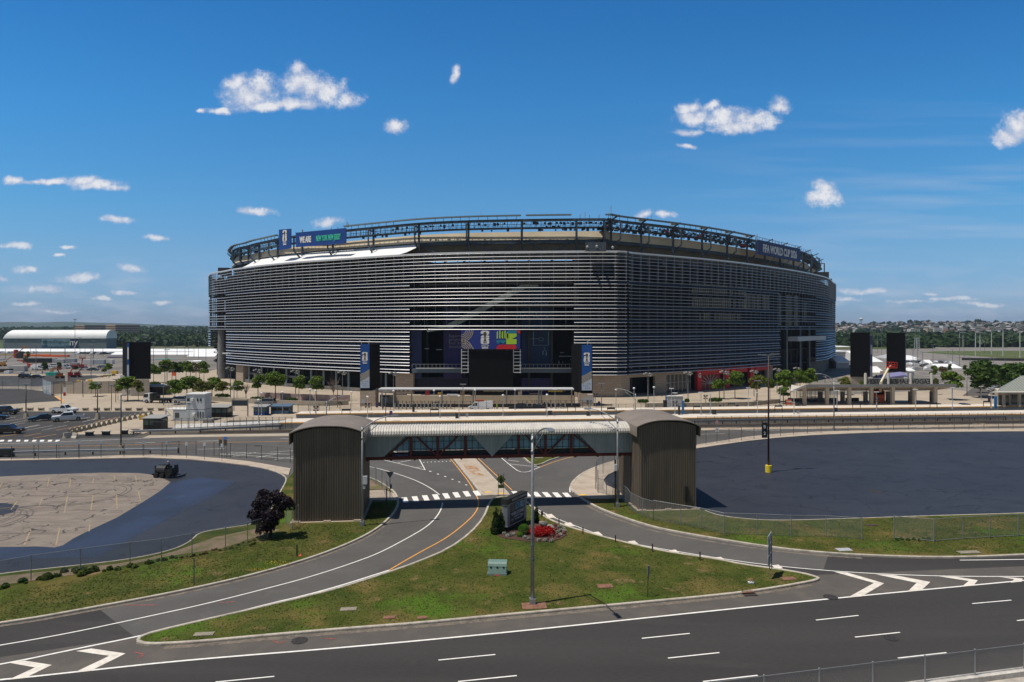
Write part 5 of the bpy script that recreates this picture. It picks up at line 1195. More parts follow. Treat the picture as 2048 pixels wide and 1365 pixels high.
# welcome sign: angled monument with slatted ends
A_=G(1013,1068,.12); B_=G(1051,1046,.12); A_=Vector((A_.x,A_.y,0)); 
ang=math.atan2(B_.y-A_.y,B_.x-A_.x); q=Vector((A_.x,A_.y,.12))
Ls=3.4; ang=math.radians(52)
t=thing('welcome_sign','black and silver slatted monument sign reading WELCOME on the grass island','sign',(-.43,65.,.12),math.radians(60)); t.scale=(1.085,.58,.80)
H0,H1,H2=.55,3.15,3.85
mb=MB(); mb.bb(0,Ls,0,.95,0,H0); obj('plinth',mb,blackm,t)
mb=MB(); mb.bb(.3,Ls-.3,.04,.91,H0,H1); obj('core',mb,M('sign_core',(.02,.022,.025),.5),t)
mb=MB(); sl=M('slat_silver',(.34,.37,.42),.4,metal=.3)
n=19
for k in range(n):
    z=H0+.08+(H1-H0-.1)*k/(n-1)*.96; 
    mb.bb(-.06,.42,-.05,1.0,z,z+.07); mb.bb(Ls-.42,Ls+.06,-.05,1.0,z,z+.07)
mb.bb(-.07,Ls+.07,-.06,1.01,H1-.04,H1+.06); mb.bb(-.07,Ls+.07,-.06,1.01,H0-.02,H0+.08)
obj('slats',mb,sl,t)
mb=MB(); mb.bb(-.14,Ls+.14,-.14,1.09,H1+.06,H2); obj('header',mb,M('sign_black_cap',(.022,.023,.025),.5),t)
mb=MB(); mb.bb(.42,Ls-.42,-.03,.03,H0+.15,H1-.08); obj('display',mb,M('display_dark',(.012,.016,.03),.4),t)
mb=MB(); mb.bb(.5,1.25,-.05,-.035,H1-.95,H1-.15); obj('photo_tile',mb,M('tile_grey_green',(.09,.10,.09),.5,var=.8,scale=7),t)
mb=MB(); mb.bb(1.32,2.1,-.05,-.035,H1-.95,H1-.15); obj('photo_tile',mb,M('tile_blue',(.06,.17,.27),.5,var=.7,scale=4),t)
mb=MB(); mb.bb(2.16,2.9,-.05,-.035,H1-.95,H1-.15); obj('photo_tile',mb,M('tile_pale',(.14,.24,.34),.5,var=.9,scale=8),t)
tl=M('letter_pale',(.42,.45,.50),.6)
text('SPORTS COMPLEX',.30,tl,t,(2.05,-.155,H1+.40),(R90,0,0),bold=.012,sx=1.1)
text('WELCOME',.52,tl,t,(1.78,-.045,H0+1.25),(R90,0,0),bold=.015,sx=.9)
text('HOME OF THE',.21,tl,t,(1.75,-.045,H0+.85),(R90,0,0),bold=.01); text('ny',.42,tl,t,(2.62,-.045,H0+.72),(R90,0,0),bold=.015); text('STADIUMS',.24,tl,t,(1.9,-.045,H0+.52),(R90,0,0),bold=.01)
mb=MB(); 
for k in range(20): a0,a1=2*math.pi*k/20,2*math.pi*(k+1)/20; mb.beam((.85+.3*math.cos(a0),-.045,H0+.6+.22*math.sin(a0)),(.85+.3*math.cos(a1),-.045,H0+.6+.22*math.sin(a1)),.025,.01)
obj('oval_emblem',mb,tl,t); text('JETS',.16,tl,t,(.85,-.045,H0+.6),(R90,0,math.radians(0)),bold=.01)
# island extras: covers, marker posts, signs, litter
def cover(px,py,w,d,mat,lab,rz=.1,z=.13): 
    q=G(px,py,z); mb=MB(); mb.box((0,0,.015),(w,d,.05),rz); o=solo('ground_cover',mb,mat,lab,'ground cover'); o.location=q
rust=M('rusty_cover',()); pal=M('cover_pale',(.26,.23,.18),.8,var=.2,scale=3); gal2=M('cover_grey',(.42,.43,.45),.5,var=.2,scale=8)
cover(1210,1173,1.15,.7,rust,'rust-brown cover in the grass left of the small sign post'); cover(779,1235.5,.8,.45,rust,'small brown cover in the grass near the island kerb'); cover(845,1236,.7,.4,rust,'small brown cover in the grass, right one of two by the island kerb')
cover(697,1219,1.1,.55,pal,'pale broken slab in the grass at the left of the island'); cover(1688,1100,1.25,.75,gal2,'grey metal cover on the verge beside the right ramp'); cover(1938,1105,1.9,.65,pal,'tan concrete cover on the verge at right'); cover(1577,1158,1.1,.6,rust,'brown cover by the leaning panel signs'); cover(1495,1184.5,.9,.35,rust,'rusty storm drain at the island kerb'); cover(1500,1190,1.0,.45,M('grate_dark',(.05,.04,.035),.8),'dark drain grate on the asphalt beside the island kerb',z=.02)
cover(1078,916,1.2,.7,pal,'pale slab on the small grass island under the bridge'); cover(1742,1051,1.2,.5,M('soil_dark',(.06,.04,.03),.9),'dark soil patch cover in the fenced grass')
cover(408,1269,1.2,.5,pal,'faint bare slab near the island tip')
q=G(1295,1195,.12); t=thing('sign_post','thin dark post with a small sign seen edge-on on the island grass','sign',q,.8)
mb=MB(); mb.tube([(0,0,0),(.12,0,2.2)],.035,6); obj('post',mb,M('post_rust',(.06,.045,.04),.7),t); mb=MB(); mb.bb(-.02,.30,-.02,.02,1.55,2.25); obj('plate',mb,galv,t)
def panels(t): pass
q=G(1540,1156,.12); t=thing('road_sign','pair of tall narrow sign panels seen from behind at the island tip','road sign',q,math.radians(60))
mb=MB()
for x in (-.2,.75): mb.bb(x-.03,x+.03,-.03,.03,0,3.35); 
obj('post',mb,galv,t)
mb=MB()
for k in range(3): mb.bb(-.55+.0*k,1.05,.05,.09,1.0+.8*k,1.72+.8*k)
obj('panel',mb,M('panel_back_light',(.42,.45,.46),.5,metal=.2,var=.15,scale=1.5),t)
for i,(px,py,top) in enumerate(((1084,1035,1023),(1118,1051,1037),(1166,1069,1055),(1231,1085,1071),(1305,1104,1088),(1400,1121,1104))):
    q=G(px,py,.12); mb=MB(); h=Za(top,q.y)-.12; mb.bb(-.05,.05,-.03,.03,0,h); 
    if i==0: mb.box((0,0,h-.2),(.22,.1,.4))
    o=solo('marker_post',mb,M('marker_brown',(.05,.035,.025),.8),'small brown marker post along the right kerb of the island, %s from the top'%ORD[i],'marker post',group='brown marker posts on the island'); o.location=q
# left verge posts
q=G(388,1171,.12); mb=MB(); mb.bb(-.035,.035,-.02,.02,0,Za(1117,q.y)-.12); o=solo('delineator',mb,galv_d,'thin grey post standing on the left grass verge','marker post'); o.location=q
q=G(594,1113,.12); t=thing('marker_post','short black marker beside a fallen red flag on the left verge','marker post',q); mb=MB(); mb.bb(-.05,.05,-.03,.03,0,.95); obj('post',mb,blackm,t); mb=MB(); mb.add([(.05,0,.02),(.4,-.1,.04),(.3,.1,.22)],[(0,1,2)]); obj('flag',mb,M('flag_red',(.6,.08,.05),.7),t)
# litter and a tyre scrap
q=G(1502,1167,.12); mb=MB()
for k in range(5): mb.box((random.uniform(-.2,.2),random.uniform(-.1,.1),.06),(.2,.14,.08),random.random()*3)
o=solo('litter',mb,M('litter_white',(.65,.65,.7),.7,var=.4,scale=8),'crumpled white litter on the grass near the island tip','litter'); o.location=q
# yield sign behind, small street signs, traffic things
q=G(780,1000,.13); t=thing('yield_sign','grey triangular yield sign seen from behind by the left path','road sign',q)
mb=MB(); mb.tube([(0,0,0),(0,0,3.3)],.04,6); obj('post',mb,galv,t); mb=MB(); mb.add([(-.45,.03,3.15),(.45,.03,3.15),(0,.03,2.4),(-.45,.06,3.15),(.45,.06,3.15),(0,.06,2.4)],[(0,1,2)[::-1],(3,4,5)]); obj('plate',mb,M('sign_back_grey',(.26,.29,.30),.5,metal=.2,var=.15,scale=1.5),t)
mb=MB(); mb.box((.12,0,1.5),(.18,.18,.5)); obj('box',mb,galv,t)
for i,(px,py,top) in enumerate(((77,919,884),(118,918,884),(159,917.5,883.5),(202,916,883),(288,914,883.5),(333,914,884),(373,917,886),(409,920,887),(444,923,889))):
    q=G(px,py,.1); h=Za(top,q.y); t=thing('small_sign','x','road sign',q); t['label']='small white regulation sign on a thin post behind the left lot, %s from the left'%ORD[i]; t['group']='small signs behind the left lot'
    mb=MB(); mb.tube([(0,0,0),(0,0,h)],.03,5); obj('post',mb,galv_d,t); mb=MB(); mb.bb(-.17,.17,-.05,-.02,h-.5,h); obj('plate',mb,M('small_sign_white',(.45,.5,.58),.6) if i<6 else M('sign_white',()),t)
q=G(446,914,.1); t=thing('newspaper_sign','brown panel sign topped by orange and blue flags at the street edge','road sign',q)
mb=MB()
for x in (-.55,-.2,.25,.55): mb.tube([(x,0,0),(x,0,2.6)],.03,5)
obj('post',mb,galv_d,t); mb=MB(); mb.bb(-.6,-.15,-.05,.02,1.7,2.6); mb.bb(.1,.6,-.05,.02,1.7,2.6); obj('panel',mb,M('panel_brown',(.10,.08,.07),.6),t)
mb=MB(); mb.add([(-.9,-.06,2.9),(-.3,-.06,2.62),(-.2,-.06,2.9)],[(0,1,2)]); obj('flag',mb,M('flag_orange',(.7,.3,.05),.7),t); mb=MB(); mb.add([(0,-.06,2.6),(.9,-.06,2.75),(.3,-.06,3.1)],[(0,1,2)]); obj('flag',mb,M('flag_blue',(.08,.2,.6),.7),t)
q=G(1434,886,.13); t=thing('street_sign','white regulation signs with a round red one on a post behind the right lot','road sign',q)
mb=MB(); h=Za(842,q.y); mb.tube([(0,0,0),(0,0,h)],.035,6); obj('post',mb,galv,t); mb=MB(); mb.bb(-.27,.27,-.06,-.03,h-2,h-1.3); obj('plate',mb,M('sign_white',()),t); mb=MB(); mb.box((0,-.05,h-.35),(.5,.03,.5),0,M4=Matrix.Rotation(math.radians(45),3,'Y')); obj('red_plate',mb,M('sign_rose',(.6,.3,.3),.6),t)
# electrical cabinet at the left street
q=G(12,914); t=thing('cabinet','black equipment trailer beside the left street guardrail','equipment box',q); mb=MB(); mb.bb(-.95,.95,-.5,.5,.25,1.25); obj('body',mb,M('cabinet_black',(.02,.024,.028),.5),t); mb=MB(); mb.bb(-1.0,-.7,-.55,.55,0,.25); mb.bb(.7,1.0,-.55,.55,0,.25); obj('skid',mb,blackm,t)
# ================================================================ TREES AND PLANTS
def leafmesh(name,n,lobes,size,mat,seed=0,zsq=1.,trunk=None):
    r=np.random.default_rng(seed)
    li=r.integers(0,len(lobes),n*2); L_=np.array(lobes)
    w=L_[:,3]**2; li=r.choice(len(lobes),n,p=w/w.sum())
    d=r.normal(size=(n,3)); d/=np.linalg.norm(d,axis=1)[:,None]; d[:,2]=np.where(d[:,2]<-.5,-d[:,2]*.5,d[:,2])
    rad=L_[li,3]*(1-.35*r.random(n)**2)+r.normal(0,.02,n)
    c=L_[li,:3]+d*rad[:,None]
    nrm=d+r.normal(0,.65,(n,3)); nrm/=np.linalg.norm(nrm,axis=1)[:,None]
    a=np.cross(nrm,r.normal(size=(n,3))); a/=np.linalg.norm(a,axis=1)[:,None]; b=np.cross(nrm,a)
    s=size*(.6+.8*r.random(n))[:,None]
    V=np.stack([c-a*s*.5-b*s*.3,c+a*s*.5-b*s*.35,c+a*s*.35+b*s*.45,c-a*s*.3+b*s*.5],1).reshape(-1,3)
    me=bpy.data.meshes.new(name); me.vertices.add(4*n); me.vertices.foreach_set('co',V.ravel()); me.loops.add(4*n); me.loops.foreach_set('vertex_index',np.arange(4*n)); me.polygons.add(n); me.polygons.foreach_set('loop_start',np.arange(0,4*n,4)); me.update(calc_edges=True)
    lt_=r.random(len(lobes)); tn=np.clip(.5*lt_[li]+.5*r.random(n)+r.normal(0,.08,n),0,1)
    at=me.attributes.new('tone','FLOAT','FACE'); at.data.foreach_set('value',tn.astype(np.float32)); me.materials.append(mat); return me
def mklobes(k,seed,flat=1.,spread=.62,rr=(.3,.48)):
    r=random.Random(seed); o=[]
    for i in range(k):
        a=r.random()*6.283; q=spread*math.sqrt(r.random()); z=r.uniform(-.55,.75)*flat; q*=math.sqrt(max(.1,1-(z/.95)**2)); o.append((q*math.cos(a),q*math.sin(a),z,r.uniform(*rr)))
    return o
lgreen=leafmat('leaves_green',(.055,.11,.012),(.16,.24,.03)); lyel=leafmat('leaves_olive',(.07,.09,.012),(.19,.20,.035)); lred=leafmat('leaves_brownish',(.09,.06,.03),(.17,.15,.06)); ldark=leafmat('leaves_dark',(.022,.055,.008),(.075,.14,.02)); lpur=leafmat('leaves_purple',(.008,.005,.008),(.034,.020,.028)); lconi=leafmat('leaves_conifer',(.008,.022,.004),(.028,.058,.010)); lsoft=leafmat('leaves_lime',(.03,.10,.006),(.10,.22,.015))
lwood=leafmat('leaves_wood',(.020,.045,.014),(.050,.090,.026)); lwood2=leafmat('leaves_hill',(.018,.042,.022),(.045,.075,.035))
bark=M('bark',(.075,.055,.04),.9,var=.3,scale=6)
CR={}
for k,(mat,n) in {'green':(lgreen,2000),'olive':(lyel,1700),'red':(lred,800),'dark':(ldark,2200)}.items():
    CR[k]=[leafmesh('crown',n,mklobes(13,j*7+len(k)),.14,mat,j) for j in (1,2,3)]
TC=[0]
TRK=[]
for j in range(2):
    mb=MB(); mb.tube([(0,0,0),(.02,.01,.5),(0,.02,1)],[.05,.04,.03],7); rr=random.Random(j)
    for k in range(5):
        a=k*1.3+j; mb.tube([(0,0,.8+.05*k),(.15*math.cos(a),.15*math.sin(a),1.25),(.32*math.cos(a),.32*math.sin(a),1.7)],[.022,.015,.006],5)
    o=obj('trunk',mb,bark); TRK.append(o.data); bpy.data.objects.remove(o)
def tree(px,py,top,w,kind,label,z=0.,group='young trees on the plaza',trunk_h=None,name='tree',split=.62,d=None):
    """px,py base pixel; top = top row; w = crown width in px"""
    q=G(px,py,z) if d is None else Vector((Xa(px,d),d,z)); h=(Za(top,q.y)-z)*1.03; cw=w*1.16*q.y/F; TC[0]+=1
    t=thing(name,label,'tree',q,TC[0]*1.7,group)
    ch=h*split; me=CR[kind][TC[0]%3]
    c=bpy.data.objects.new('crown',me); COL.objects.link(c); c.parent=t; c.scale=(cw/2*1.0,cw/2*1.0,ch/2*1.02); c.location=(0,0,h-ch/2)
    k=bpy.data.objects.new('trunk',TRK[TC[0]%2]); COL.objects.link(k); k.parent=t; th=h-ch*.75; k.scale=(max(cw*.42,1.2),max(cw*.42,1.2),th/1.05)
    return t
T=[(255.5,802,756,44,'green','leafy round tree in front of the black pylon on the left plaza'),(277,804,762,22,'olive','small thin tree right of the leafy tree by the left pylon'),(236,801,764,18,'olive','small tree left of the leafy tree by the left pylon'),(191,793,766,26,'green','small sparse tree before the tan wire fence at left'),
 (350,809,762,34,'green','tree standing right beside the flatbed truck'),(374,806,752,56,'green','broad green tree behind the white two-storey booth'),(404,806,764,36,'olive','olive tree at the right of the white booth'),(424,800,757,38,'green','green tree left of the stadium corner pillar'),(446,802,762,32,'olive','spreading small tree under the first floodlight cluster'),(474,802,764,26,'green','thin green tree in front of the stone corner pillar'),
 (516,800,751,26,'green','narrow tree at the left of the biggest tree by the stadium base'),(551,802,743,48,'green','biggest green tree before the dark stadium base'),(598,803,754,28,'green','narrow conical tree between two floodlight poles'),(633,803,754,32,'green','pointed tree left of the bare tree'),
 (307,770,728,26,'green','background tree just right of the left pylon'),(330,768,722,30,'green','background tree with an orange barrier nearby'),(352,765,724,30,'dark','background tree behind the flatbed truck, left of the dense clump'),(372,765,722,30,'green','background tree in the middle of the row beyond the plaza'),(392,764,726,24,'red','brownish background tree near the stadium corner'),(408,766,725,22,'green','background tree close to the dark corner of the stadium'),
 (210,752,735,14,'green','tiny distant tree left of the black pylon'),(218,752,728,14,'green','tiny distant tree near the yellow barriers'),(55,728,704,10,'olive','tiny tree beyond the far yard'),
 (90,752,726,12,'dark','tiny dark tree amid parked vans in the far yard'),(118,752,726,10,'dark','tiny dark tree behind the far white van'),(152,748,730,12,'dark','tiny dark tree beside the red lift in the yard'),
 (1439,798,758,32,'green','green tree in front of the red gate, left one'),(1470,798,746,36,'green','tall green tree overlapping the middle of the red gate'),(1513,803,752,32,'olive','tree in front of the right end of the red gate'),(1540,800,754,22,'green','tree just left of the brown pole'),(1567,805,744,36,'green','bushy tree right of the brown lamp pole'),(1567,808,775,26,'green','low tree beside the orange cart'),
 (1600,795,738,30,'green','tree in front of the dark bay of the stadium'),(1620,795,740,26,'green','tree behind the left tip of the station canopy'),(1581,800,752,24,'olive','slim tree between the bushy tree and the canopy tip'),(1689,790,754,26,'olive','small tree showing above the station canopy by the dark pylon'),(1724,792,763,10,'green','tiny shrub-like tree above the canopy beside a white post'),
 (1905,800,746,42,'green','leaning leafy tree at the right end of the station canopy'),(1960,786,752,28,'green','small bright tree before the big dark trees at right'),(2012,790,748,44,'olive','wide light tree behind the ribbed roof at the far right'),
 (1868,765,733,16,'green','small tree behind the station sign posts'),(1885,765,734,20,'red','rust coloured tree behind the station sign posts'),(1872,790,758,12,'olive','small yellow-green shrub tree at the end of the station sign'),(1900,752,728,8,'dark','tiny dark tree before the white tent at right'),(1930,748,731,10,'dark','tiny dark tree at the track-side fence')]
for a in T: tree(*a[:5],a[5],group='small trees' )
for (px,py,top,w,lab) in ((1962,795,725,66,'large dark spreading tree at right beside the road bend'),(2008,790,727,70,'large dark spreading tree at the far right edge behind the smaller ones'),(2052,800,730,60,'large dark tree cut by the right edge of the photo')):
    tree(px,py,top,w,'dark',lab,group='large dark trees',split=.82)
# bare trees
def bare(px,py,top,w,lab):
    q=G(px,py); h=Za(top,q.y); cw=w*q.y/F; t=thing('bare_tree',lab,'tree',q,0,'bare trees'); mb=MB(); mb.tube([(0,0,0),(0,0,h*.45)],[.1,.07],6); r=random.Random(px); mb2=MB()
    for k in range(26):
        a=r.random()*6.28; e=r.uniform(.3,1); p0=(0,0,h*r.uniform(.25,.45)); p1=(cw*.3*e*math.cos(a),cw*.3*e*math.sin(a),h*.65); p2=(cw*.5*e*math.cos(a+.2),cw*.5*e*math.sin(a+.2),h*r.uniform(.75,1)); mb2.tube([p0,p1,p2],[.04,.03,.012],4,cap=False)
        for j in range(3): b_=a+r.uniform(-1,1); mb2.tube([p1,(p1[0]+.5*math.cos(b_),p1[1]+.5*math.sin(b_),p1[2]+r.uniform(.2,1.2))],[.02,.008],3,cap=False)
    obj('trunk',mb,bark,t); obj('branches',mb2,M('twig',(.16,.12,.10),.9),t)
bare(667,803,751,40,'leafless brown tree beside a floodlight pole at the stadium base'); bare(492,800,765,22,'leafless reddish shrub tree before the dark base at left'); bare(400,790,755,26,'leafless tree behind the olive tree near the white booth')
# hedges
HL=leafmesh('hedge_leaves',900,[(x*.22,0,0,.42) for x in range(-3,4)],.16,ldark,5)
for px,py,w,h_,lab in ((445,797,30,10,'clipped hedge left of the dark twin-post board'),(516,802,30,9,'clipped hedge behind the grey estate car'),(583,804,24,9,'clipped hedge under the biggest tree'),(1286,808,22,10,'clipped hedge at the foot of the stone wall opening'),(1374,807,10,10,'round bush with a white patch near the blue column'),(1431,806,26,11,'clipped hedge in front of the first red gate tree'),(310,772,22,9,'low hedge behind the left black pylon')):
    q=G(px,py); t=bpy.data.objects.new('hedge',HL); COL.objects.link(t); t.location=(q.x,q.y,h_*q.y/F*.45); t.scale=(w*q.y/F/2.1,w*q.y/F/3.2,h_*q.y/F*1.15); tag(t,lab,'hedge','clipped hedges')
# dark purple tree at the left tower, with detail
q=G(541,1075,.12); t=thing('purple_tree','dense dark purple plum tree beside the left stair tower','tree',q)
rp=random.Random(12); lob=[(x+rp.uniform(-.25,.25),rp.uniform(-.8,.8),z+rp.uniform(-.25,.25),rp.uniform(.36,.62)) for x,z in ((-1.7,3.3),(-1.5,2.6),(-1.2,3.8),(-1.1,2.0),(-.8,3.2),(-.6,2.5),(-.5,4.0),(-.4,1.7),(-.1,3.4),(0,2.8),(.1,4.1),(.2,2.1),(.4,3.6),(.5,2.9),(.8,2.3),(.9,3.7),(1.0,3.0),(1.3,4.2),(1.3,2.6),(1.6,3.6),(1.7,3.1),(-1.4,3.0),(-.9,2.4),(.0,1.4),(.4,1.6),(-.6,1.3),(-.2,2.2),(.6,4.3),(1.8,3.9),(-1.0,4.2))]
o=bpy.data.objects.new('crown',leafmesh('crown',9500,[(x*.84,y,z*.97-.35,r*1.05) for x,y,z,r in lob],.14,lpur,11)); COL.objects.link(o); o.parent=t
mb=MB(); mb.tube([(0,0,-.1),(.03,0,.8),(0,0,2)],[.16,.12,.09],9)
for k in range(7): a=k*.9; mb.tube([(0,0,1.1+.1*k),(.7*math.cos(a),.5*math.sin(a),2.3),(1.3*math.cos(a),.8*math.sin(a),3.3)],[.07,.05,.02],6)
obj('trunk',mb,M('bark_dark',(.03,.022,.02),.9),t)
# conifers, boxwood and flower bed by the welcome sign
def leafobj(name,n,lobes,size,mat,loc,label,cat,seed=3,group=None,scale=(1,1,1)):
    o=bpy.data.objects.new(name,leafmesh(name,n,lobes,size,mat,seed)); COL.objects.link(o); o.location=loc; o.scale=scale; return tag(o,label,cat,group)
def cone_l(h,r,k,off=(0,0)): return [(off[0]+random.uniform(-.08,.08),off[1]+random.uniform(-.08,.08),h*i/k,max(.08,r*(1-(i/k)**1.7))) for i in range(k)]
q=G(992,1068,.12); leafobj('conifer',6500,cone_l(2.5,.5,9)+cone_l(2.2,.42,8,(.45,.15)),.085,lconi,(q.x,q.y,.3),'twin dark conical evergreen at the left of the welcome sign','shrub')
q=G(1072,1047,.12); leafobj('conifer',2200,cone_l(1.7,.38,7),.08,lconi,(q.x,q.y,.25),'small dark conical evergreen behind the street lamp','shrub')
q=G(1047,1069,.12); leafobj('boxwood',2600,[(0,0,.45,.52),(.1,0,.6,.4)],.06,lsoft,(q.x,q.y,.1),'larger rounded bright green boxwood in front of the welcome sign','shrub')
q=G(1040,1074,.12); leafobj('boxwood',1100,[(0,0,.2,.30)],.06,lsoft,(q.x,q.y,.1),'smaller rounded green boxwood left of the bigger one','shrub')
mulch=M('mulch',(.075,.038,.028),.95,var=.4,scale=6,bump=.6)
mb=MB(); pm=[G(x,y,.13) for x,y in ((992,1070),(1003,1076),(1025,1080),(1050,1083),(1075,1085),(1100,1084),(1120,1079),(1132,1072),(1133,1064),(1120,1056),(1100,1050),(1082,1048),(1066,1049),(1055,1052),(1020,1062))]
mb.prism([(p.x,p.y) for p in pm],.1,.17); o=solo('flower_bed',mb,mulch,'brown mulch bed around the welcome sign on the grass island','flower bed')
def flowers(n,cpx,cpy,rx,ry,mat,label,name,size=.09,hgt=.22,seed=1,gmat=None):
    r=np.random.default_rng(seed); q=G(cpx,cpy,.15); lob=[]
    for k in range(26):
        a=r.random()*6.28; e=math.sqrt(r.random()); lob.append((rx*e*math.cos(a),ry*e*math.sin(a),hgt*.5,hgt*.8))
    leafobj(name,n,lob,size,mat,(q.x,q.y,.16),label,'flowers',seed)
lredf=leafmat('petals_red',(.20,.004,.006),(.50,.010,.012)); lwf=leafmat('petals_white',(.10,.14,.05),(.62,.60,.58)); lwf2=leafmat('petals_mixed',(.10,.03,.03),(.40,.16,.16))
flowers(5200,1085,1069,1.05,.95,lredf,'mass of red flowers right of the street lamp base line','red_flowers',.085,.44)
r_=random.Random(4)
wf=[]
for i,(px,py) in enumerate(((1008,1070),(1015,1074),(1020,1073),(1026,1071),(1049,1077),(1056,1080),(1077,1083),(1090,1083),(1102,1084),(1118,1056),(1126,1060),(1114,1067),(1120,1072),(1106,1065),(1128,1064),(1121,1064))):
    q=G(px,py,.15); o=leafobj('white_flowers',230,[(0,0,.1,.17),(.1,.05,.1,.13)],.07,lwf,(q.x,q.y,.16),'tuft of small white flowers at the edge of the mulch bed','flowers',20+i,group='white flower tufts in the mulch bed')
for i,(px,py) in enumerate(((1110,1060),(1116,1075),(1128,1068),(1104,1074),(1098,1080),(1112,1053))):
    q=G(px,py,.15); leafobj('dark_flowers',200,[(0,0,.08,.18)],.07,lwf2,(q.x,q.y,.16),'low tuft of dusky red plants in the mulch bed','flowers',40+i,group='dusky red plant tufts in the mulch bed')
def rock(px,py,sx,sy,sz,seed,lab):
    q=G(px,py,.15); mb=MB(); mb.ball((0,0,0),1,14,9); rr=random.Random(seed); 
    offs=[Vector((rr.gauss(0,1),rr.gauss(0,1),rr.gauss(0,1))).normalized() for _ in range(12)]
    nv=[]
    for v_ in mb.v:
        v_=Vector(v_); s_=1
        for o_ in offs:
            dd=v_.dot(o_); 
            if dd>.62: v_=v_-o_*(dd-.62)
        nv.append((v_.x*sx,v_.y*sy,v_.z*sz))
    mb.v=nv; o=solo('rock',mb,M('rock_grey',(.27,.255,.23),.9,var=.35,scale=2.5,bump=.6,bscale=6),lab,'rock'); o.location=(q.x,q.y,.15+sz*.55)
rock(1087,1053,.62,.45,.42,3,'pale grey boulder behind the red flowers'); rock(1100,1056,.5,.4,.24,8,'darker flat boulder right of the pale one')
# yellow wild flowers, weeds along the fence, rough hedge
lyf=leafmat('petals_yellow',(.30,.26,.02),(.75,.60,.03))
for i,(px,py,n) in enumerate(((551,1127,60),(556,1131,30),(511,1141,40),(518,1143,16),(543,1133,16),(470,1158,16))):
    q=G(px,py,.12); leafobj('yellow_flowers',n,[(x*.35,0,.05,.16) for x in (-2,-1,0,1,2)],.07,lyf,(q.x,q.y,.14),'scatter of yellow wild flowers near the left ramp kerb','flowers',60+i,'yellow wild flowers')
lweed=leafmat('leaves_weed',(.035,.06,.012),(.12,.16,.035))
def weeds(pts,label,hgt,n,wd_=.6,seed=1,mat=lweed):
    r=random.Random(seed); lob=[]; P=[G(x,y,.12) for x,y in pts]; c=P[0]
    for a,b in zip(P,P[1:]):
        k=max(2,int((b-a).length/.28))
        for i in range(k): q=a.lerp(b,i/k); lob.append((q.x-c.x+r.uniform(-wd_,wd_)*.5,q.y-c.y+r.uniform(-wd_,wd_),hgt*r.uniform(.0,.35),hgt*r.uniform(.2,.6)))
    lob=[(a_,b_*1.1,c_*.5,d_*.62) for a_,b_,c_,d_ in lob]
    leafobj('weeds',n,lob,.13,mat,(c.x,c.y,.12),label,'weeds',seed)
weeds([(62,1165),(95,1158),(120,1150),(160,1150),(190,1147)],'tall leafy weeds at the fence foot on the left verge',.95,4200,.5,2)
weeds([(-30,1190),(0,1178),(30,1170),(60,1165)],'low dark weeds at the left edge along the fence',.6,1500,.4,3,ldark)
weeds([(215,1141),(260,1136),(300,1128),(340,1120),(357,1114)],'green hedge of weeds along the middle of the left fence',.6,3200,.35,4)
weeds([(360,1118),(400,1110),(450,1100),(520,1082)],'dry grass tufts under the fence near the purple tree',.3,1500,.3,5,leafmat('leaves_dry',(.08,.06,.02),(.22,.17,.06)))
weeds([(1793,1082),(1820,1081),(1865,1082)],'dark low creeper at the fence corner on the right grass',.45,1300,.3,6,ldark)
weeds([(503,1092),(515,1086)],'small green weed beside the purple tree',.5,400,.2,7)
# rough grass tufts: nobody could count them
def inpoly(x,y,P):
    c=np.zeros(len(x),bool); n=len(P)
    for i in range(n):
        x1,y1=P[i][:2]; x2,y2=P[(i+1)%n][:2]; m=((y1>y)!=(y2>y)); 
        with np.errstate(divide='ignore',invalid='ignore'): xi=(x2-x1)*(y-y1)/(y2-y1)+x1
        c^=m&(x<xi)
    return c
lgt=leafmat('grass_blades',(.068,.084,.017),(.125,.13,.032))
def tufts(name,poly,n,label,size=.11,hgt=.045,seed=1):
    P=np.array([(p[0],p[1]) for p in poly]); r=np.random.default_rng(seed); lo=P.min(0); hi=P.max(0); hi=np.minimum(hi,[60,200]); lo=np.maximum(lo,[-60,0])
    x=r.uniform(lo[0],hi[0],n*4); y=r.uniform(lo[1],hi[1],n*4); k=inpoly(x,y,[tuple(p) for p in P]); x=x[k][:n]; y=y[k][:n]; n=len(x)
    # clumpiness
    g=np.sin(x*1.9+3*np.sin(y*.7))*np.sin(y*2.3+2*np.sin(x*.9)); keep=r.random(n)<(.6+.3*g.clip(-1,1)); x=x[keep]; y=y[keep]; n=len(x); g=g[keep]
    a=r.uniform(0,math.pi,n); w=size*(.5+r.random(n)); h=hgt*(.35+r.random(n)); lx=r.normal(0,.05,n); ly=r.normal(0,.05,n)
    ca,sa=np.cos(a)*w/2,np.sin(a)*w/2; z=np.full(n,.115)
    V=np.stack([np.stack([x-ca,y-sa,z],1),np.stack([x+ca,y+sa,z],1),np.stack([x+ca*.7+lx,y+sa*.7+ly,z+h],1),np.stack([x-ca*.6+lx,y-sa*.6+ly,z+h*.85],1)],1).reshape(-1,3)
    me=bpy.data.meshes.new(name); me.vertices.add(4*n); me.vertices.foreach_set('co',V.ravel()); me.loops.add(4*n); me.loops.foreach_set('vertex_index',np.arange(4*n)); me.polygons.add(n); me.polygons.foreach_set('loop_start',np.arange(0,4*n,4)); me.update(calc_edges=True)
    at=me.attributes.new('tone','FLOAT','FACE'); at.data.foreach_set('value',np.clip(.4+.3*g+r.normal(0,.25,n),0,1).astype(np.float32)); me.materials.append(lgt)
    o=bpy.data.objects.new(name,me); COL.objects.link(o); o['kind']='stuff'; o['label']=label
ISLc=PX([(x+(6 if x<640 else 0)*(1 if y<1250 else .5),y+(3 if y<1180 else -2)) for x,y in ISL])
tufts('grass_tufts',ISLc,26000,'rough tufted grass of the island',seed=1)
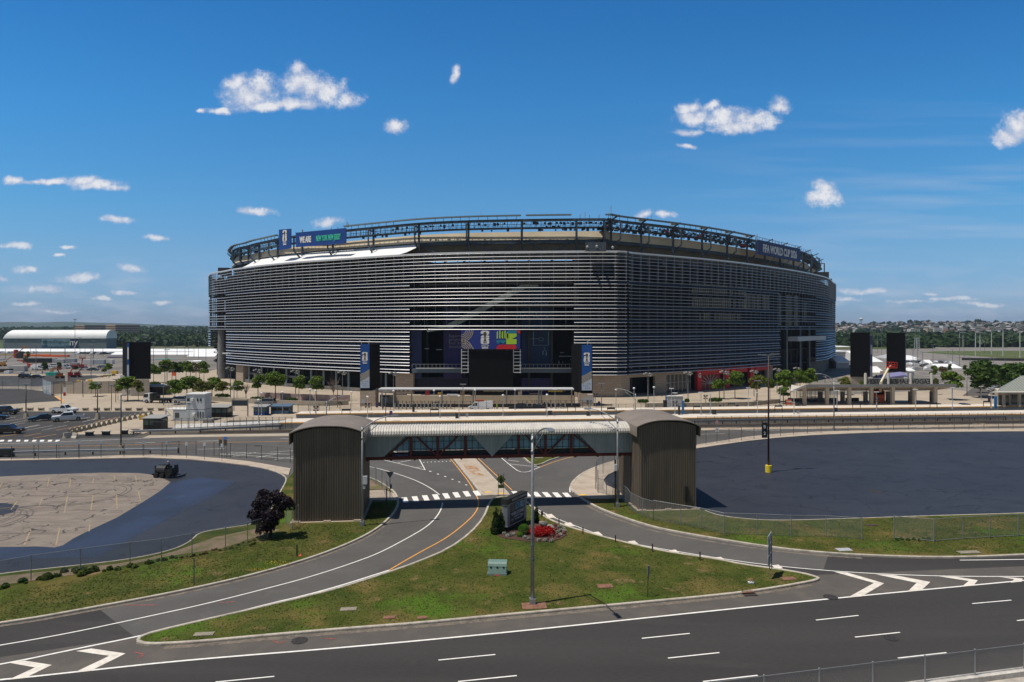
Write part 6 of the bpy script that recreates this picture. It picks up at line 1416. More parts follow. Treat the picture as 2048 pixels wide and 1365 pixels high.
tufts('grass_tufts',PX([(0,1246),(85,1233),(256,1202),(427,1168),(598,1122),(717,1077),(776,1037),(793,1008),(724,1012),(724,1048),(600,1052),(520,1088),(330,1128),(150,1165),(0,1190)]),20000,'rough tufted grass of the left verge',seed=2)
tufts('grass_tufts',PX([(1180,1006),(1242,1032),(1300,1051),(1433,1076),(1621,1102),(1861,1113),(2048,1108),(2100,1050),(2048,1033),(1861,1038),(1570,1047),(1462,1041),(1410,1028),(1290,1030),(1240,1010)]),20000,'rough tufted grass of the right verge',seed=3)
# ================================================================ RAIL STATION
UP=Vector((1,.089,0)).normalized(); NP=Vector((-UP.y,UP.x,0)); P0=Vector((0,149.7,0))
def pl(a,b,z=0.): q=P0+UP*a+NP*b; return Vector((q.x,q.y,z))
def aat(px,b,z=1.2):
    """distance along the platform line (offset b) at which it projects to px"""
    k=(px-1024)/F; q=P0+NP*b; return (k*q.y-q.x)/(UP.x-k*UP.y)
def plbox(mb,a0,a1,b0,b1,z0,z1,mi=0):
    c=[pl(a0,b0),pl(a1,b0),pl(a1,b1),pl(a0,b1)]; mb.prism([(p.x,p.y) for p in c],z0,z1,mi); return mb
ylw=M('platform_edge_orange',(.62,.38,.17),.7,var=.2,scale=2,world=True); trackbed=multi('track_ballast',[(.10,.09,.075),(.07,.06,.05),(.30,.22,.08)],[.4,.25],fine=(3,.3),bump=.5,cuts=[(.45,.6),(.62,.7)])
aL,aR=aat(592,0),aat(2250,0)
t=thing('rail_platform','far white station platform running behind the footbridge','platform',pl(0,0))
mb=MB(); plbox(mb,aL,aR,0,5.0,0,1.2); obj('deck',mb,plat,t,True); mb=MB(); plbox(mb,aL,aR,-.06,.55,1.2,1.23); plbox(mb,aL,aR,-.1,0,.95,1.22); obj('edge_strip',mb,ylw,t,True)
aN=aat(560,-13.5)
t=thing('rail_platform','near white station platform just behind the footbridge roof','platform',pl(0,-13.5))
mb=MB(); plbox(mb,aN,aR,-13.5,-7.2,0,1.2); obj('deck',mb,plat,t,True)
mb=MB(); plbox(mb,aN,aR,-13.56,-12.95,1.2,1.23); plbox(mb,aN,aR,-13.62,-13.5,.95,1.22); obj('edge_strip',mb,ylw,t,True)
mb=MB(); A=pl(aN,-13.5,1.2); B=pl(aN,-10,1.2); C=Vector((*G(345,858)[:2],.1)); D_=Vector((*G(352,850)[:2],.1))
mb.add([A,B,D_,C],[(0,1,2,3)]); mb.add([(A.x,A.y,0),(C.x,C.y,0),tuple(C),tuple(A)],[(0,1,2,3)]); obj('ramp',mb,M('ramp_white',(.55,.54,.52),.7,var=.2,scale=1),t,True)
mb=MB(); plbox(mb,-70,aR,-22,-13.7,-.02,.004); plbox(mb,-60,aR,-7.2,0,-.02,.004); struct('track_bed',mb,trackbed)
sheetp('sidewalk',[tuple(pl(-68,-22.4)),tuple(pl(aR,-22.4)),tuple(pl(aR,-19.5)),tuple(pl(-68,-19.5))],.012,conc)
mb=MB()
for b in (-18.2,-16.7,-5.2,-3.7): plbox(mb,-60,aR,b-.05,b+.05,.05,.2)
struct('rails',mb,M('rail_rust',(.14,.10,.08),.6))
# railing with brown slats between the platforms
def rail_fence(label,b,z,h,a0,a1,step=6.2):
    t=thing('platform_fence',label,'railing',pl(a0,b,z)); mb=MB(); a=a0
    while a<a1: plbox(mb,a,a+.14,b-.06,b+.06,z,z+h); a+=step
    obj('posts',mb,M('post_pale_tan',(.45,.40,.30),.6),t,True)
    mb=MB(); a=a0
    while a<a1: plbox(mb,a,a+.05,b-.02,b+.02,z+.05,z+h-.08); a+=.45
    plbox(mb,a0,a1,b-.03,b+.03,z+h-.08,z+h); obj('bars',mb,M('bars_brown',(.13,.085,.035),.6,var=.5,scale=.4,world=True),t,True)
rail_fence('brown slatted railing between the two platforms',-6.6,.0,1.15,aL,aR-5)
# wire fence along the near edge on the right
P_=[pl(aat(x,-19.8),-19.8) for x in range(1395,2100,17)]
fence('chain_link_fence','closely posted wire fence beside the tracks on the right',[Vector((p.x,p.y,0)) for p in P_],2.3,mat=chain_far,post=galv_d,pr=.04)
P_=[pl(aat(x,-14.3),-14.3) for x in range(350,592,13)]
fence('chain_link_fence','dense wire fence in front of the white ramp at left',[Vector((p.x,p.y,0)) for p in P_],2.4,mat=chain_far,post=galv_d,pr=.05)
P_=[pl(aat(x,6.5),6.5) for x in list(range(596,760,21))]
fence('chain_link_fence','open wire fence at the back of the far platform, left part',[Vector((p.x,p.y,0)) for p in P_],2.6,mat=chain_far,post=blackm,pr=.05)
P_=[pl(aat(x,5.6),5.6) for x in list(range(765,1190,16))]
fence('bar_fence','tall dark posts behind the far platform before the canopy',[Vector((p.x,p.y,0)) for p in P_],3.0,mat=chain_far,post=blackm,pr=.05,cat='fence')
P_=[pl(aat(x,6),6) for x in list(range(1192,1600,15))]
fence('bar_fence','dark wire fence behind the far platform at right of the banner pylon',[Vector((p.x,p.y,0)) for p in P_],2.0,mat=chain_far,post=blackm,pr=.04,cat='fence')
# low walls
def lowwall(name,label,pts,h,mat,w=.4,cat='wall',z0=0):
    P=[G(*p) if not isinstance(p,Vector) else p for p in pts]; mb=MB()
    a,b=strip_pts(P,w,h); a0=[(x,y,z0) for x,y,z in a]; b0=[(x,y,z0) for x,y,z in b]; mb.sheet([b0,b,a,a0]); mb.add([a0[0],b0[0],b[0],a[0]],[(0,1,2,3)]); mb.add([a0[-1],b0[-1],b[-1],a[-1]],[(3,2,1,0)])
    return solo(name,mb,mat,label,cat,tuple(P[0]))
lwm=M('low_wall_concrete',(.36,.32,.255),.85,var=.12,scale=.5)
lowwall('low_wall','low concrete planter wall rising to the banner pylon on the left plaza',[(415,801),(470,805),(540,809),(600,811),(650,812),(697,810)],1.15,lwm)
lowwall('low_wall','pink and grey panelled low wall behind the small trees at the stadium base',[(520,797),(600,801),(660,803),(700,803)],1.7,M('wall_pinkish',(.40,.30,.28),.8,var=.35,scale=.25))
lowwall('low_wall','tan wall line behind the turnstiles under the long canopy',[(760,806),(900,808),(1000,808),(1150,808)],2.1,M('wall_tan',(.46,.385,.29),.85,var=.08,scale=.4))
lowwall('low_wall','black skirting wall in front of the tan turnstile wall',[(760,813.5),(950,815),(1160,813)],.75,M('black_low',(.02,.02,.022),.7))
lowwall('low_wall','long low concrete wall behind the right platform trees',[(1290,815),(1400,814),(1500,812),(1560,806)],1.0,lwm)
# long white canopy before the open bay
t=thing('entry_canopy','long thin white canopy on slim posts before the open bay','canopy',G(950,806))
d0=168; mb=MB(); mb.bb(Xa(757,d0),Xa(1148,d0),d0,d0+4,Za(780.5,d0),Za(778,d0)); obj('roof',mb,M('canopy_white',(.62,.63,.66),.5,metal=.1),t,True)
for px in (762,822,883,946,950,1013,1078,1083,1144): mb=MB(); mb.cyl((Xa(px,d0),d0+1.2,0),.16,Za(780,d0),8); obj('post',mb,galv,t,True)
mb=MB()
for px in range(775,1145,9):
    if random.random()<.75: mb.bb(Xa(px,d0),Xa(px+random.choice((3,5,7)),d0),d0+2,d0+2.3,Za(785,d0),Za(782.5,d0))
obj('hanging_signs',mb,M('sign_dark_gold',(.08,.07,.055),.6,var=.7,scale=1.5),t,True)
mb=MB(); mb.bb(Xa(1097,d0),Xa(1126,d0),d0+1.8,d0+2,Za(785.5,d0),Za(783,d0)); obj('yellow_sign',mb,M('sign_yellow',(.55,.42,.03),.6),t,True)
text('NORTH ENTRANCE',.55,M('letter_cream',(.5,.45,.35),.6),t,(Xa(987,d0)-t.location.x,d0+1.9-t.location.y,Za(784,d0)),(R90,0,0),bold=.01)
# turnstiles and clutter below the canopy
r=random.Random(5)
tg=None
for i in range(26):
    px=790+i*7.4 if i<16 else 1045+(i-16)*9.5
    if tg is None:
        t=thing('turnstile','x','turnstile',(0,0,0)); mb=MB(); mb.bb(-.12,.12,-.5,.5,0,1.05); mb.bb(-.16,.16,-.55,.55,1.05,1.12); obj('housing',mb,M('steel_pale',(.40,.41,.42),.4,metal=.3),t); mb=MB(); mb.bb(-.05,.05,-.1,.1,1.12,1.9); obj('reader_post',mb,blackm,t); tg=t; q=G(px,817); t.location=q
    else: q=G(px,816.5+r.random()); t=dup(tg,q)
    t['label']='slim grey turnstile under the long white canopy, %s from the left'%ORD[i]; t['group']='turnstiles under the white canopy'
def kiosk(px,py,w,h,mat,lab,name='kiosk',cat='kiosk',dep=1.2,top=None,z=0,rz=0.):
    q=G(px,py,z); s_=q.y/F; t=thing(name,lab,cat,q,rz); mb=MB(); mb.bb(-w*s_/2,w*s_/2,-dep/2,dep/2,0,h*s_); obj('body',mb,mat,t)
    if top: mb=MB(); mb.bb(-w*s_/2-.1,w*s_/2+.1,-dep/2-.1,dep/2+.1,h*s_,h*s_+.15); obj('top',mb,top,t)
    return t
greyb=M('box_grey',(.38,.39,.41),.6,var=.15,scale=2); bluec=M('totem_blue',(.02,.14,.34),.5); tanb=M('box_tan',(.5,.45,.36),.7)
kiosk(769,807,14,13,greyb,'pale grey machine beside the left banner pylon',top=blackm); kiosk(800,802,26,14,M('tent_dark',(.06,.055,.05),.7,var=.5,scale=2),'dark stall with goods behind the turnstiles at left',dep=2)
kiosk(843,801,13,9,M('stall_blue',(.02,.05,.25),.6),'blue box among the turnstile stalls'); kiosk(880,799,9,13,M('stall_amber',(.35,.20,.03),.6,var=.6,scale=3),'amber stall goods behind the turnstiles'); kiosk(855,797,8,17,M('stall_red',(.25,.02,.03),.6,var=.6,scale=3),'dark red stall goods behind the turnstiles')
kiosk(905,800,22,11,M('poster_pale',(.45,.47,.52),.6,var=.5,scale=2),'pale posters on a stall behind the turnstiles'); kiosk(980,806,44,12,M('booth_black',(.018,.02,.02),.6),'wide black booth under the board with a pale curved counter',dep=2.5,top=M('counter_pale',(.36,.38,.30),.6)); kiosk(925,805,8,24,M('pillar_wood',(.25,.16,.08),.7),'wooden pillar behind the canopy post')
kiosk(1040,806,8,26,stone,'short pale stone pier behind the long canopy',dep=1); kiosk(1070,801,22,14,M('booth_dark_brown',(.05,.04,.04),.6,var=.5,scale=1),'dark brown stall at the right of the canopy')
kiosk(1349,815,32,22,greyb,'grey shed with a vertical rib behind the right platform',top=M('white_metal',())); kiosk(1330,815,6,14,blackm,'black ticket machine left of the grey shed'); 
for px,py,h,lab in ((1333,815,24,'taller blue totem at the left of the grey shed'),(1366,829,27,'blue totem on the near platform in front of the grey shed'),(1991,817,24,'blue totem on the far platform at the right edge'),(1871,808,22,'grey blue column under the canopy right end')):
    kiosk(px,py,4,h,bluec if 'grey' not in lab or 'totem' in lab else M('totem_grey_blue',(.10,.16,.22),.5),lab,'totem','totem',.4,z=1.2 if 'near' in lab or 'far' in lab else 0)
# bins, benches, name boards and lamps on the platforms
binm=M('bin_dark',(.03,.032,.035),.6)
bp=[(914,837,6,10,'dark bin on the near platform left of the crossed-out sign'),(1100,831,8,9,'large dark bin on the near platform behind the bridge'),(1176,832,6,8,'dark bin on the near platform right of the centre lamp'),(1428,829,7,9,'grey round-topped bin on the near platform at right'),(1671,823,5,7,'dark bin on the near platform below the canopy end'),(1358,830,3,18,'slim black post box on the near platform'),(827,824,4,15,'black bin on the far platform at left'),(1608,812,7,8,'black bin beside the canopy tip')]
for px,py,w,h,lab in bp: kiosk(px,py,w,h,binm,lab,'bin','bin',.7,z=1.2 if py>812 else 0)
def board(px,py,w,h,ph,mat,lab,z=1.2,posts=2,name='name_board',cat='sign board'):
    """w,h px of the plate; ph px height of its top above the base"""
    q=G(px,py,z); s_=q.y/F; t=thing(name,lab,cat,q,math.atan2(UP.y,UP.x)); mb=MB(); 
    xs=(-w*s_/2,w*s_/2) if posts==2 else (0,)
    for x in xs: mb.bb(x-.05,x+.05,-.05,.05,0,ph*s_)
    obj('post',mb,blackm if posts==2 else galv,t); mb=MB(); mb.bb(-w*s_/2,w*s_/2,-.1,-.04,(ph-h)*s_,ph*s_); obj('plate',mb,mat,t); return t
bd=M('board_charcoal',(.045,.045,.05),.6,var=.3,scale=4); bp_=M('board_purple',(.075,.045,.13),.6,var=.5,scale=4)
for i,(px,py,w,h,ph) in enumerate(((692,829,16,4,11),(869,833,16,3,15),(872,812,14,2,8),(1120,818,16,3,8),(1143,824,16,3,13),(1222,821,15,4,6),(1395,828,16,3,16),(1557,824,15,3,13),(1566,812,13,3,10),(1713,816,16,3,12),(1867,816,15,3,10),(1974,813,15,3,11),(1463,812,13,2,6),(999,808,13,2,8),(676,811,14,2,6))):
    board(px,py,w,h,ph,bd,'low dark name board on the station platforms, %s from the left of its kind'%ORD[[676,692,869,872,999,1120,1143,1222,1395,1463,1557,1566,1713,1867,1974].index(px)],z=1.2 if py>811 else 0)['group']='station name boards'
for px,py,w,h,ph,lab in ((782,835,6,12,13,'tall purple and red panel on the near platform at left'),(754,816,5,8,9,'purple notice on the plaza left of the canopy end'),(766,818,3,6,7,'small maroon notice near the canopy end'),(1198,812,5,7,9,'purple notice beside the right banner pylon'),(1474,819,5,7,9,'purple notice on the far platform at right'),(1579,806,8,8,10,'violet cabinet sign near the orange cart'),(1978,806,6,8,11,'violet notice at the far right of the plaza')):
    board(px,py,w,h,ph,bp_,lab,z=0 if py<820 else 1.2,posts=1,name='notice',cat='notice')
for px,py,lab in ((934,836,'white ring sign with a dark cross on the near platform'),(1596,829,'round prohibition plate hanging at the right near platform')):
    board(px,py,5.5,5.5,9 if px<1000 else 8,M('plate_mixed',(.30,.28,.32),.6,var=.8,scale=8),lab,posts=1,name='round_sign',cat='sign')
def plamp(h,two):
    t=thing('platform_lamp','x','platform lamp'); mb=MB(); mb.tube([(0,0,0),(0,0,h)],[.07,.055],6); mb.cyl((0,0,0),.18,.25,8); obj('pole',mb,M('pole_pale',(.46,.47,.48),.5),t); mb=MB()
    if two: mb.bb(-.5,.5,-.2,.2,h,h+.18); 
    else: mb.ball((0,0,h+.15),.28,8,6)
    obj('lamp_head',mb,M('lamp_white',(.75,.75,.75),.5),t); return t
pls=[(735,836,795,0),(880,836,794,0),(918,835,793,0),(1006,833,792,0),(1094,833,791,0),(1180,832,790,1),(1402,830,786,1),(1421,827,788,1),(1497,813,777,1),(1515,826,786,1),(1561,811,775,1),(1588,829,783,1),(1674,823,782,1),(1753,820,785,1),(1831,820,780,1),(1905,818,777,1),(1983,817,777,1),(1343,815,778,1),(1350,829,787,1),(1308,818,776,0),(1268,819,778,0),(1232,822,781,0),(1110,818,780,1),(1030,820,781,0),(950,820,781,0),(868,820,782,0),(787,822,783,0),(703,823,785,0),(620,830,781,0),(517,857,802,0),(523,832,788,0),(565,829,786,0),(631,826,783,0),(378,862,806,1),(378,836,798,1),(1560,798,775,1),(1962,800,774,1)]
pls.sort(); l0=plamp(6,0); l1_=plamp(6,1); used={0:False,1:False}
for i,(px,py,top,two) in enumerate(pls):
    z=1.2 if 811<py<840 and px>560 else 0; q=G(px,py,z); h=Za(top,q.y)-z; base=l1_ if two else l0
    t=base if not used[two] else dup(base,q); used[two]=True; t.location=q; t.scale=(1,1,h/6)
    t['label']='pale platform lamp with a %s head, %s lamp from the left along the station'%('flat twin' if two else 'round',ORD[i] if i<len(ORD) else 'last'); t['group']='platform lamps'
def camera_post(px,py,top,lab,z=1.2):
    q=G(px,py,z); h=Za(top,q.y)-z; t=thing('signal_post',lab,'signal post',q); mb=MB(); mb.cyl((0,0,0),.08,h,6); obj('post',mb,galv,t); mb=MB()
    for x in (-.35,.35): mb.ball((x,-.1,h-.2),.22,8,5); mb.ball((x,-.1,h-.9),.2,8,5)
    mb.bb(-.4,.4,-.05,.05,h-.6,h-.45); obj('signals',mb,blackm,t)
for px,py,top,lab in ((632,836,812,'post with round white horns at the left platform end'),(1092,828,804,'post with twin black signals behind the bridge'),(1178,822,800,'post with twin black signals beside the right banner pylon'),(1350,826,802,'post with twin black signals near the grey shed'),(735,826,806,'post with twin black signals in front of the left pylon base'),(1754,822,795,'post with twin black signals under the station canopy'),(1191,813,786,'pale post bearing white dishes at the right banner pylon'),(1411,815,790,'post with twin lamps at the right of the hedge')): camera_post(px,py,top,lab,z=1.2 if py>819 else 0)
# station canopy on the right
d0=162.5
t=thing('station_canopy','long flat station canopy on stout columns with a folded left tip','station canopy',(Xa(1740,d0),d0,1.2))
cnm=M('canopy_underside',(.42,.37,.30),.7); cgm=M('canopy_roof_grey',(.25,.25,.25),.5,metal=.2,var=.15,scale=.4); clm=M('canopy_light',(.55,.52,.46),.6)
u2=Vector((1,.055,0)).normalized(); v2=Vector((-u2.y,u2.x,0)); C0=Vector((Xa(1612,d0),d0,0))
def cp(a,b,z): q=C0+u2*a+v2*b; return (q.x,q.y,z)
Lc=(Xa(1912,164.8)-C0.x)/u2.x; zt_=Za(769.5,d0); zbm=Za(775,d0)
mb=MB(); a_=[(0,0),(Lc,0),(Lc,7.5),(0,7.5)]
mb.add([cp(x,y,zbm-(y*.21)) for x,y in a_]+[cp(x,y,zt_-(y*.21)) for x,y in a_],[(0,1,5,4),(1,2,6,5),(2,3,7,6),(3,0,4,7),(4,5,6,7)]); obj('roof',mb,cgm,t,True)
mb=MB(); mb.add([cp(x,y,zbm-.02-(y*.21)) for x,y in a_],[(3,2,1,0)]); obj('soffit',mb,cnm,t,True)
mb=MB(); A=Vector(cp(0,0,zt_)); T_=Vector((Xa(1580,160),160,Za(783,160))); Bk=Vector(cp(0,7.5,zt_-1.5)); 
mb.add([tuple(A),tuple(T_),tuple(Bk),(A.x,A.y,zbm),(T_.x,T_.y,T_.z-.35),(Bk.x,Bk.y,zbm)],[(0,2,1),(0,1,4,3),(1,2,5,4),(3,4,5)]); obj('folded_tip',mb,clm,t,True)
for i,px in enumerate((1611,1657,1703,1748.5,1793,1838,1882)):
    a=(Xa(px,d0+.5)-C0.x)/u2.x; q=cp(a,.9,1.2); mb=MB(); mb.box((q[0],q[1],(1.2+zbm)/2+.1),(.72,.72,zbm-1.0),0); obj('column',mb,M('column_tan',(.46,.40,.32),.8),t,True)
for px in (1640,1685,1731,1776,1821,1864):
    q=(Xa(px,d0+7),d0+7); mb=MB(); mb.box((q[0],q[1],(1.2+zbm)/2-.8),(.8,.8,zbm-2.9),0); obj('column',mb,M('column_shade',(.22,.22,.21),.8),t,True)  # rear columns carry their shade in a darker grey
mb=MB(); 
a0=(Xa(1615,d0)-C0.x); 
q0=cp(.5,6,1.2); q1=cp(11,6,1.2); mb.add([(q0[0],q0[1],1.2),(q1[0],q1[1],1.2),(q1[0],q1[1],4.8),(q0[0],q0[1],4.8)],[(0,1,2,3)]); 
mg=M('glass_screen',(.14,.17,.16),.2,alpha=.35); obj('glass_screen',mb,mg,t,True)
mb=MB()
for k in range(12): q=cp(.5+k*.95,5.9,0); mb.bb(q[0]-.04,q[0]+.04,q[1]-.04,q[1]+.04,1.2,4.8)
obj('screen_bars',mb,galv_d,t,True)
mb=MB(); 
q0=cp(-.5,1.5,0); mb.prism([cp(-.8,1.2,0)[:2],cp(Lc-3,1.2,0)[:2],cp(Lc-3,9,0)[:2],cp(-.8,9,0)[:2]],1.0,1.24); obj('floor',mb,M('station_floor',(.24,.22,.20),.7),t,True)
mb=MB()
for k in range(30):
    a=k*1.15+.5; q=cp(a,7,0); 
    if k<10 or 11<k<15: mb.bb(q[0]-.45,q[0]+.45,q[1],q[1]+.6,1.24,2.1)
obj('benches',mb,M('bench_black',(.02,.02,.02),.6),t,True)
# station name posts seen from behind
t=thing('station_sign','white pylons carrying a see-through lettered station sign, seen from behind','sign',(Xa(1800,172),172,0))
ds=172; wp=M('pylon_white',(.60,.57,.50),.6)
for px in (1731,1776.5,1821,1863): mb=MB(); x=Xa(px,ds); mb.cyl((x,ds,4),.42,Za(747,ds)-4,12); 
for px in (1731,1776.5,1821,1863):
    mb=MB(); x=Xa(px,ds); mb.cyl((x,ds,0),.34,Za(749,ds),12); mb.cyl((x,ds,Za(749,ds)),.28,.3,12); obj('pylon',mb,wp,t,True)
mb=MB()
for a,b in ((1734,1773),(1779,1818),(1824,1861)): mb.bb(Xa(a,ds),Xa(b,ds),ds-.03,ds+.03,Za(769,ds),Za(757.5,ds))
obj('mesh_panel',mb,M('sign_mesh',(.30,.29,.26),.6,alpha=.45),t,True)
mb=MB()
for a,b in ((1733,1774),(1779,1818),(1824,1861)): mb.bb(Xa(a,ds),Xa(b,ds),ds-.06,ds+.06,Za(757.8,ds),Za(756.8,ds)); 
for k in range(34): x=Xa(1825+k*1.05,ds); mb.bb(x-.02,x+.02,ds-.02,ds+.02,Za(768,ds),Za(752,ds))
obj('rail',mb,M('sign_rail',(.4,.4,.38),.5),t,True)
for s_,px,w in (('MEADOW',1843,.72),('LANDS',1797.5,.78),('STATION',1754,.62)):
    o=text(s_,1.65,M('letter_black',(.03,.03,.03),.6),t,(Xa(px,ds)-t.location.x,-.1,Za(764,ds)),(R90,0,0),bold=.03); o.scale=(-w*1.2,1,1)
# ribbed roof house at the right edge
d1=160; t=thing('station_house','grey ribbed hipped roof station house at the right edge','station building',(Xa(2035,d1),d1,1.2))
mb=MB(); x0,x1,x2=Xa(1994,d1),Xa(2042,d1+6),Xa(2120,d1+6); zl=Za(784,d1); zh=Za(752,d1+6)
mb.add([(x0,d1,zl),(x2,d1,zl),(x2,d1+6,zh),(x1,d1+6,zh),(Xa(2000,d1+12),d1+12,zl),(x2,d1+12,zl)],[(0,1,2,3),(0,3,4),(4,3,2,5)])
obj('roof',mb,M('roof_grey_green',(.24,.26,.23),.5,metal=.1),t,True)
mb=MB()
for k in range(26):
    f=k/26; xa=x0+(x2-x0)*f; xb=x1+(x2-x1)*f
    if xa>x1-1: mb.beam((xa,d1-.02,zl+.05),(xa,d1+6,zh+.05),.1,.08)
    else: ff=(xa-x0)/(x1-x0); mb.beam((xa,d1,zl+.05),(xa,d1+6*ff,zl+(zh-zl)*ff+.05),.1,.08)
obj('roof_seams',mb,M('seam_light',(.42,.43,.40),.5),t,True)
mb=MB(); mb.bb(Xa(1984,d1),Xa(2050,d1),d1-2,d1-.1,Za(783,d1)-.25,Za(783,d1)); obj('porch_roof',mb,clm,t,True)
mb=MB(); mb.prism([(x0+1.2,d1+1.5),(x2,d1+1.5),(x2,d1+10),(x0+6.5,d1+10)],1.2,zl); obj('wall',mb,tanb,t,True)
mb=MB(); mb.bb(x0+1.4,x0+3.8,d1+1.4,d1+1.5,1.3,3.6); mb.bb(x0+4.5,x2,d1+1.4,d1+1.5,1.6,3.8); obj('window',mb,M('lobby_glass',()),t,True)
for px in (1999,2030,2047): mb=MB(); mb.bb(Xa(px,d1)-.25,Xa(px,d1)+.25,d1-1.6,d1-1.1,1.2,Za(783,d1)-.2); obj('column',mb,M('column_tan',()),t,True)
# ================================================================ BANNER PYLONS
ledm=M('led_black',()); nb=M('pylon_banner_blue',(.008,.075,.30),.55)
def pylon(name,label,px0,pxm,px1,py,ytop,ybot,side,back=7.,style='big',basew=None):
    """front banner from px0 to pxm at the base depth, black side face on to px1, further back"""
    q=G((px0+pxm)/2,py); d=q.y; t=thing(name,label,'banner pylon',q)
    z0,z1=Za(ybot,d),Za(ytop,d); xa,xm=Xa(px0,d),Xa(pxm,d)
    db=d+back; xe=Xa(px1,db); 
    if side>0: poly=[(xa,d),(xm,d),(xe,db),(xe-(xm-xa)*.7,db)]
    else: poly=[(xm,d),(xa,d),(xe,db),(xe+(xm-xa)*-.7,db)]
    mb=MB(); mb.prism(poly,z0,z1,bottom=True); obj('screen_body',mb,ledm,t,True)
    mb=MB(); a,b=min(xa,xm),max(xa,xm); w=b-a; mb.bb(a+.05,b-.05,d-.08,d-.01,z0+(z1-z0)*.06 if style=='big' else z0,z1); obj('banner_cloth',mb,nb,t,True)
    return t,a,b,d,z0,z1
def dress(t,a,b,d,z0,z1):
    w=b-a; cx=(a+b)/2-t.location.x; H_=z1-z0; yb=-.12
    logo26(t,cx,yb,z0+H_*.735,w*.58,0,front=0)
    mb=MB(); zz0=z0+H_*.06; mb.add([(a+.05,d-.10,zz0),(b-.05,d-.10,zz0),(b-.05,d-.10,z0+H_*.31),(a+.05,d-.10,z0+H_*.20)],[(0,1,2,3)]); obj('pale_panel',mb,M('banner_pale_blue',(.42,.50,.62),.6),t,True)
    mb=MB()
    for k in range(6):
        za=z0+H_*(.20+.028*k); P=[(a+.05+(w-.1)*i/8,d-.11-.001*k,za+H_*(.11*(i/8)**1.3)-H_*.0) for i in range(9)]
        mb.sheet([[(x,y,z) for x,y,z in P],[(x,y,z+H_*.014) for x,y,z in P]])
    obj('stripes',mb,goldp,t,True)
    mb=MB()
    for k in range(6): 
        cx_,cz_=a+w*(.15+.14*k),z0+H_*(.36+.012*k); mb.add([(cx_+(.13 if j%2==0 else .055)*math.sin(math.pi*j/5),d-.125,cz_+(.13 if j%2==0 else .055)*math.cos(math.pi*j/5)) for j in range(10)],[tuple(range(10))[::-1]])
    obj('stars',mb,goldp,t,True)
    mb=MB()
    for i in range(4):
        for j in range(3):
            if (i*3+j)%5: mb.bb(a+w*(.14+.2*i),a+w*(.24+.2*i),d-.125,d-.11,z0+H_*(.10+.045*j),z0+H_*(.112+.045*j))
    obj('sponsor_marks',mb,M('sponsor_blue_grey',(.12,.16,.28),.6,var=.6,scale=3),t,True)
r_=pylon('banner_pylon','tall banner pylon with a wide black right face, left of the long canopy',720.5,739.5,760,813,689,782,1,9); dress(*r_)
t=r_[0]; mb=MB(); mb.bb(-1.25,2.6,.0,4.2,0,r_[4]); o=obj('stone_plinth',mb,stone,t); mb=MB(); mb.bb(-.95,.15,-.06,0,.7,1.7); obj('plaque',mb,greyb,t); mb=MB(); mb.tube([(-.9,.3,r_[5]-0),(-.9,.3,r_[5]+.6),(-1.4,.3,r_[5]+.9)],.05,6); mb.tube([(.9,.3,r_[5]),(.9,.3,r_[5]+.9),(1.2,.3,r_[5]+1.0)],.05,6); obj('lamp',mb,M('white_metal',()),t)
r_=pylon('banner_pylon','tall banner pylon with a slim black left edge, right of the open bay',1163,1184,1157,813,690,787,-1,6)
t,a,b,d,z0,z1=r_
dress(t,a,b,d,z0,z1); mb=MB(); mb.prism([(Xa(1157,d+2),d+2),(Xa(1163,d),d),(b+.12,d),(b+.12,d+2.5)],z0,z1,bottom=True); obj('screen_body',mb,ledm,t,True)
mb=MB(); mb.bb(-1.9,1.7,0,4.2,0,z0); o=obj('stone_plinth',mb,stone,t); mb=MB(); mb.bb(-1.3,1.9,-.06,0,1.1,2.2); obj('plaque',mb,greyb,t); mb=MB(); mb.tube([(.2,.3,z1),(.2,.3,z1+.9),(.8,.3,z1+1.1)],.06,6); obj('lamp',mb,M('white_metal',()),t)
# black left pylon (triangular plan, three faces)
d=197.; t=thing('banner_pylon','big black three-sided video pylon with a thin blue banner on the left plaza','banner pylon',(Xa(272,d),d,0)); z0,z1=Za(759,d),Za(685,d)
mb=MB(); mb.prism([(Xa(259,d),d),(Xa(298,d),d+1),(Xa(284,d+8),d+8)],z0,z1,bottom=True); mb.prism([(Xa(245,d+4),d+4),(Xa(255.5,d),d),(Xa(262,d+6),d+6)],z0+.6,z1+.1,bottom=True); obj('screen_body',mb,ledm,t,True)
mb=MB(); mb.bb(Xa(255.3,d),Xa(259.2,d),d-.3,d-.05,z0+.4,z1-.2); obj('banner_cloth',mb,nb,t,True); mb=MB(); mb.bb(Xa(256.2,d),Xa(258.6,d),d-.36,d-.31,Za(719,d),Za(695,d)); obj('emblem_digits',mb,wht,t,True); mb=MB(); mb.bb(Xa(255.3,d),Xa(259.2,d),d-.36,d-.31,z0+.4,z0+4.2); obj('pale_panel',mb,M('banner_pale_blue',()),t,True)
mb=MB(); mb.prism([(Xa(244,d+3),d+3),(Xa(262,d-.6),d-.6),(Xa(299,d),d),(Xa(299,d+8),d+8),(Xa(250,d+8),d+8)],0,z0); obj('plinth',mb,M('plinth_grey',(.36,.33,.29),.8,var=.15,scale=.3),t,True)
mb=MB(); P=[Vector((Xa(272-28*math.cos(a)*.9,d+2-4*math.sin(a)),d+2-4*math.sin(a),0)) for a in [math.pi*.02+k*.16 for k in range(6)]]
A,B=[],[]
for i,p in enumerate(P): A.append((p.x-1,p.y,z0-.2-i*.0)); B.append((p.x-1,p.y,z0+1.2))
mb.sheet([A,B]); obj('curved_ledge',mb,M('ledge_silver',(.4,.42,.45),.4,metal=.2),t,True)
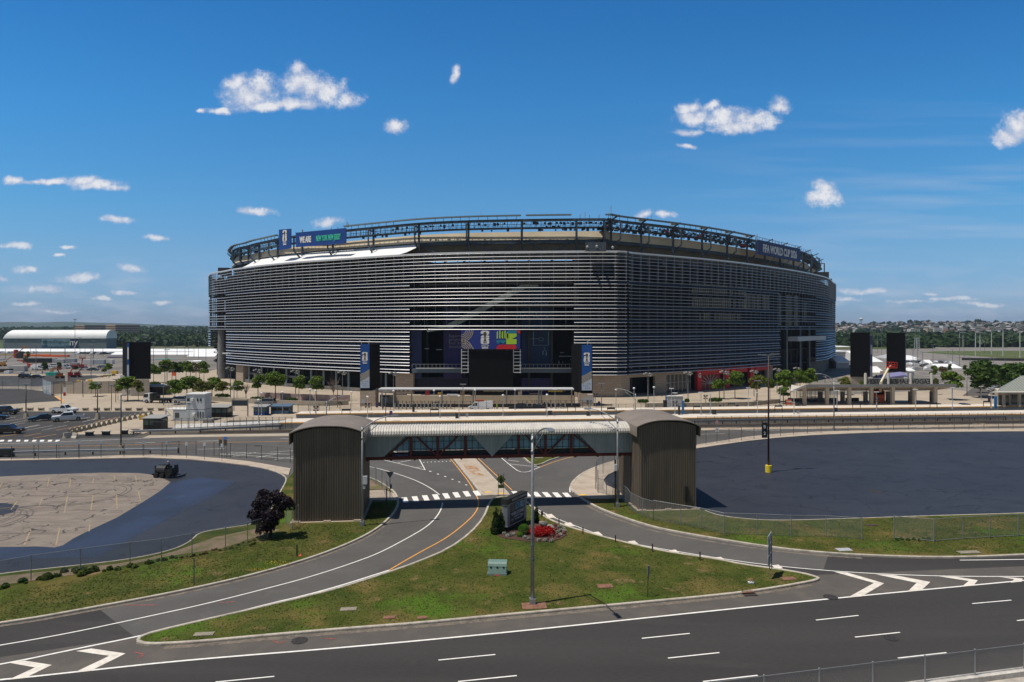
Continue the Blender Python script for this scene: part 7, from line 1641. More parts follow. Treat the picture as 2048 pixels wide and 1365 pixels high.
for i,(p0,pm,p1,dd,yt,yb,lab) in enumerate(((1700.5,1737,1744,222,665.5,754,'left one of the two big black video pylons at the right of the stadium'),(1773,1807.5,1811,246,666,744,'right one of the two big black video pylons with an orange lift basket before it'))):
    t=thing('banner_pylon',lab,'banner pylon',(Xa(p0,dd),dd,0)); z0,z1=Za(yb,dd),Za(yt,dd); mb=MB(); mb.prism([(Xa(p0,dd),dd),(Xa(pm,dd),dd-.8),(Xa(pm-8,dd+7),dd+7)],z0,z1,bottom=True); obj('screen_body',mb,ledm,t,True)
    mb=MB(); mb.prism([(Xa(pm,dd)+.05,dd-.9),(Xa(p1,dd),dd-.3),(Xa(p1-3,dd+6),dd+6),(Xa(pm,dd)+.05,dd+4)],z0,z1-1,bottom=True); obj('banner_cloth',mb,M('pylon_banner_dark',(.045,.06,.13),.6),t,True)
    if i==0:
        mb=MB(); mb.prism([(Xa(pm+1.5,dd),dd-1.0),(Xa(p1-1.5,dd),dd-.6),(Xa(p1-1.5,dd),dd-.5),(Xa(pm+1.5,dd),dd-.9)],Za(709,dd),Za(690,dd),bottom=True); obj('emblem_digits',mb,M('emblem_dim',(.4,.42,.48),.6),t,True)
        mb=MB(); mb.prism([(Xa(pm,dd)+.1,dd-1.0),(Xa(p1,dd)-.1,dd-.5),(Xa(p1,dd)-.1,dd-.4),(Xa(pm,dd)+.1,dd-.9)],z0,z0+3.5,bottom=True); obj('pale_panel',mb,M('banner_dim_pale',(.30,.31,.40),.6),t,True)
    mb=MB(); mb.bb(Xa(p0+2,dd),Xa(pm,dd),dd,dd+5,0,z0); o=obj('stone_plinth',mb,stone,t,True)
t=thing('tensile_canopy','sloping violet-grey canopy roof between the two black pylons','canopy',(Xa(1775,226),226,0))
mb=MB(); dd=226; A=[(Xa(1744,dd),dd,Za(754,dd)),(Xa(1768,dd),dd,Za(748,dd)),(Xa(1800,dd),dd,Za(744,dd)),(Xa(1808,dd),dd,Za(745,dd))]; B=[(x,y-2,z-1.0) for x,y,z in A]; Cc=[(x,y-2,z-1.5) for x,y,z in A]; mb.sheet([A,B,Cc]); obj('roof',mb,M('canopy_violet',(.20,.20,.38),.6),t,True)
mb=MB(); 
for px in (1750,1768,1790): mb.bb(Xa(px,dd)-.2,Xa(px,dd)+.2,dd-1,dd-.6,0,Za(750,dd))
mb.bb(Xa(1746,dd),Xa(1800,dd),dd+1,dd+2,0,Za(758,dd)); obj('post',mb,M('booth_black',()),t,True)
# ================================================================ PLAZA THINGS
# planters and barriers
plm=M('planter_tan',(.44,.38,.29),.85,var=.15,scale=3)
def planter():
    t=thing('concrete_bench','x','concrete bench'); mb=MB(); mb.bb(-.65,.65,-.3,.3,.42,.62); mb.bb(-.6,-.42,-.25,.25,0,.42); mb.bb(.42,.6,-.25,.25,0,.42); obj('seat',mb,plm,t); mb=MB(); mb.bb(-.45,.45,-.2,.22,.02,.42); obj('infill',mb,M('infill_grey',(.14,.135,.12),.8),t); return t
p0=planter(); xs=[39,60.5,82.5,105,171,193.5,214,235.5,257,279,301,322]
for i,px in enumerate(xs):
    q=G(px,821.5); t=p0 if i==0 else dup(p0,q); t.location=q; t['label']='tan concrete block bench along the upper edge of the left lot, %s from the left'%ORD[i]; t['group']='concrete benches along the left lot'; t.scale=(1,1,1.1)
jb=M('barrier_tan',(.34,.30,.215),.85,var=.2,scale=3); jb2=M('barrier_pale',(.50,.45,.38),.85,var=.15,scale=3)
def jersey(mat):
    t=thing('concrete_barrier','x','concrete barrier'); mb=MB(); pr=[(-.33,0),(-.33,.14),(-.14,.42),(-.10,.95),(.10,.95),(.14,.42),(.33,.14),(.33,0)]
    L_,R_=[(y,-.75,z) for y,z in pr],[(y,.75,z) for y,z in pr]; mb.sheet([L_,R_]); mb.add(L_,[tuple(range(8))]); mb.add(R_,[tuple(range(8))[::-1]]); obj('block',mb,mat,t); return t
j0=jersey(jb); n=17
for i in range(n):
    f=i/(n-1); q=G(302-(302-140)*f-3*math.sin(f*3),830+(868-830)*f); t=j0 if i==0 else dup(j0,q); t.location=q; t.rotation_euler=(0,0,math.radians(20)); t['label']='tan concrete barrier in the slanting row beside the left lot, %s from the top'%ORD[i]; t['group']='slanting row of concrete barriers'
j1=jersey(jb2); j1.location=G(135,876); j1.rotation_euler=(0,0,math.radians(-20)); j1['label']='pale concrete barrier at the lot corner, left one of a pair'; t=dup(j1,G(150,877),math.radians(60)); t['label']='pale concrete barrier at the lot corner, right one of a pair'
for i,(px,py,w) in enumerate(((179,872,14),(212,871,14),(249,869,12))): kiosk(px,py,w,7.5,M('board_slate',(.055,.06,.065),.7),'dark slate screen block behind the left street fence, %s from the left'%ORD[i],'screen_block','screen block',.5,top=jb2)
# booths and sheds
def shed(px,py,w,h,dep,wall,roofm,glassm,lab,rz=0.,glass_frac=.55,slope=.25):
    q=G(px,py); s_=q.y/F; W_=w*s_; H_=h*s_; t=thing('ticket_booth',lab,'booth',q,rz); mb=MB(); 
    mb.bb(-W_/2,W_/2,0,dep,0,H_*(1-glass_frac)); 
    for x in (-W_/2,-W_/6,W_/6,W_/2-.12): mb.bb(x,x+.12,0,.12,0,H_); mb.bb(x,x+.12,dep-.12,dep,0,H_)
    mb.bb(-W_/2,W_/2,0,dep,H_*.88,H_); obj('wall',mb,wall,t)
    mb=MB(); mb.bb(-W_/2+.05,W_/2-.05,.04,dep-.04,H_*(1-glass_frac),H_*.88); obj('window',mb,glassm,t)
    mb=MB(); z=H_; mb.add([(-W_/2-.3,-.4,z+.02),(W_/2+.3,-.4,z+.02),(W_/2+.3,dep+.4,z+slope),(-W_/2-.3,dep+.4,z+slope),(-W_/2-.3,-.4,z+.16),(W_/2+.3,-.4,z+.16),(W_/2+.3,dep+.4,z+slope+.14),(-W_/2-.3,dep+.4,z+slope+.14)],[(3,2,1,0),(4,5,6,7),(0,1,5,4),(1,2,6,5),(2,3,7,6),(3,0,4,7)]); obj('roof',mb,roofm,t); return t
gl=M('booth_glass',(.10,.15,.13),.2,spec=.7,var=.3,scale=.6); dk=M('booth_dark',(.022,.024,.024),.6); rg=M('booth_roof_grey',(.30,.30,.29),.6)
shed(303,861,34,23,3.0,dk,rg,gl,'dark glazed booth with a flat roof at the slanting barrier row'); shed(436,835,36,19,3.0,dk,rg,gl,'dark glazed shelter right of the white two-storey booth'); shed(519,831,24,16,2.4,M('booth_blue',(.03,.09,.30),.6),rg,gl,'small grey-roofed booth with a blue lower wall'); shed(560,828,37,14,2.6,M('booth_blue_grey',(.09,.17,.28),.6),M('booth_roof_blue',(.08,.14,.22),.6),blackm,'blue ticket hut with dark window openings'); shed(306,790,42,16,4,M('shelter_dark',(.06,.06,.06),.6),rg,dk,'long dark open shelter behind the flatbed truck',glass_frac=.8)
kiosk(321,861,16,18,M('booth_black',()),'black ramp enclosure attached right of the glazed booth',dep=2.5)
# two-storey white cabin
q=G(372,842); s_=q.y/F; t=thing('white_cabin','white two-storey site cabin with a roof terrace and outside stair','cabin',q)
cw_=M('cabin_white',(.50,.54,.58),.6,var=.06,scale=.6); cr=M('cabin_roof',(.66,.66,.64),.6); x=lambda p:(p-372)*s_; z=lambda y:(842-y)*s_
mb=MB(); mb.bb(x(346),x(409),0,3.4,0,z(820)); obj('lower_storey',mb,cw_,t); mb=MB(); mb.bb(x(372),x(409),0,3.4,z(819),z(790)); obj('upper_storey',mb,cw_,t)
mb=MB(); mb.bb(x(371),x(410),-.1,3.6,z(790),z(788)); mb.bb(x(330),x(372),-.05,3.4,z(820),z(819)); obj('roof',mb,cr,t)
for a,b,c_,d_ in ((350,358,826,836),(374,381,797,807),(372,372,0,0),(394,397,797,803),(400,403,797,803),(395,397,824,836),(400,402,824,836),(405,407,824,836)):
    if a!=b: mb=MB(); mb.bb(x(a),x(b),-.06,-.01,z(d_),z(c_)); obj('window',mb,M('lobby_glass',()),t)
mb=MB(); 
for a in (330,337,344,352,360,368): mb.bb(x(a)-.03,x(a)+.03,0,.06,z(819),z(807))
for zz in (z(807),z(812)): mb.bb(x(330),x(371),0,.06,zz-.03,zz+.03)
mb.beam((x(330),0,z(819)),(x(348),0,z(838)),.2,.1); mb.bb(x(330),x(333),0,.1,0,z(819)); obj('railing',mb,M('rail_pale',(.55,.57,.6),.5),t)
for a,b in ((382,388),(385,391)): mb=MB(); mb.bb(x(a),x(b),-.5,0,z(832 if a==385 else 802),z(827 if a==385 else 797)); obj('air_conditioner',mb,M('white_metal',()),t)
# twin post dark board
q=G(480,833); s_=q.y/F; t=thing('directional_board','dark blank directional board on two grey posts','sign board',q); mb=MB()
for a in (-15.5,15.5): mb.bb(a*s_-.12,a*s_+.12,-.1,.1,0,34*s_)
obj('post',mb,galv,t); mb=MB(); mb.bb(-15*s_,15*s_,-.15,-.05,21*s_,32*s_); obj('panel',mb,M('board_slate_blue',(.035,.05,.06),.6),t)
q=G(279,806+60); mb=MB(); mb.box((0,0,.72),(1.5,.8,.06)); mb.box((0,.65,.42),(1.5,.25,.05)); mb.box((0,-.65,.42),(1.5,.25,.05)); mb.beam((-.6,-.6,0),(-.2,0,.7),.06); mb.beam((.6,-.6,0),(.2,0,.7),.06); mb.beam((-.6,.6,0),(-.2,0,.7),.06); mb.beam((.6,.6,0),(.2,0,.7),.06)
o=solo('picnic_table',mb,M('picnic_dark',(.06,.04,.035),.7),'dark picnic table beside the glazed booth','table'); o.location=G(271,867)
kiosk(285,840,14,9,M('sign_amber',(.55,.35,.03),.6),'amber banner board left of the glazed booth','banner_board','sign board',.1,z=0)
kiosk(417,848,18,10,M('cabinet_tan_grey',(.30,.29,.26),.7,var=.1,scale=2),'grey electrical cabinet on the white ramp at left','cabinet','cabinet',1.2)
kiosk(130,784+6,7,15,M('door_pale',(.62,.60,.58),.6),'pale door panel in the tan wire fence','panel','gate panel',.1)
kiosk(129,792,3,7,M('hydrant_red',(.35,.02,.02),.6),'red fire hydrant at the tan fence','fire_hydrant','fire hydrant',.4)
# ================================================================ VEHICLES
tyre=M('tyre',(.015,.015,.016),.8); rim=M('rim',(.35,.35,.36),.4,metal=.5); glsm=M('car_glass',(.012,.016,.022),.08,spec=.8); lampw=M('headlight',(.7,.7,.72),.2); lampr=M('tail_light',(.35,.01,.01),.3)
def paint(n,c,r=.3): return M('paint_'+n,c,r,spec=.6)
PW,PK,PB,PG,PS,PO=paint('white',(.72,.73,.75)),paint('black',(.012,.013,.015)),paint('blue_black',(.018,.035,.055)),paint('grey',(.16,.17,.18)),paint('silver',(.40,.41,.43)),paint('dark_brown',(.035,.022,.018))
def extr(mb,prof,w,mi=0,taper=None):
    """profile in x,z extruded across y, upper points drawn in by taper"""
    n=len(prof); 
    def y(z): return w/2-(0 if taper is None else max(0,(z-taper[0]))*taper[1])
    L_=[(x,-y(z),z) for x,z in prof]; R_=[(x,y(z),z) for x,z in prof]; mb.add(L_+R_,[tuple(range(n)),tuple(range(2*n-1,n-1,-1))]+[((i+1)%n,i,n+i,n+(i+1)%n) for i in range(n)],mi)
def vehicle(kind,p,label,loc,rz,name,cat,group=None):
    t=thing(name,label,cat,loc,rz,group); wh=[]
    if kind=='sedan': L_=4.8; w=1.85; r=.33; wx=(-1.4,1.4); body=[(-2.4,.35),(2.35,.35),(2.4,.6),(2.25,.78),(1.1,.95),(-1.7,.98),(-2.35,.9)]; cab=[(1.05,.93),(.25,1.40),(-.95,1.42),(-1.85,.96)]; 
    elif kind=='suv': L_=5.0; w=1.95; r=.38; wx=(-1.5,1.5); body=[(-2.5,.42),(2.45,.42),(2.5,.75),(2.35,1.0),(1.2,1.1),(-2.4,1.12)]; cab=[(1.15,1.08),(.5,1.72),(-2.1,1.75),(-2.42,1.1)]
    elif kind=='pickup': L_=5.8; w=2.0; r=.42; wx=(-1.85,1.85); body=[(-2.9,.55),(2.85,.50),(2.9,.95),(2.75,1.12),(1.45,1.2),(.0,1.2),(-.55,1.2),(-2.9,1.18)]; cab=[(1.35,1.18),(.75,1.82),(-.85,1.86),(-1.05,1.18)]
    elif kind=='pickup1': L_=5.7; w=2.0; r=.42; wx=(-1.8,1.85); body=[(-2.9,.55),(2.8,.50),(2.85,.95),(2.7,1.12),(1.3,1.2),(-2.9,1.18)]; cab=[(1.2,1.18),(.6,1.84),(-.15,1.86),(-.35,1.18)]
    else: L_=5.9; w=2.05; r=.38; wx=(-1.8,1.9); body=[(-2.9,.40),(2.85,.40),(2.95,.9),(2.2,1.25),(-2.9,1.25)]; cab=[(2.15,1.22),(1.4,2.25),(-2.85,2.35),(-2.9,1.22)]
    mb=MB(); extr(mb,body,w,taper=(.95,.12)); 
    if kind=='van': extr(mb,cab,w-.06,taper=(1.2,.13))
    else: # roof skin
        c=cab; mb.add([(c[1][0]+.02,-w/2+.26,c[1][1]+.03),(c[1][0]+.02,w/2-.26,c[1][1]+.03),(c[2][0]-.02,w/2-.26,c[2][1]+.03),(c[2][0]-.02,-w/2+.26,c[2][1]+.03)],[(0,1,2,3)])
        for i in (0,1,2): 
            for s_ in (-1,1):
                a,b=c[i],c[i+1]; f=lambda q:(q[0],s_*(w/2-.03-max(0,(q[1]-.95))*.24),q[1]+.01); mb.beam(f(a),f(b),.09,.07)
        if kind in('pickup','pickup1'): mb.bb(c[3][0]-.03,c[3][0]+.05,-w/2+.15,w/2-.15,1.15,1.35)
    obj('body',mb,p,t)
    mb=MB()
    if kind=='van': 
        for s_ in (-1,1): mb.quad(*[(x,s_*(w/2-.02-max(0,z-1.2)*.13),z) for x,z in ((1.95,1.3),(1.4,2.0),(.7,2.0),(.7,1.3))])
        mb.quad((2.17,-.8,1.3),(2.17,.8,1.3),(1.5,.72,2.15),(1.5,-.72,2.15))
    else: extr(mb,cab,w-.12,taper=(.95,.22))
    obj('windows',mb,glsm,t)
    if kind in('pickup','pickup1'): mb=MB(); mb.bb(-2.8,cab[3][0]-.1,-.82,.82,1.19,1.215); obj('bed',mb,blackm,t)
    for x in wx:
        for s_ in (-1,1): mb=MB(); mb.tube([(x,s_*(w/2-.22),r),(x,s_*(w/2+.01),r)],r,14); mb.tube([(x,s_*(w/2+.0),r),(x,s_*(w/2+.02),r)],r*.55,8,mi=1); obj('wheel',mb,[tyre,rim],t)
    f=body[1][0]
    for s_ in (-1,1): mb=MB(); mb.bb(f-.08,f+.06,s_*w*.36-.18,s_*w*.36+.18,.72,.88); obj('headlight',mb,lampw,t); mb=MB(); mb.bb(-f-.1,-f+.06,s_*w*.42-.1,s_*w*.42+.1,.8,1.0); obj('tail_light',mb,lampr,t)
    return t
R_=math.radians
vehicle('pickup1',PW,'white single-cab pickup parked in front of the concrete benches',G(128,826.5),R_(-4),'pickup_truck','pickup')
vehicle('pickup',PW,'white crew-cab pickup facing the viewer beside the dark sedan',G(136,842),R_(212),'pickup_truck','pickup')
vehicle('sedan',PB,'dark blue sedan in the middle of the left lot',G(83,842),R_(218),'sedan','car')
vehicle('pickup',PK,'black pickup at the upper left edge of the lot',G(9,829),R_(-6),'pickup_truck','pickup')
vehicle('suv',PO,'dark brown pickup-like car at the lower left of the lot',G(16,868),R_(12),'parked_car','car')
vehicle('sedan',PK,'black car mostly cut off by the left edge',G(-10,840),R_(20),'sedan','car')
vehicle('suv',PG,'grey estate car before the clipped hedge at the plaza wall',G(531,811),R_(178),'suv','car')
vehicle('van',PW,'white cargo van with red roof load before the turnstiles',Vector((Xa(961,161),161,0)),R_(181),'cargo_van','van')
mb=MB(); mb.bb(-.9,1.3,-.6,.6,2.4,2.6); o=solo('roof_load',mb,M('load_red',(.35,.06,.03),.6),'red bundle on the roof of the white cargo van','roof load'); o.location=(Xa(957,161),161,0)
vehicle('pickup',PK,'dark pickup behind the platform below the right part of the canopy',Vector((Xa(1042,160),160,0)),R_(179),'pickup_truck','pickup')
vehicle('sedan',PK,'dark low car right of the dark pickup behind the platform',Vector((Xa(1073,161),161,0)),R_(180),'sedan','car')
vehicle('sedan',PK,'black car behind the platform at the far right',Vector((Xa(1926,164),164,0)),R_(180),'sedan','car')
vehicle('suv',PW,'white vehicle half hidden behind the white two-storey cabin',G(366,806),R_(0),'suv','car')
vehicle('suv',PS,'silver car under the large dark trees at right',G(1986,776),R_(15),'suv','car'); vehicle('sedan',PW,'white car under the large dark trees at right',G(1998,771),R_(10),'sedan','car'); vehicle('sedan',PS,'pale car parked at the foot of the dark trees',G(1990,783),R_(10),'sedan','car')
# flatbed truck
q=G(318,806); t=thing('flatbed_truck','white-cab flatbed tow truck with black deck on the left plaza','truck',q,R_(176))
mb=MB(); extr(mb,[(1.9,.5),(3.6,.5),(3.65,1.4),(3.3,2.5),(1.9,2.55)],2.2); obj('cab',mb,PW,t); mb=MB(); extr(mb,[(3.3,1.5),(3.62,1.5),(3.35,2.35),(2.3,2.4),(2.3,1.5)],2.24); obj('windows',mb,glsm,t)
mb=MB(); mb.bb(-4.2,1.8,-1.15,1.15,1.0,1.25); mb.bb(-3.8,1.6,-.6,.6,.6,1.0); mb.bb(1.0,1.8,-1.1,1.1,1.25,2.6); mb.bb(.2,1.,-1,1,1.25,2.0); obj('deck',mb,blackm,t)
for x in (2.7,-1.2,-2.6):
    for s_ in (-1,1): mb=MB(); mb.tube([(x,s_*.85,.48),(x,s_*1.15,.48)],.48,12); mb.tube([(x,s_*1.15,.48),(x,s_*1.17,.48)],.25,8,mi=1); obj('wheel',mb,[tyre,rim],t)
# ---- sealcoating machine and its driver
q=G(333,955); t=thing('sealcoating_machine','black ride-on tank machine spreading sealcoat at the edge of the old lot','ride-on machine',(q.x,q.y,.03),R_(-10))
kmt=M('machine_black',(.018,.018,.02),.4,metal=.3,var=.5,scale=4,spec=.5); kg=M('machine_grey',(.05,.052,.055),.4,metal=.4,var=.5,scale=5)
mb=MB(); mb.tube([(-1.25,0,.95),(-1.15,0,.95),(.15,0,.95),(.25,0,.95)],[.3,.62,.62,.3],18); mb.bb(-.9,-.3,-.2,.2,1.5,1.66); obj('tank',mb,kg,t)
mb=MB(); mb.bb(-1.55,1.2,-.5,.5,.28,.46); mb.bb(-1.6,-1.2,-.75,.75,.35,.55); mb.bb(.2,1.1,-.6,.6,.45,1.05); mb.bb(.95,1.25,-.7,.7,.5,1.3); mb.bb(-1.5,-1.35,-.3,-.2,.5,1.5); mb.bb(.95,1.0,-.7,-.6,1.2,1.9); mb.bb(1.25,1.55,-.2,.2,1.35,1.7); mb.beam((1.0,0,.7),(1.4,0,1.5),.12); obj('chassis',mb,kmt,t)
mb=MB(); mb.beam((1.2,0,.5),(2.0,.1,.42),.1); mb.beam((1.9,-.8,.18),(2.05,.9,.18),.16,.2); mb.beam((1.3,-.9,.3),(2.3,-.5,.55),.06); mb.beam((2.0,.5,.2),(2.5,.7,.5),.06); obj('spreader_bar',mb,kmt,t)
for x in (-1.05,-.2,.75):
    for s_ in (-1,1): mb=MB(); mb.tube([(x,s_*.5,.32),(x,s_*.78,.32)],.32,12); mb.tube([(x,s_*.78,.32),(x,s_*.8,.32)],.14,8,mi=1); obj('wheel',mb,[tyre,kg],t)
mb=MB(); mb.bb(.15,.6,-.28,.28,1.02,1.12); mb.bb(.55,.65,-.28,.28,1.1,1.5); obj('seat',mb,kmt,t)
mb=MB(); mb.tube([(-.25,0,1.05),(-.32,0,1.45)],.03,6); 
for k in range(12): a0,a1=k*math.pi/6,(k+1)*math.pi/6; mb.beam((-.34+.06*math.cos(a0),.18*math.sin(a0),1.46+.18*math.cos(a0)*.5),(-.34+.06*math.cos(a1),.18*math.sin(a1),1.46+.18*math.cos(a1)*.5),.025)
mb.beam((-1.4,.4,.6),(-.9,.4,1.7),.03); obj('steering_wheel',mb,blackm,t)
def figure(name,label,loc,rz,joints,bones,mats,extra=None,group=None):
    """one continuous skinned body: joints {n:(pos,radius)}, bones [(a,b)]"""
    t=thing(name,label,'person',loc,rz,group); ks=list(joints); me=bpy.data.meshes.new('body'); me.from_pydata([joints[k][0] for k in ks],[(ks.index(a),ks.index(b)) for a,b in bones],[]); o=bpy.data.objects.new('body',me); COL.objects.link(o)
    m=o.modifiers.new('skin','SKIN'); s_=o.modifiers.new('sub','SUBSURF'); s_.levels=s_.render_levels=1
    sk=me.skin_vertices[0].data if me.skin_vertices else None
    if sk is None: 
        bpy.context.view_layer.objects.active=o; sk=me.skin_vertices[0].data
    for i,k in enumerate(ks): rr=joints[k][1]; sk[i].radius=(rr,rr) if not isinstance(rr,tuple) else rr; sk[i].use_root=(i==0)
    dg=bpy.context.evaluated_depsgraph_get(); dg.update(); nm=bpy.data.meshes.new_from_object(o.evaluated_get(dg)); o.modifiers.clear(); o.data=nm; nm.materials.clear()
    for m_ in mats: nm.materials.append(m_)
    for p in nm.polygons:
        c=p.center; p.material_index=extra(c) if extra else 0; p.use_smooth=True
    o.parent=t; return t
skin_=M('skin',(.35,.2,.14),.6); cdk=M('clothes_black',(.018,.02,.026),.8); cjean=M('clothes_grey',(.10,.10,.12),.8); hiv=M('vest_hi_vis',(.45,.75,.06),.7)
J={'pelvis':((.42,0,1.2),.15),'waist':((.40,0,1.38),.135),'chest':((.32,0,1.62),(.19,.14)),'neck':((.27,0,1.82),.055),'head':((.24,0,1.95),.095),'crown':((.25,0,2.06),.07),
 'ls':((.30,.21,1.72),.065),'le':((.12,.30,1.5),.048),'lw':((-.15,.22,1.46),.035),'lh':((-.27,.17,1.47),.035),'rs':((.30,-.21,1.72),.065),'re':((.12,-.30,1.5),.048),'rw':((-.15,-.22,1.46),.035),'rh':((-.27,-.17,1.47),.035),
 'lk':((-.02,.15,1.25),.075),'la':((-.12,.16,.85),.05),'lf':((-.30,.16,.80),.045),'rk':((-.02,-.15,1.25),.075),'ra':((-.12,-.16,.85),.05),'rf':((-.30,-.16,.80),.045)}
BN=[('pelvis','waist'),('waist','chest'),('chest','neck'),('neck','head'),('head','crown'),('chest','ls'),('ls','le'),('le','lw'),('lw','lh'),('chest','rs'),('rs','re'),('re','rw'),('rw','rh'),('pelvis','lk'),('lk','la'),('la','lf'),('pelvis','rk'),('rk','ra'),('ra','rf')]
t=figure('person','person in dark clothes and cap driving the black sealcoating machine',(q.x,q.y,.03),R_(-10),J,BN,[cdk,skin_,M('clothes_tan',(.30,.24,.18),.8)],lambda c:1 if (1.84<c.z<2.02 or (c.x<-.1 and c.z>1.4)) else (2 if c.z<1.32 and c.z>.9 and c.x<.3 else 0))
mb=MB(); mb.ball((.25,0,2.05),(.115,.105,.07),10,6); mb.bb(.05,.18,-.07,.07,2.03,2.05); obj('cap',mb,M('cap_pale',(.35,.42,.55),.7),t)
JS={'pelvis':((0,0,.95),.14),'waist':((0,0,1.12),.125),'chest':((0,.01,1.36),(.18,.13)),'neck':((0,0,1.54),.05),'head':((0,-.02,1.66),.09),'crown':((0,-.01,1.76),.065),'ls':((.2,0,1.44),.06),'le':((.27,-.02,1.16),.045),'lw':((.26,-.14,.94),.033),'lh':((.25,-.18,.86),.035),'rs':((-.2,0,1.44),.06),'re':((-.27,-.02,1.16),.045),'rw':((-.25,-.15,.95),.033),'rh':((-.24,-.19,.87),.035),'lk':((.10,-.03,.5),.07),'la':((.11,.02,.08),.045),'lf':((.12,-.12,.04),.04),'rk':((-.10,.02,.5),.07),'ra':((-.11,.06,.08),.045),'rf':((-.12,-.08,.04),.04)}
def worker(px,py,label,vest=True,d=None):
    q=G(px,py) if d is None else Vector((Xa(px,d),d,0)); figure('person',label,q,random.random()*3,JS,BN,[hiv if vest else cdk,skin_,cjean],lambda c:1 if (c.z>1.58 or c.z<.9 and abs(c.x)>.2) else (2 if c.z<.95 else 0))
worker(994,815,'person in a bright yellow-green vest behind the white cargo van',d=161); worker(61,753,'person in a green vest between the two dark cars in the far yard'); worker(102,718,'person in a yellow-green vest beside the black trailer in the far yard'); worker(85,750,'person in dark clothes standing by the dark car in the far yard',False); worker(1440,823,'person in dark clothes near the long low wall at right',False); worker(218,757,'person by the turquoise trash box row',True)
# ---- lifts, carts and construction clutter
org=M('lift_orange',(.62,.10,.02),.5); redl=M('lift_red',(.42,.03,.03),.5); boomc=M('boom_cream',(.65,.60,.42),.5)
def lift(px,py,label,col,boom=None,scale=1.,basket=None):
    q=G(px,py); t=thing('boom_lift',label,'boom lift',q,.3); s_=scale; mb=MB(); mb.bb(-1.3*s_,1.3*s_,-.9*s_,.9*s_,.45*s_,1.1*s_); mb.bb(-1.0*s_,.9*s_,-.7*s_,.7*s_,1.1*s_,2.0*s_); obj('chassis',mb,col,t)
    for x in (-.9,.9):
        for y in (-.9,.9): mb=MB(); mb.tube([(x*s_,y*s_-.15,.45*s_),(x*s_,y*s_+.15,.45*s_)],.45*s_,10); obj('wheel',mb,tyre,t)
    if boom:
        mb=MB(); mb.beam((0,0,1.8*s_),boom,.35*s_,.3*s_); obj('boom',mb,boomc if basket else col,t); b=Vector(boom); mb=MB(); 
        for z in (0,.55,1.1): 
            for y in (-.5,.5): mb.beam(b+Vector((-1.3,y,z)),b+Vector((1.3,y,z)),.07)
        for x in (-1.3,-.4,.4,1.3): mb.beam(b+Vector((x,-.5,0)),b+Vector((x,-.5,1.1)),.08)
        mb.bb(b.x-1.3,b.x+1.3,b.y-.5,b.y+.5,b.z-.1,b.z+.3); obj('basket',mb,col,t)
    return t
q=G(1756,800); lift(1756,800,'orange boom lift behind the station canopy with a cream boom raised to its red basket',org,None)
t=[o for o in COL.objects if o.name.startswith('boom_lift')][-1] if False else None
d=168; t=thing('boom_lift','orange lift whose cream boom rises to a basket in front of the right black pylon','boom lift',(Xa(1757,d),d,0)); a=(Xa(1762,d),d,Za(765,d)); b=(Xa(1777,d+2),d+2,Za(737,d+2)); c_=(Xa(1782,d+2),d+2,Za(731,d+2))
mb=MB(); mb.bb(Xa(1750,d),Xa(1770,d),d,d+1.8,.5,Za(783,d)); mb.bb(Xa(1754,d),Xa(1768,d),d,d+1.8,Za(790,d),Za(781,d)); obj('chassis',mb,org,t,True); mb=MB(); mb.bb(Xa(1753,d),Xa(1772,d),d-.1,d+1.9,0,.9); obj('undercarriage',mb,blackm,t,True); mb=MB(); mb.beam((Xa(1760,d),d,Za(785,d)),a,.5,.4); mb.beam(a,b,.42,.35); mb.beam(b,c_,.2,.2); obj('boom',mb,boomc,t,True)
mb=MB(); dd=d+2; 
for y_ in (725,730,735.5): mb.bb(Xa(1775,dd),Xa(1791,dd),dd-.8,dd-.7,Za(y_,dd)-.07,Za(y_,dd)+.07); mb.bb(Xa(1775,dd),Xa(1791,dd),dd+.7,dd+.8,Za(y_,dd)-.07,Za(y_,dd)+.07)
for x_ in (1775,1780,1786,1791): mb.bb(Xa(x_,dd)-.05,Xa(x_,dd)+.05,dd-.8,dd-.7,Za(735.5,dd),Za(725,dd))
mb.bb(Xa(1776,dd),Xa(1790,dd),dd-.8,dd+.8,Za(737,dd),Za(734,dd)); obj('basket',mb,M('basket_red',(.62,.05,.03),.5),t,True)
kiosk(1580,809,16,9,org,'orange cart with a dark wheel left of the station canopy tip','cart','cart',1.5); kiosk(1596,812,9,7,M('booth_black',()),'dark box beside the orange cart','crate','crate',.8)
lift(120,757,'orange-red compact lift in the far yard at left',M('lift_rust',(.40,.11,.04),.5),(-1,0,3.6)); lift(140,755,'red lift with folded boom left of the second red one',redl,(1.5,0,4.5)); lift(155,755,'dark red lift at the right of the red pair in the far yard',M('lift_dark_red',(.25,.03,.03),.5),(2.,0,4.0)); lift(163,738,'small red scissor machine behind the parked cars',redl,(0.5,0,5.0)); lift(60,736,'orange telehandler behind the black trailer in the far yard',org,(-4,0,3.5)); lift(6,733,'yellow-orange crane arm at the left edge of the far yard',M('crane_amber',(.6,.28,.03),.5),(9.5,0,9.5))
kiosk(133,770,5,24,M('lift_pale_rail',(.5,.52,.5),.6),'pale upright lift mast in the yard','lift_mast','lift mast',.3); kiosk(136,769,14,3.5,M('base_green',(.22,.32,.26),.6),'greenish base plate of the mast at the yard wall','base_plate','base plate',2)
kiosk(135,762,5,8,M('cloth_pink',(.65,.16,.14),.6),'pink-red folded thing hanging at the yard wall','banner_cloth_roll','cloth',.3)
cyan=M('box_turquoise',(.03,.38,.32),.6)
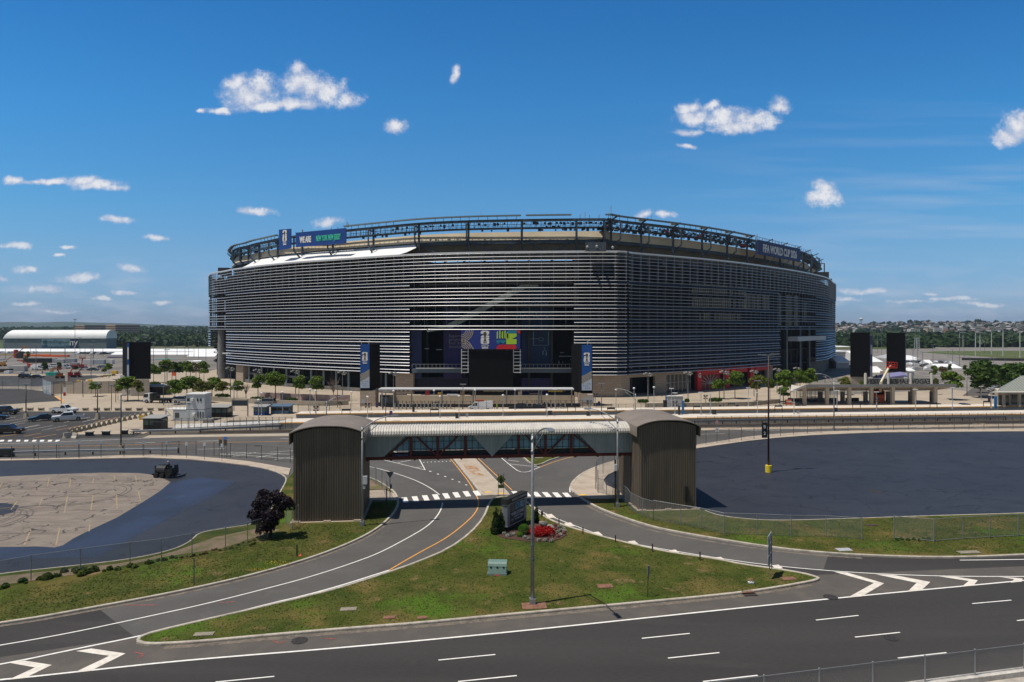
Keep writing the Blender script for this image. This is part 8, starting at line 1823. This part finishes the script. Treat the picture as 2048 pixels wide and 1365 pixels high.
for px,py,w,h,m_,lab in ((99,751,7,6,cyan,'turquoise round bin in the far yard'),(109,751,11,6,cyan,'wider turquoise box in the far yard'),(103,750,2.5,14,M('cone_pale_orange',(.7,.45,.3),.6),'pale orange upright between the turquoise boxes'),
    (32,716,4,16,redl,'tall red panel beside the dark trailer at the left'),(40,717,9,14,M('trailer_dark',(.03,.035,.03),.6),'dark block behind the red panel'),(75,726,52,9,M('trailer_black',(.018,.02,.025),.6,var=.4,scale=.3),'long black low trailer in the far yard'),
    (37,743,31,11,M('trailer_grey',(.42,.42,.42),.7,var=.1,scale=.5),'pale grey office trailer with one window in the far yard'),(11,745,23,7,M('dumpster_brown',(.05,.035,.03),.7),'dark brown dumpster at the left edge'),(17,747,10,5,PW,'small white cart before the dark dumpster'),(39,749,12,5,greyb,'low grey crates left of the dark cars'),
    (120,727,20,8,greyb,'grey container stack left part in the far yard'),(143,727,18,9,M('container_slate',(.28,.30,.33),.7),'slate container in the far yard'),(150,732,14,6,greyb,'low grey container behind the parked cars'),(180,729,22,9,M('container_pale',(.55,.56,.58),.7),'pale container in the middle of the row'),(200,729,20,9,M('container_blue_grey',(.36,.40,.45),.7),'blue grey container left of the black pylon'),(222,728,10,8,M('container_white',(.62,.63,.64),.7),'small white container touching the black pylon'),
    (105,725,12,8,greyb,'pale machinery block behind the vans'),(75,705+8,50,3.5,M('tarp_orange',(.80,.13,.03),.7),'bright orange flat tarp strip in the far lot'),(112,714,50,3.5,M('tarp_orange',()),'bright orange tarp strip, right part, in the far lot')):
    kiosk(px,py,w,h,m_,lab,'container' if 'contain' in lab else 'yard_item',('container' if 'contain' in lab else ('trailer' if 'trailer' in lab else ('tarp' if 'tarp' in lab else 'equipment'))),2.5,top=None)
for i,(px,py,w) in enumerate(((149,766,7),(157,764,7),(167,762,6),(180,763,8),(203,755,6),(210,754,6),(218,753,6),(227,752,6))):
    kiosk(px,py,w,3.5,M('barrier_yellow',(.60,.42,.05),.7) if i in(1,3) else M('barrier_brown',(.22,.16,.11),.8),('yellow' if i in(1,3) else 'brown')+' low barrier on the yard curb, %s from the left'%ORD[i],'low_barrier','barrier',.6)
kiosk(230,748,9,6,M('barrier_yellow',()),'yellow machine left of the black pylon','yard_item','equipment',1.5); kiosk(348,752,7,9,M('fence_orange',(.75,.12,.04),.7),'small orange safety fence behind the background trees','safety_fence','safety fence',.2)
for kind,p,px,py,rz,lab in (('suv',PK,52,757,5,'dark car with open hood at the left yard'),('sedan',PK,74,757,5,'black sedan at the yard entrance'),('van',PW,76,740,0,'white box-nosed van in the far yard'),('pickup',PW,86,741,0,'white pickup in front of the white van in the far yard'),('sedan',PS,96,739,0,'silver car right of the white pickup in the far yard'),('van',PS,128,738,0,'silver van in the far yard'),('sedan',PB,142,737,0,'dark blue car behind the silver van'),('suv',PS,170,741,0,'silver estate car in the far yard row'),('sedan',PK,187,742,0,'black sedan at the right end of the yard row'),('suv',PW,112,735,0,'white car behind the turquoise boxes'),('sedan',PG,205,737,0,'grey small car by the tiny tree'),('suv',PW,5,725,0,'white vehicle at the far left edge of the yard')):
    vehicle(kind,p,lab,G(px,py),R_(rz),'parked_car','car')
# long rows of cars in the far left lot (a few pixels each)
pc={}
def minicar(col):
    mb=MB(); extr(mb,[(-2.3,.2),(2.3,.2),(2.3,.85),(1.1,.95),(.5,1.4),(-1.2,1.4),(-1.9,.95),(-2.3,.9)],1.8); o=obj('far_car',mb,col); bpy.data.objects.remove(o); return bpy.data.meshes[-1] if False else mb
def mini(px,py,col,lab,grp):
    k=col.name
    if k not in pc:
        mb=MB(); extr(mb,[(-2.3,.2),(2.3,.2),(2.3,.85),(1.1,.95),(.5,1.4),(-1.2,1.4),(-1.9,.95),(-2.3,.9)],1.8); pc[k]=obj('parked_car',mb,col); o=pc[k]
    else: o=pc[k].copy(); COL.objects.link(o)
    o.location=G(px,py); o.rotation_euler=(0,0,random.choice((0,1.57,.1))); tag(o,lab,'car',grp)
rr=random.Random(9)
for i in range(46):
    px=4+i*3.0*1.0 if i<24 else 150+(i-24)*3.2*1.0; py=706.6+rr.uniform(-.5,.8) if i<24 else 708+rr.uniform(-1,1.5); c=rr.choice((PW,PK,PG,PS,PB)); mini(px,py,c,'tiny %s car in the distant car rows at left'%c.name.split('_',1)[1].replace('_','-'),'distant %s cars at left'%c.name.split('_',1)[1].replace('_','-'))
for i in range(30):
    px=1815+rr.uniform(0,95); py=rr.choice((727,731,735,740))+rr.uniform(-1,1); c=rr.choice((PW,PW,PK,PG,PS)); mini(px,py,c,'tiny %s car in the service yard right of the pylons'%c.name.split('_',1)[1].replace('_','-'),'distant %s cars at right'%c.name.split('_',1)[1].replace('_','-'))
# far lamps
fl0=None
LP=sorted(((11,720,687),(32,712,682),(72,745,690),(61,712,684),(101,712,690),(129,716,684),(131,722,683),(160,716,676),(170,712,684),(186,731,682),(187,716,690),(206,714,680),(182,757,690),(150,716,640),(307,746,685),(331,742,682),(397,722,683),(370,715,680),(377,715,684),(388,715,682),(412,720,683),(354,712,684),(381,758,722),(399,757,735),(334,765,700),(294+50,770,740),(1919,735,676),(1928,716,680),(1951,712,672),(1969,708,678),(1835,728,678),(1755,708,668),(1763,708,668),(1905,735,700),(1866,733,690),(1826,738,700),(1845,740,705),(1979,724,716),(1982,724,717),(1940,726,715),(1963,727,716),(1987,727,716),(2010,728,715),(2030,722,712),(1995,712,706),(1896,714,702)))
nl=sum(1 for q in LP if q[0]<1000)
for i,(px,py,top) in enumerate(LP):
    q=G(px,py); h=Za(top,q.y)
    if fl0 is None: t=thing('far_lamp','x','lamp post',q); mb=MB(); mb.tube([(0,0,0),(0,0,10)],[.14,.09],6); obj('pole',mb,M('pole_mid_grey',()),t); mb=MB(); mb.bb(-1.0,1.0,-.2,.2,9.9,10.1); obj('lamp_head',mb,galv,t); fl0=t
    else: t=dup(fl0,q)
    t.scale=(1,1,h/10); t['label']='distant lamp post %s of the stadium, %s from the left'%('left' if px<1000 else 'right',ORD[i if i<nl else i-nl]); t['group']='distant lamp posts'
for i,(px,py,top) in enumerate(sorted(((1951,712,654),(1983,709,654),(2006,712,650),(2040,716,650),(1919,707,656),(1926,705,660),(1960,704,660)))):
    q=G(px,py); h=Za(top,q.y); t=thing('track_floodlight','tall pale floodlight mast on the race track infield, %s from the left'%ORD[i],'floodlight mast',q,0,'race track floodlight masts'); mb=MB(); w=.34 if px>1945 else .22; mb.tube([(0,0,0),(0,0,h)],[w,w*.7],6); obj('mast',mb,M('mast_pale',(.50,.52,.53),.5),t); mb=MB(); mb.bb(-2.4,2.4,-.4,.4,h-.8,h+.4); mb.bb(-2.0,2.0,-.4,.4,h-2.6,h-1.9); obj('lamp_rack',mb,M('rack_grey',(.35,.36,.37),.5),t)
q=G(1834,702); t=thing('lattice_tower','pale lattice tower before the wood at right','tower',q); h=Za(676,q.y); mb=MB()
for a,b in ((-1,-1),(1,-1),(1,1),(-1,1)): mb.beam((a*1.6,b*1.6,0),(a*1.0,b*1.0,h),.35)
for k in range(6): z0,z1=h*k/6,h*(k+1)/6; mb.beam((-1.5,-1.5,z0),(1.5,-1.5,z1),.2); mb.beam((1.5,-1.5,z0),(-1.5,-1.5,z1),.2)
obj('lattice',mb,M('mast_pale',()),t)
q=G(150,700); t=thing('radio_mast','very thin tall red-white radio mast behind the fieldhouse','mast',(q.x,q.y,0)); mb=MB(); mb.tube([(0,0,0),(0,0,Za(636,q.y))],[.25,.12],5); obj('mast',mb,M('mast_dim',(.35,.33,.33),.6),t)
# ================================================================ TENTS AND FAR BUILDINGS
tw_=M('tent_white',(.80,.81,.83),.6,var=.05,scale=.1); tg_=M('tent_side',(.38,.39,.42),.7,var=.3,scale=.15); tn_=M('tent_navy_side',(.06,.07,.14),.7,var=.6,scale=.12)
def tent(px0,px1,d,yb,ye,yr,label,dep=22,side=None,gable=True,name='tent',cat='tent'):
    """yb base row, ye eave row, yr ridge row"""
    x0,x1=Xa(px0,d),Xa(px1,d); ze_,zr=Za(ye,d),Za(yr,d+dep/2); t=thing(name,label,cat,((x0+x1)/2,d,0)); zb_=max(0,Za(yb,d))
    mb=MB(); mb.add([(x0,d-.4,ze_),(x1,d-.4,ze_),(x1,d+dep/2,zr),(x0,d+dep/2,zr),(x1,d+dep,ze_),(x0,d+dep,ze_)],[(0,1,2,3),(3,2,4,5)]); mb.add([(x0,d-.4,ze_-.5),(x1,d-.4,ze_-.5),(x1,d-.4,ze_),(x0,d-.4,ze_)],[(0,1,2,3)]); mb.add([(x0,d-.4,ze_),(x0,d+dep,ze_),(x0,d+dep/2,zr)],[(0,1,2)]); mb.add([(x1,d-.4,ze_),(x1,d+dep,ze_),(x1,d+dep/2,zr)],[(2,1,0)]); obj('roof',mb,tw_,t,True)
    mb=MB(); mb.bb(x0+.3,x1-.3,d,d+dep-.3,0,ze_-.02); obj('wall',mb,side or tg_,t,True)
    n=int((x1-x0)/7); mb=MB()
    for k in range(n+1): x=x0+(x1-x0)*k/max(1,n); mb.bb(x-.15,x+.15,d-.5,d-.2,0,ze_)
    obj('posts',mb,tg_,t,True); return t
tent(-120,425,560,709,703.5,698,'very long white marquee across the far left lot',18)
tent(213,372,500,721,714.5,704.5,'white marquee with navy sides behind the black pylon',22,tn_); tent(372,428,470,722,715,701,'white marquee with a peaked roof near the stadium corner',26,tn_)
tent(365,395,400,728,727,721,'small white sloping tent by the stadium corner',12)
tent(300,345,430,728,724,719,'low white tent behind the trees at the left pylon',10,M('tent_teal',(.06,.22,.22),.7))
tent(1742,1776,390,734,729,702,'big white marquee between the two black video pylons',60,M('tent_dark_side',(.05,.05,.055),.7)); tent(1808,1835,420,728,720,708,'white marquee right of the pylons',36); tent(1826,1846,440,728,720,711,'smaller white marquee stepping down at right',30)
tent(1744,1771,300,755,747,733,'white peaked tent low between the black pylons',14,M('tent_dark_side',()));tent(1668,1700,420,708+6,703,701,'white flat-topped marquee left of the black pylons',30); tent(1672,1700,330,728,724,712,'slanting white tent left of the black pylons',16)
tent(1876,1924,330,741,736.5,728,'white marquee beside the race track fence',12); tent(1855,1868,360,731,728,720,'small white tent behind the rust tree',8); tent(1814,1830,262,762,742,736,'tall white tent box behind the station posts',6,M('container_white',()))
tent(1672,1702,700,697,694,692,'pale low building left of the black pylons',15,M('wall_pale_far',(.45,.42,.36),.7),name='low_building',cat='building'); tent(1668,1702,900,687,672,671,'tan concrete building behind the black pylon',20,M('wall_tan_far',(.40,.37,.29),.8,var=.2,scale=.1),name='low_building',cat='building')
tent(1975,2035,760,697,691,690,'long pale low shed beyond the race track',12,M('wall_pale_far',()),name='low_building',cat='building'); tent(1955,1975,770,694,690,689,'red roadside building beyond the race track',10,M('wall_red_far',(.4,.04,.03),.7),name='low_building',cat='building'); tent(1915,1926,770,693,689,688.5,'small red trailer beyond the race track',8,M('wall_red_far',()),name='low_building',cat='building')
# grandstand-ish fieldhouse
d=640; t=thing('fieldhouse','long grey fieldhouse with a white rounded roof and sponsor panels','building',(Xa(112,d),d,0)); x0,x1=Xa(6.5,d),Xa(213,d); z1,z2=Za(677.3,d),Za(660.5,d)
mb=MB(); mb.bb(x0,x1,d,d+16,0,z1); obj('wall',mb,M('fieldhouse_grey',(.18,.22,.25),.7,var=.06,scale=.05),t,True)
pr=[(d-.6,z1)]+[(d-.6+9*(1-math.cos(a)),z1+(z2-z1)*math.sin(a)**.9) for a in [k*math.pi/16 for k in range(1,9)]]; pr+=[(2*(d+8.4)-y,z) for y,z in pr[-2::-1]]
mb=MB(); mb.sheet([[(x0+ (4.5*(z-z1)/(z2-z1)),y,z) for y,z in pr],[(x1,y,z) for y,z in pr]]); mb.add([(x1,y,z) for y,z in pr],[tuple(range(len(pr)))]); obj('roof',mb,tw_,t,True,smooth=False)
mb=MB(); mb.bb(Xa(84,d),Xa(141,d),d-.5,d-.1,Za(691,d),Za(678,d)); obj('sponsor_panel',mb,M('panel_pale_blue',(.20,.33,.42),.6),t,True); mb=MB(); mb.bb(Xa(84,d),Xa(141,d),d-.5,d-.1,Za(697,d),Za(691.2,d)); obj('lower_panel',mb,M('panel_deep_blue',(.05,.12,.2),.6),t,True); mb=MB(); mb.bb(Xa(141,d),Xa(155,d),d-.5,d-.1,Za(697,d),Za(678,d)); obj('team_panel',mb,M('panel_team_blue',(.02,.035,.13),.6),t,True)
text('ny',8.5,wht,t,(Xa(148,d)-t.location.x,-.7,Za(685.5,d)),(R90,0,0),bold=.15); text('QuestDiagnostics',4.2,M('letter_teal_dark',(.02,.10,.10),.6),t,(Xa(117,d)-t.location.x,-.7,Za(683.5,d)),(R90,0,0),bold=.05,sx=.85); text('TRAINING CENTER',1.9,M('letter_sky',(.25,.38,.48),.6),t,(Xa(113,d)-t.location.x,-.7,Za(692.5,d)),(R90,0,0),bold=.03)
mb=MB()
for k in range(16): a0,a1=k*math.pi/8,(k+1)*math.pi/8; mb.beam((Xa(90,d)+1.6*math.cos(a0),d-.6,Za(684,d)+1.3*math.sin(a0)),(Xa(90,d)+1.6*math.cos(a1),d-.6,Za(684,d)+1.3*math.sin(a1)),.8,.2)
obj('round_logo',mb,M('letter_teal_dark',()),t,True)
def office(px0,pm,px1,yt,d,label,nf):
    t=thing('office_block',label,'office building',(Xa(px0,d),d,0)); x0,xm,x1=Xa(px0,d),Xa(pm,d),Xa(px1,d); zt=Za(yt,d); zb_=0
    mb=MB(); mb.prism([(x0,d),(xm,d-10),(x1,d+30),(x0,d+40)],0,zt); obj('wall',mb,M('office_tan',(.55,.37,.25),.8),t,True)
    mb=MB()
    for k in range(nf): z=zt-3.2-k*4.2; mb.prism([(x0-.1,d-.2),(xm,d-10.3),(x1+.3,d+29.8),(x0,d+39)],z-.7,z+.9); 
    obj('window',mb,M('office_window',(.10,.08,.08),.4),t,True)
office(150,175,203,650.5,1500,'brown banded office block behind the fieldhouse, left one of two',8); office(211,237,263,650,1300,'brown banded office block, right one of two with more floors showing',9)
for px0,px1,d,yt,c_,lab in ((246,300,1100,676,(.20,.42,.62),'low building with a light blue roof in the woods at left'),(303,351,1050,677,(.36,.46,.52),'long grey-blue low building in the woods at left'),(268,285,1150,674,(.15,.38,.62),'small blue roof among the trees at left'),(345,371,800,691,(.62,.63,.65),'white gabled building before the woods at left'),(280,292,1200,671,(.5,.42,.36),'tiny brick houses in the woods at left'),(312,324,1250,670,(.45,.5,.55),'tiny grey building high in the left woods')):
    tent(px0,px1,d,690,yt+2.5,yt,lab,20,M('wall_far%d'%px0,tuple(q*.7 for q in c_),.7),name='low_building',cat='building').children[0].data.materials[0]=M('roof_far%d'%px0,c_,.6)
# orange low wall of seats beyond the long marquee etc
kiosk(255,716,80,2,M('strip_blue',(.05,.06,.2),.7),'long low blue banner fence under the marquee','banner_fence','fence',.5); kiosk(45,711,110,2.0,M('strip_ochre',(.45,.33,.10),.8),'long ochre dry-grass strip wall in the far lot','strip','ground strip',1)
kiosk(2010,722,150,5,M('track_fence_dark',(.03,.03,.035),.7),'dark screened fence at the near side of the race track','track_fence','fence',.4,rz=-.3)
# ================================================================ WOODS, HILLS, HOUSES
def terrain(x,d):
    """height of the land"""
    if x<0: # gentle wooded rise on the left
        return 0 if d<900 else min(1,(d-900)/1500)*16*(1+.12*math.sin(x*.004)+.1*math.sin(x*.011+2))
    return 0 if d<820 else min(1,(d-820)/1250)**1.1*31*(1+.10*math.sin(x*.0043+1)+.06*math.sin(x*.012))
mb=MB(); xsL=[-3200+i*80 for i in range(39)]; xsR=[0+i*80 for i in range(40)]
for xs_ in (xsL,xsR):
    ds_=[700+60*k for k in range(34)]; mb.sheet([[(x,d,(terrain(x if xs_ is xsR else -abs(x)-1,d) if d>760 else 0)-.4) for x in xs_] for d in ds_])
struct('terrain',mb,multi('hill_ground',[(.035,.055,.02),(.06,.07,.03)],[.01],fine=(.1,.3),bump=0),smooth=True)
# distant ridge at left and low ridges behind
def ridge(d,xa,xb,zf,name,mat,dep=900):
    n=160; mb=MB(); rows=[]
    for j,f in enumerate((0,.35,.7,1,1.1)):
        rows.append([(xa+(xb-xa)*i/n,d+dep*f,(zf(xa+(xb-xa)*i/n)*(math.sin(min(1,f)*math.pi/2)**1.2) if f<=1 else -5)) for i in range(n+1)])
    mb.sheet(rows); return struct(name,mb,mat,smooth=False)
hillm=multi('ridge_forest',[(.028,.05,.022),(.045,.07,.03)],[.004],fine=(.02,.4),bump=0)
rng=random.Random(3); ph=[rng.random()*6 for _ in range(8)]
ridge(5200,-9000,9000,lambda x:62+14*math.sin(x*.0011+ph[0])+7*math.sin(x*.0037+ph[1])+3.5*math.sin(x*.013+ph[2])+2.5*math.sin(x*.041+ph[3])+(10 if x<-3000 else 0)-max(0,min(1,(x+1500)/2500))*18,'hills',hillm)
ridge(3600,-9000,9000,lambda x:24+5*math.sin(x*.002+ph[4])+2.5*math.sin(x*.009+ph[5])+1.5*math.sin(x*.03+ph[6]),'hills',hillm,500)
# one crown of leaf clumps, tiled many times into a wood
def crownpts(n,r):
    d=r.normal(size=(n,3)); d/=np.linalg.norm(d,axis=1)[:,None]; d[:,2]=abs(d[:,2])*1.1-.1; rad=(.72+.28*r.random(n))[:,None]; c=d*rad; nr=d+r.normal(0,.5,(n,3)); nr/=np.linalg.norm(nr,axis=1)[:,None]; a=np.cross(nr,r.normal(size=(n,3))); a/=np.linalg.norm(a,axis=1)[:,None]; b=np.cross(nr,a); s=(.28*(.6+.8*r.random(n)))[:,None]
    return np.stack([c-a*s-b*s,c+a*s-b*s,c+a*s+b*s,c-a*s+b*s],1)
def wood(name,pos,label,mat,nl=46,seed=0,kind='stuff'):
    r=np.random.default_rng(seed); base=[crownpts(nl,r) for _ in range(6)]; V=[];T_=[]
    for (x,y,z,w,h) in pos: c=base[r.integers(0,6)]; th=r.random()*6.28; cs,sn=math.cos(th),math.sin(th); q=c.copy(); X=q[...,0]*cs-q[...,1]*sn; Y=q[...,0]*sn+q[...,1]*cs; V.append(np.stack([X*w+x,Y*w+y,q[...,2]*h+z],-1).reshape(-1,3)); T_.append(np.clip(r.random()*.6+.4*r.random(nl),0,1))
    V=np.concatenate(V); T_=np.concatenate(T_); n=len(T_); me=bpy.data.meshes.new(name); me.vertices.add(4*n); me.vertices.foreach_set('co',V.ravel()); me.loops.add(4*n); me.loops.foreach_set('vertex_index',np.arange(4*n)); me.polygons.add(n); me.polygons.foreach_set('loop_start',np.arange(0,4*n,4)); me.update(calc_edges=True)
    at=me.attributes.new('tone','FLOAT','FACE'); at.data.foreach_set('value',T_.astype(np.float32)); me.materials.append(mat); o=bpy.data.objects.new(name,me); COL.objects.link(o); o['kind']=kind; o['label']=label; return o
rg_=random.Random(21)
pos=[]
for _ in range(1500):   # left wood
    d=rg_.uniform(720,2300); px=rg_.uniform(-80,440); x=Xa(px,d)
    if d<1150 and px<215 and rg_.random()<.9: continue
    if (244<px<352 and 1030<d<1110) or (1110>d and 300<px<352 and d>930) : continue
    s_=rg_.uniform(5,9); pos.append((x,d,terrain(x,d)+s_*.3,s_,s_*rg_.uniform(.7,1.1)))
wood('woods',pos,'dark green woods rising behind the fieldhouse and tents at left',lwood,40,1)
pos=[]
for _ in range(700):
    d=rg_.uniform(700,1020); px=rg_.uniform(1662,2110); x=Xa(px,d); s_=rg_.uniform(5,9.5); pos.append((x,d,terrain(x,d)+s_*.3,s_,s_*rg_.uniform(.7,1.1)))
for _ in range(60): 
    px=rg_.uniform(1790,1860); d=rg_.uniform(660,700); s_=rg_.uniform(4,6); pos.append((Xa(px,d),d,s_*.3,s_,s_))
wood('woods',pos,'green woods at the foot of the hillside on the right',lwood,40,2)
pos=[]
for _ in range(420):
    d=rg_.uniform(1000,2080); px=rg_.uniform(1662,2110); x=Xa(px,d); s_=rg_.uniform(4,8); pos.append((x,d,terrain(x,d)+s_*.2,s_,s_*rg_.uniform(.8,1.2)))
wood('woods',pos,'clumps of trees between the houses on the right hillside',lwood2,34,3)
# skyline trees on the hill, one by one
for i,(px,w,h) in enumerate(((1676,7,7),(1688,13,11),(1699,7,7),(1768,8,7),(1778,9,8),(1798,7,6),(1820,13,10),(1833,16,9),(1846,12,8),(1858,15,9),(1880,13,7),(1895,11,8),(1915,9,6),(1938,17,9),(1955,18,12),(1968,12,9),(1992,11,10),(2008,9,7),(2018,12,7),(2034,10,6),(2048,10,7))):
    d=2040; x=Xa(px,d); z=terrain(x,d); s_=d/F; t=thing('skyline_tree','dark rounded tree on the hill skyline at right, %s from the left'%ORD[i],'tree',(x,d,z),0,'skyline trees on the right hill')
    o=wood('crown',[(0+rg_.uniform(-.3,.3)*w*s_*.5,rg_.uniform(-3,3),h*s_*.35,w*s_*.32,h*s_*.5) for _ in range(3)],None or 'x',lwood2,44,100+i); del o['kind']; del o['label']; o.parent=t; mb=MB(); mb.cyl((0,0,-2),.6,h*s_*.5,6); obj('trunk',mb,bark,t)
# water tower
d=2100; x=Xa(1722,d); z=terrain(x,d)-4; t=thing('water_tower','pale water tower with a mushroom tank on the hill skyline','water tower',(x,d,z)); zt=Za(636,d)-z; mb=MB(); mb.ball((0,0,zt-4),(5,5,4.2),14,8); obj('tank',mb,M('tank_pale',(.55,.62,.62),.6),t); mb=MB()
for a in range(6): mb.cyl((3.4*math.cos(a),3.4*math.sin(a),-5),.4,zt+1,5)
mb.cyl((0,0,-5),.9,zt+1,6); obj('legs',mb,M('tank_pale',()),t)
# hillside houses
HW=[('pale',M('house_pale',(.55,.53,.50),.8)),('cream',M('house_cream',(.50,.43,.33),.8)),('brick',M('house_brick',(.28,.15,.12),.8)),('grey',M('house_grey',(.30,.32,.36),.8)),('white',M('house_white',(.70,.69,.68),.8))]
HR=[M('roof_dark',(.09,.085,.085),.8),M('roof_brown',(.15,.11,.09),.8),M('roof_grey',(.26,.25,.25),.8)]
hm={}
def housemesh(iw,ir,v):
    k=(iw,ir,v)
    if k not in hm:
        w,l,h=((7,9,5.5),(9,10,6.5),(12,10,6))[v]; mb=MB(); mb.bb(-w/2,w/2,-l/2,l/2,-2,h,0)
        mb.add([(-w/2-.4,-l/2-.4,h),(w/2+.4,-l/2-.4,h),(0,-l/2-.4,h+2.8),(-w/2-.4,l/2+.4,h),(w/2+.4,l/2+.4,h),(0,l/2+.4,h+2.8)],[(0,1,2),(4,3,5),(1,4,5,2),(3,0,2,5)],1)
        for x in (-w*.28,w*.22):
            for z in (1,3.8): mb.quad((x-.7,-l/2-.05,z),(x+.7,-l/2-.05,z),(x+.7,-l/2-.05,z+1.5),(x-.7,-l/2-.05,z+1.5),2)
        o=obj('hillside_house',mb,[HW[iw][1],HR[ir],M('lobby_glass',())]); hm[k]=o; return o,True
    return hm[k],False
placed=[]
cnt=0
while cnt<230:
    px=rg_.uniform(1668,2090); d=1040+1020*rg_.random()**.8
    if 1735<px<1900 and d<1500 and rg_.random()<.8: continue
    x=Xa(px,d)
    if any(abs(x-a)<8 and abs(d-b)<13 for a,b in placed): continue
    placed.append((x,d)); iw=rg_.choice((0,0,1,2,3,4,4)); ir=rg_.randrange(3); v=rg_.randrange(3); o,new=housemesh(iw,ir,v)
    if not new: o=o.copy(); COL.objects.link(o)
    o.location=(x,d,terrain(x,d)); o.rotation_euler=(0,0,rg_.choice((0,.3,-.4,1.57,1.2))); tag(o,'%s house with a %s roof among trees on the far right hillside'%(HW[iw][0],('dark','brown','grey')[ir]),'house','%s hillside houses with %s roofs'%(HW[iw][0],('dark','brown','grey')[ir])); cnt+=1
# apartment rows lower on the slope
for i,(p0,p1,d,yt,c_) in enumerate(((1697,1703,1550,652,'cream'),(1704,1714,1500,655,'white'),(1822,1840,1150,658,'pale'),(1855,1867,1150,657,'cream'),(1868,1885,1180,656,'white'),(1886,1895,1400,652,'white'),(1896,1910,1120,659,'brick'))):
    w=dict(HW)[c_]; x0,x1=Xa(p0,d),Xa(p1,d); zt=Za(yt,d); z0=terrain(x0,d)-2; t=thing('apartment_block','%s apartment block on the right hillside, %s from the left'%(c_,ORD[i]),'apartment block',((x0+x1)/2,d,z0)); mb=MB(); mb.bb(x0,x1,d,d+12,z0,max(zt,z0+7)); obj('wall',mb,w,t,True); mb=MB(); zt=max(zt,z0+7)
    k=int((x1-x0)/2.6)
    for a in range(k):
        for b in range(2): xx=x0+.8+a*2.6; mb.quad((xx,d-.1,zt-2.6-b*3),(xx+1.3,d-.1,zt-2.6-b*3),(xx+1.3,d-.1,zt-1.1-b*3),(xx,d-.1,zt-1.1-b*3))
    obj('windows',mb,M('lobby_glass',()),t,True)
# ================================================================ AIR
mb=MB(); mb.bb(-7000,7000,-60,6600,-1.5,125); o=obj('haze',mb,M('haze_tmp',(1,1,1))); o['kind']='stuff'; o['label']='thin summer haze over the far hills'
m=bpy.data.materials.new('haze_air'); m.use_nodes=True; t_=m.node_tree; t_.nodes.clear(); ou=t_.nodes.new('ShaderNodeOutputMaterial'); pv=t_.nodes.new('ShaderNodeVolumePrincipled'); pv.inputs['Color'].default_value=(.62,.78,1,1); pv.inputs['Density'].default_value=.00007; pv.inputs['Anisotropy'].default_value=.2; t_.links.new(pv.outputs[0],ou.inputs['Volume']); o.data.materials[0]=m
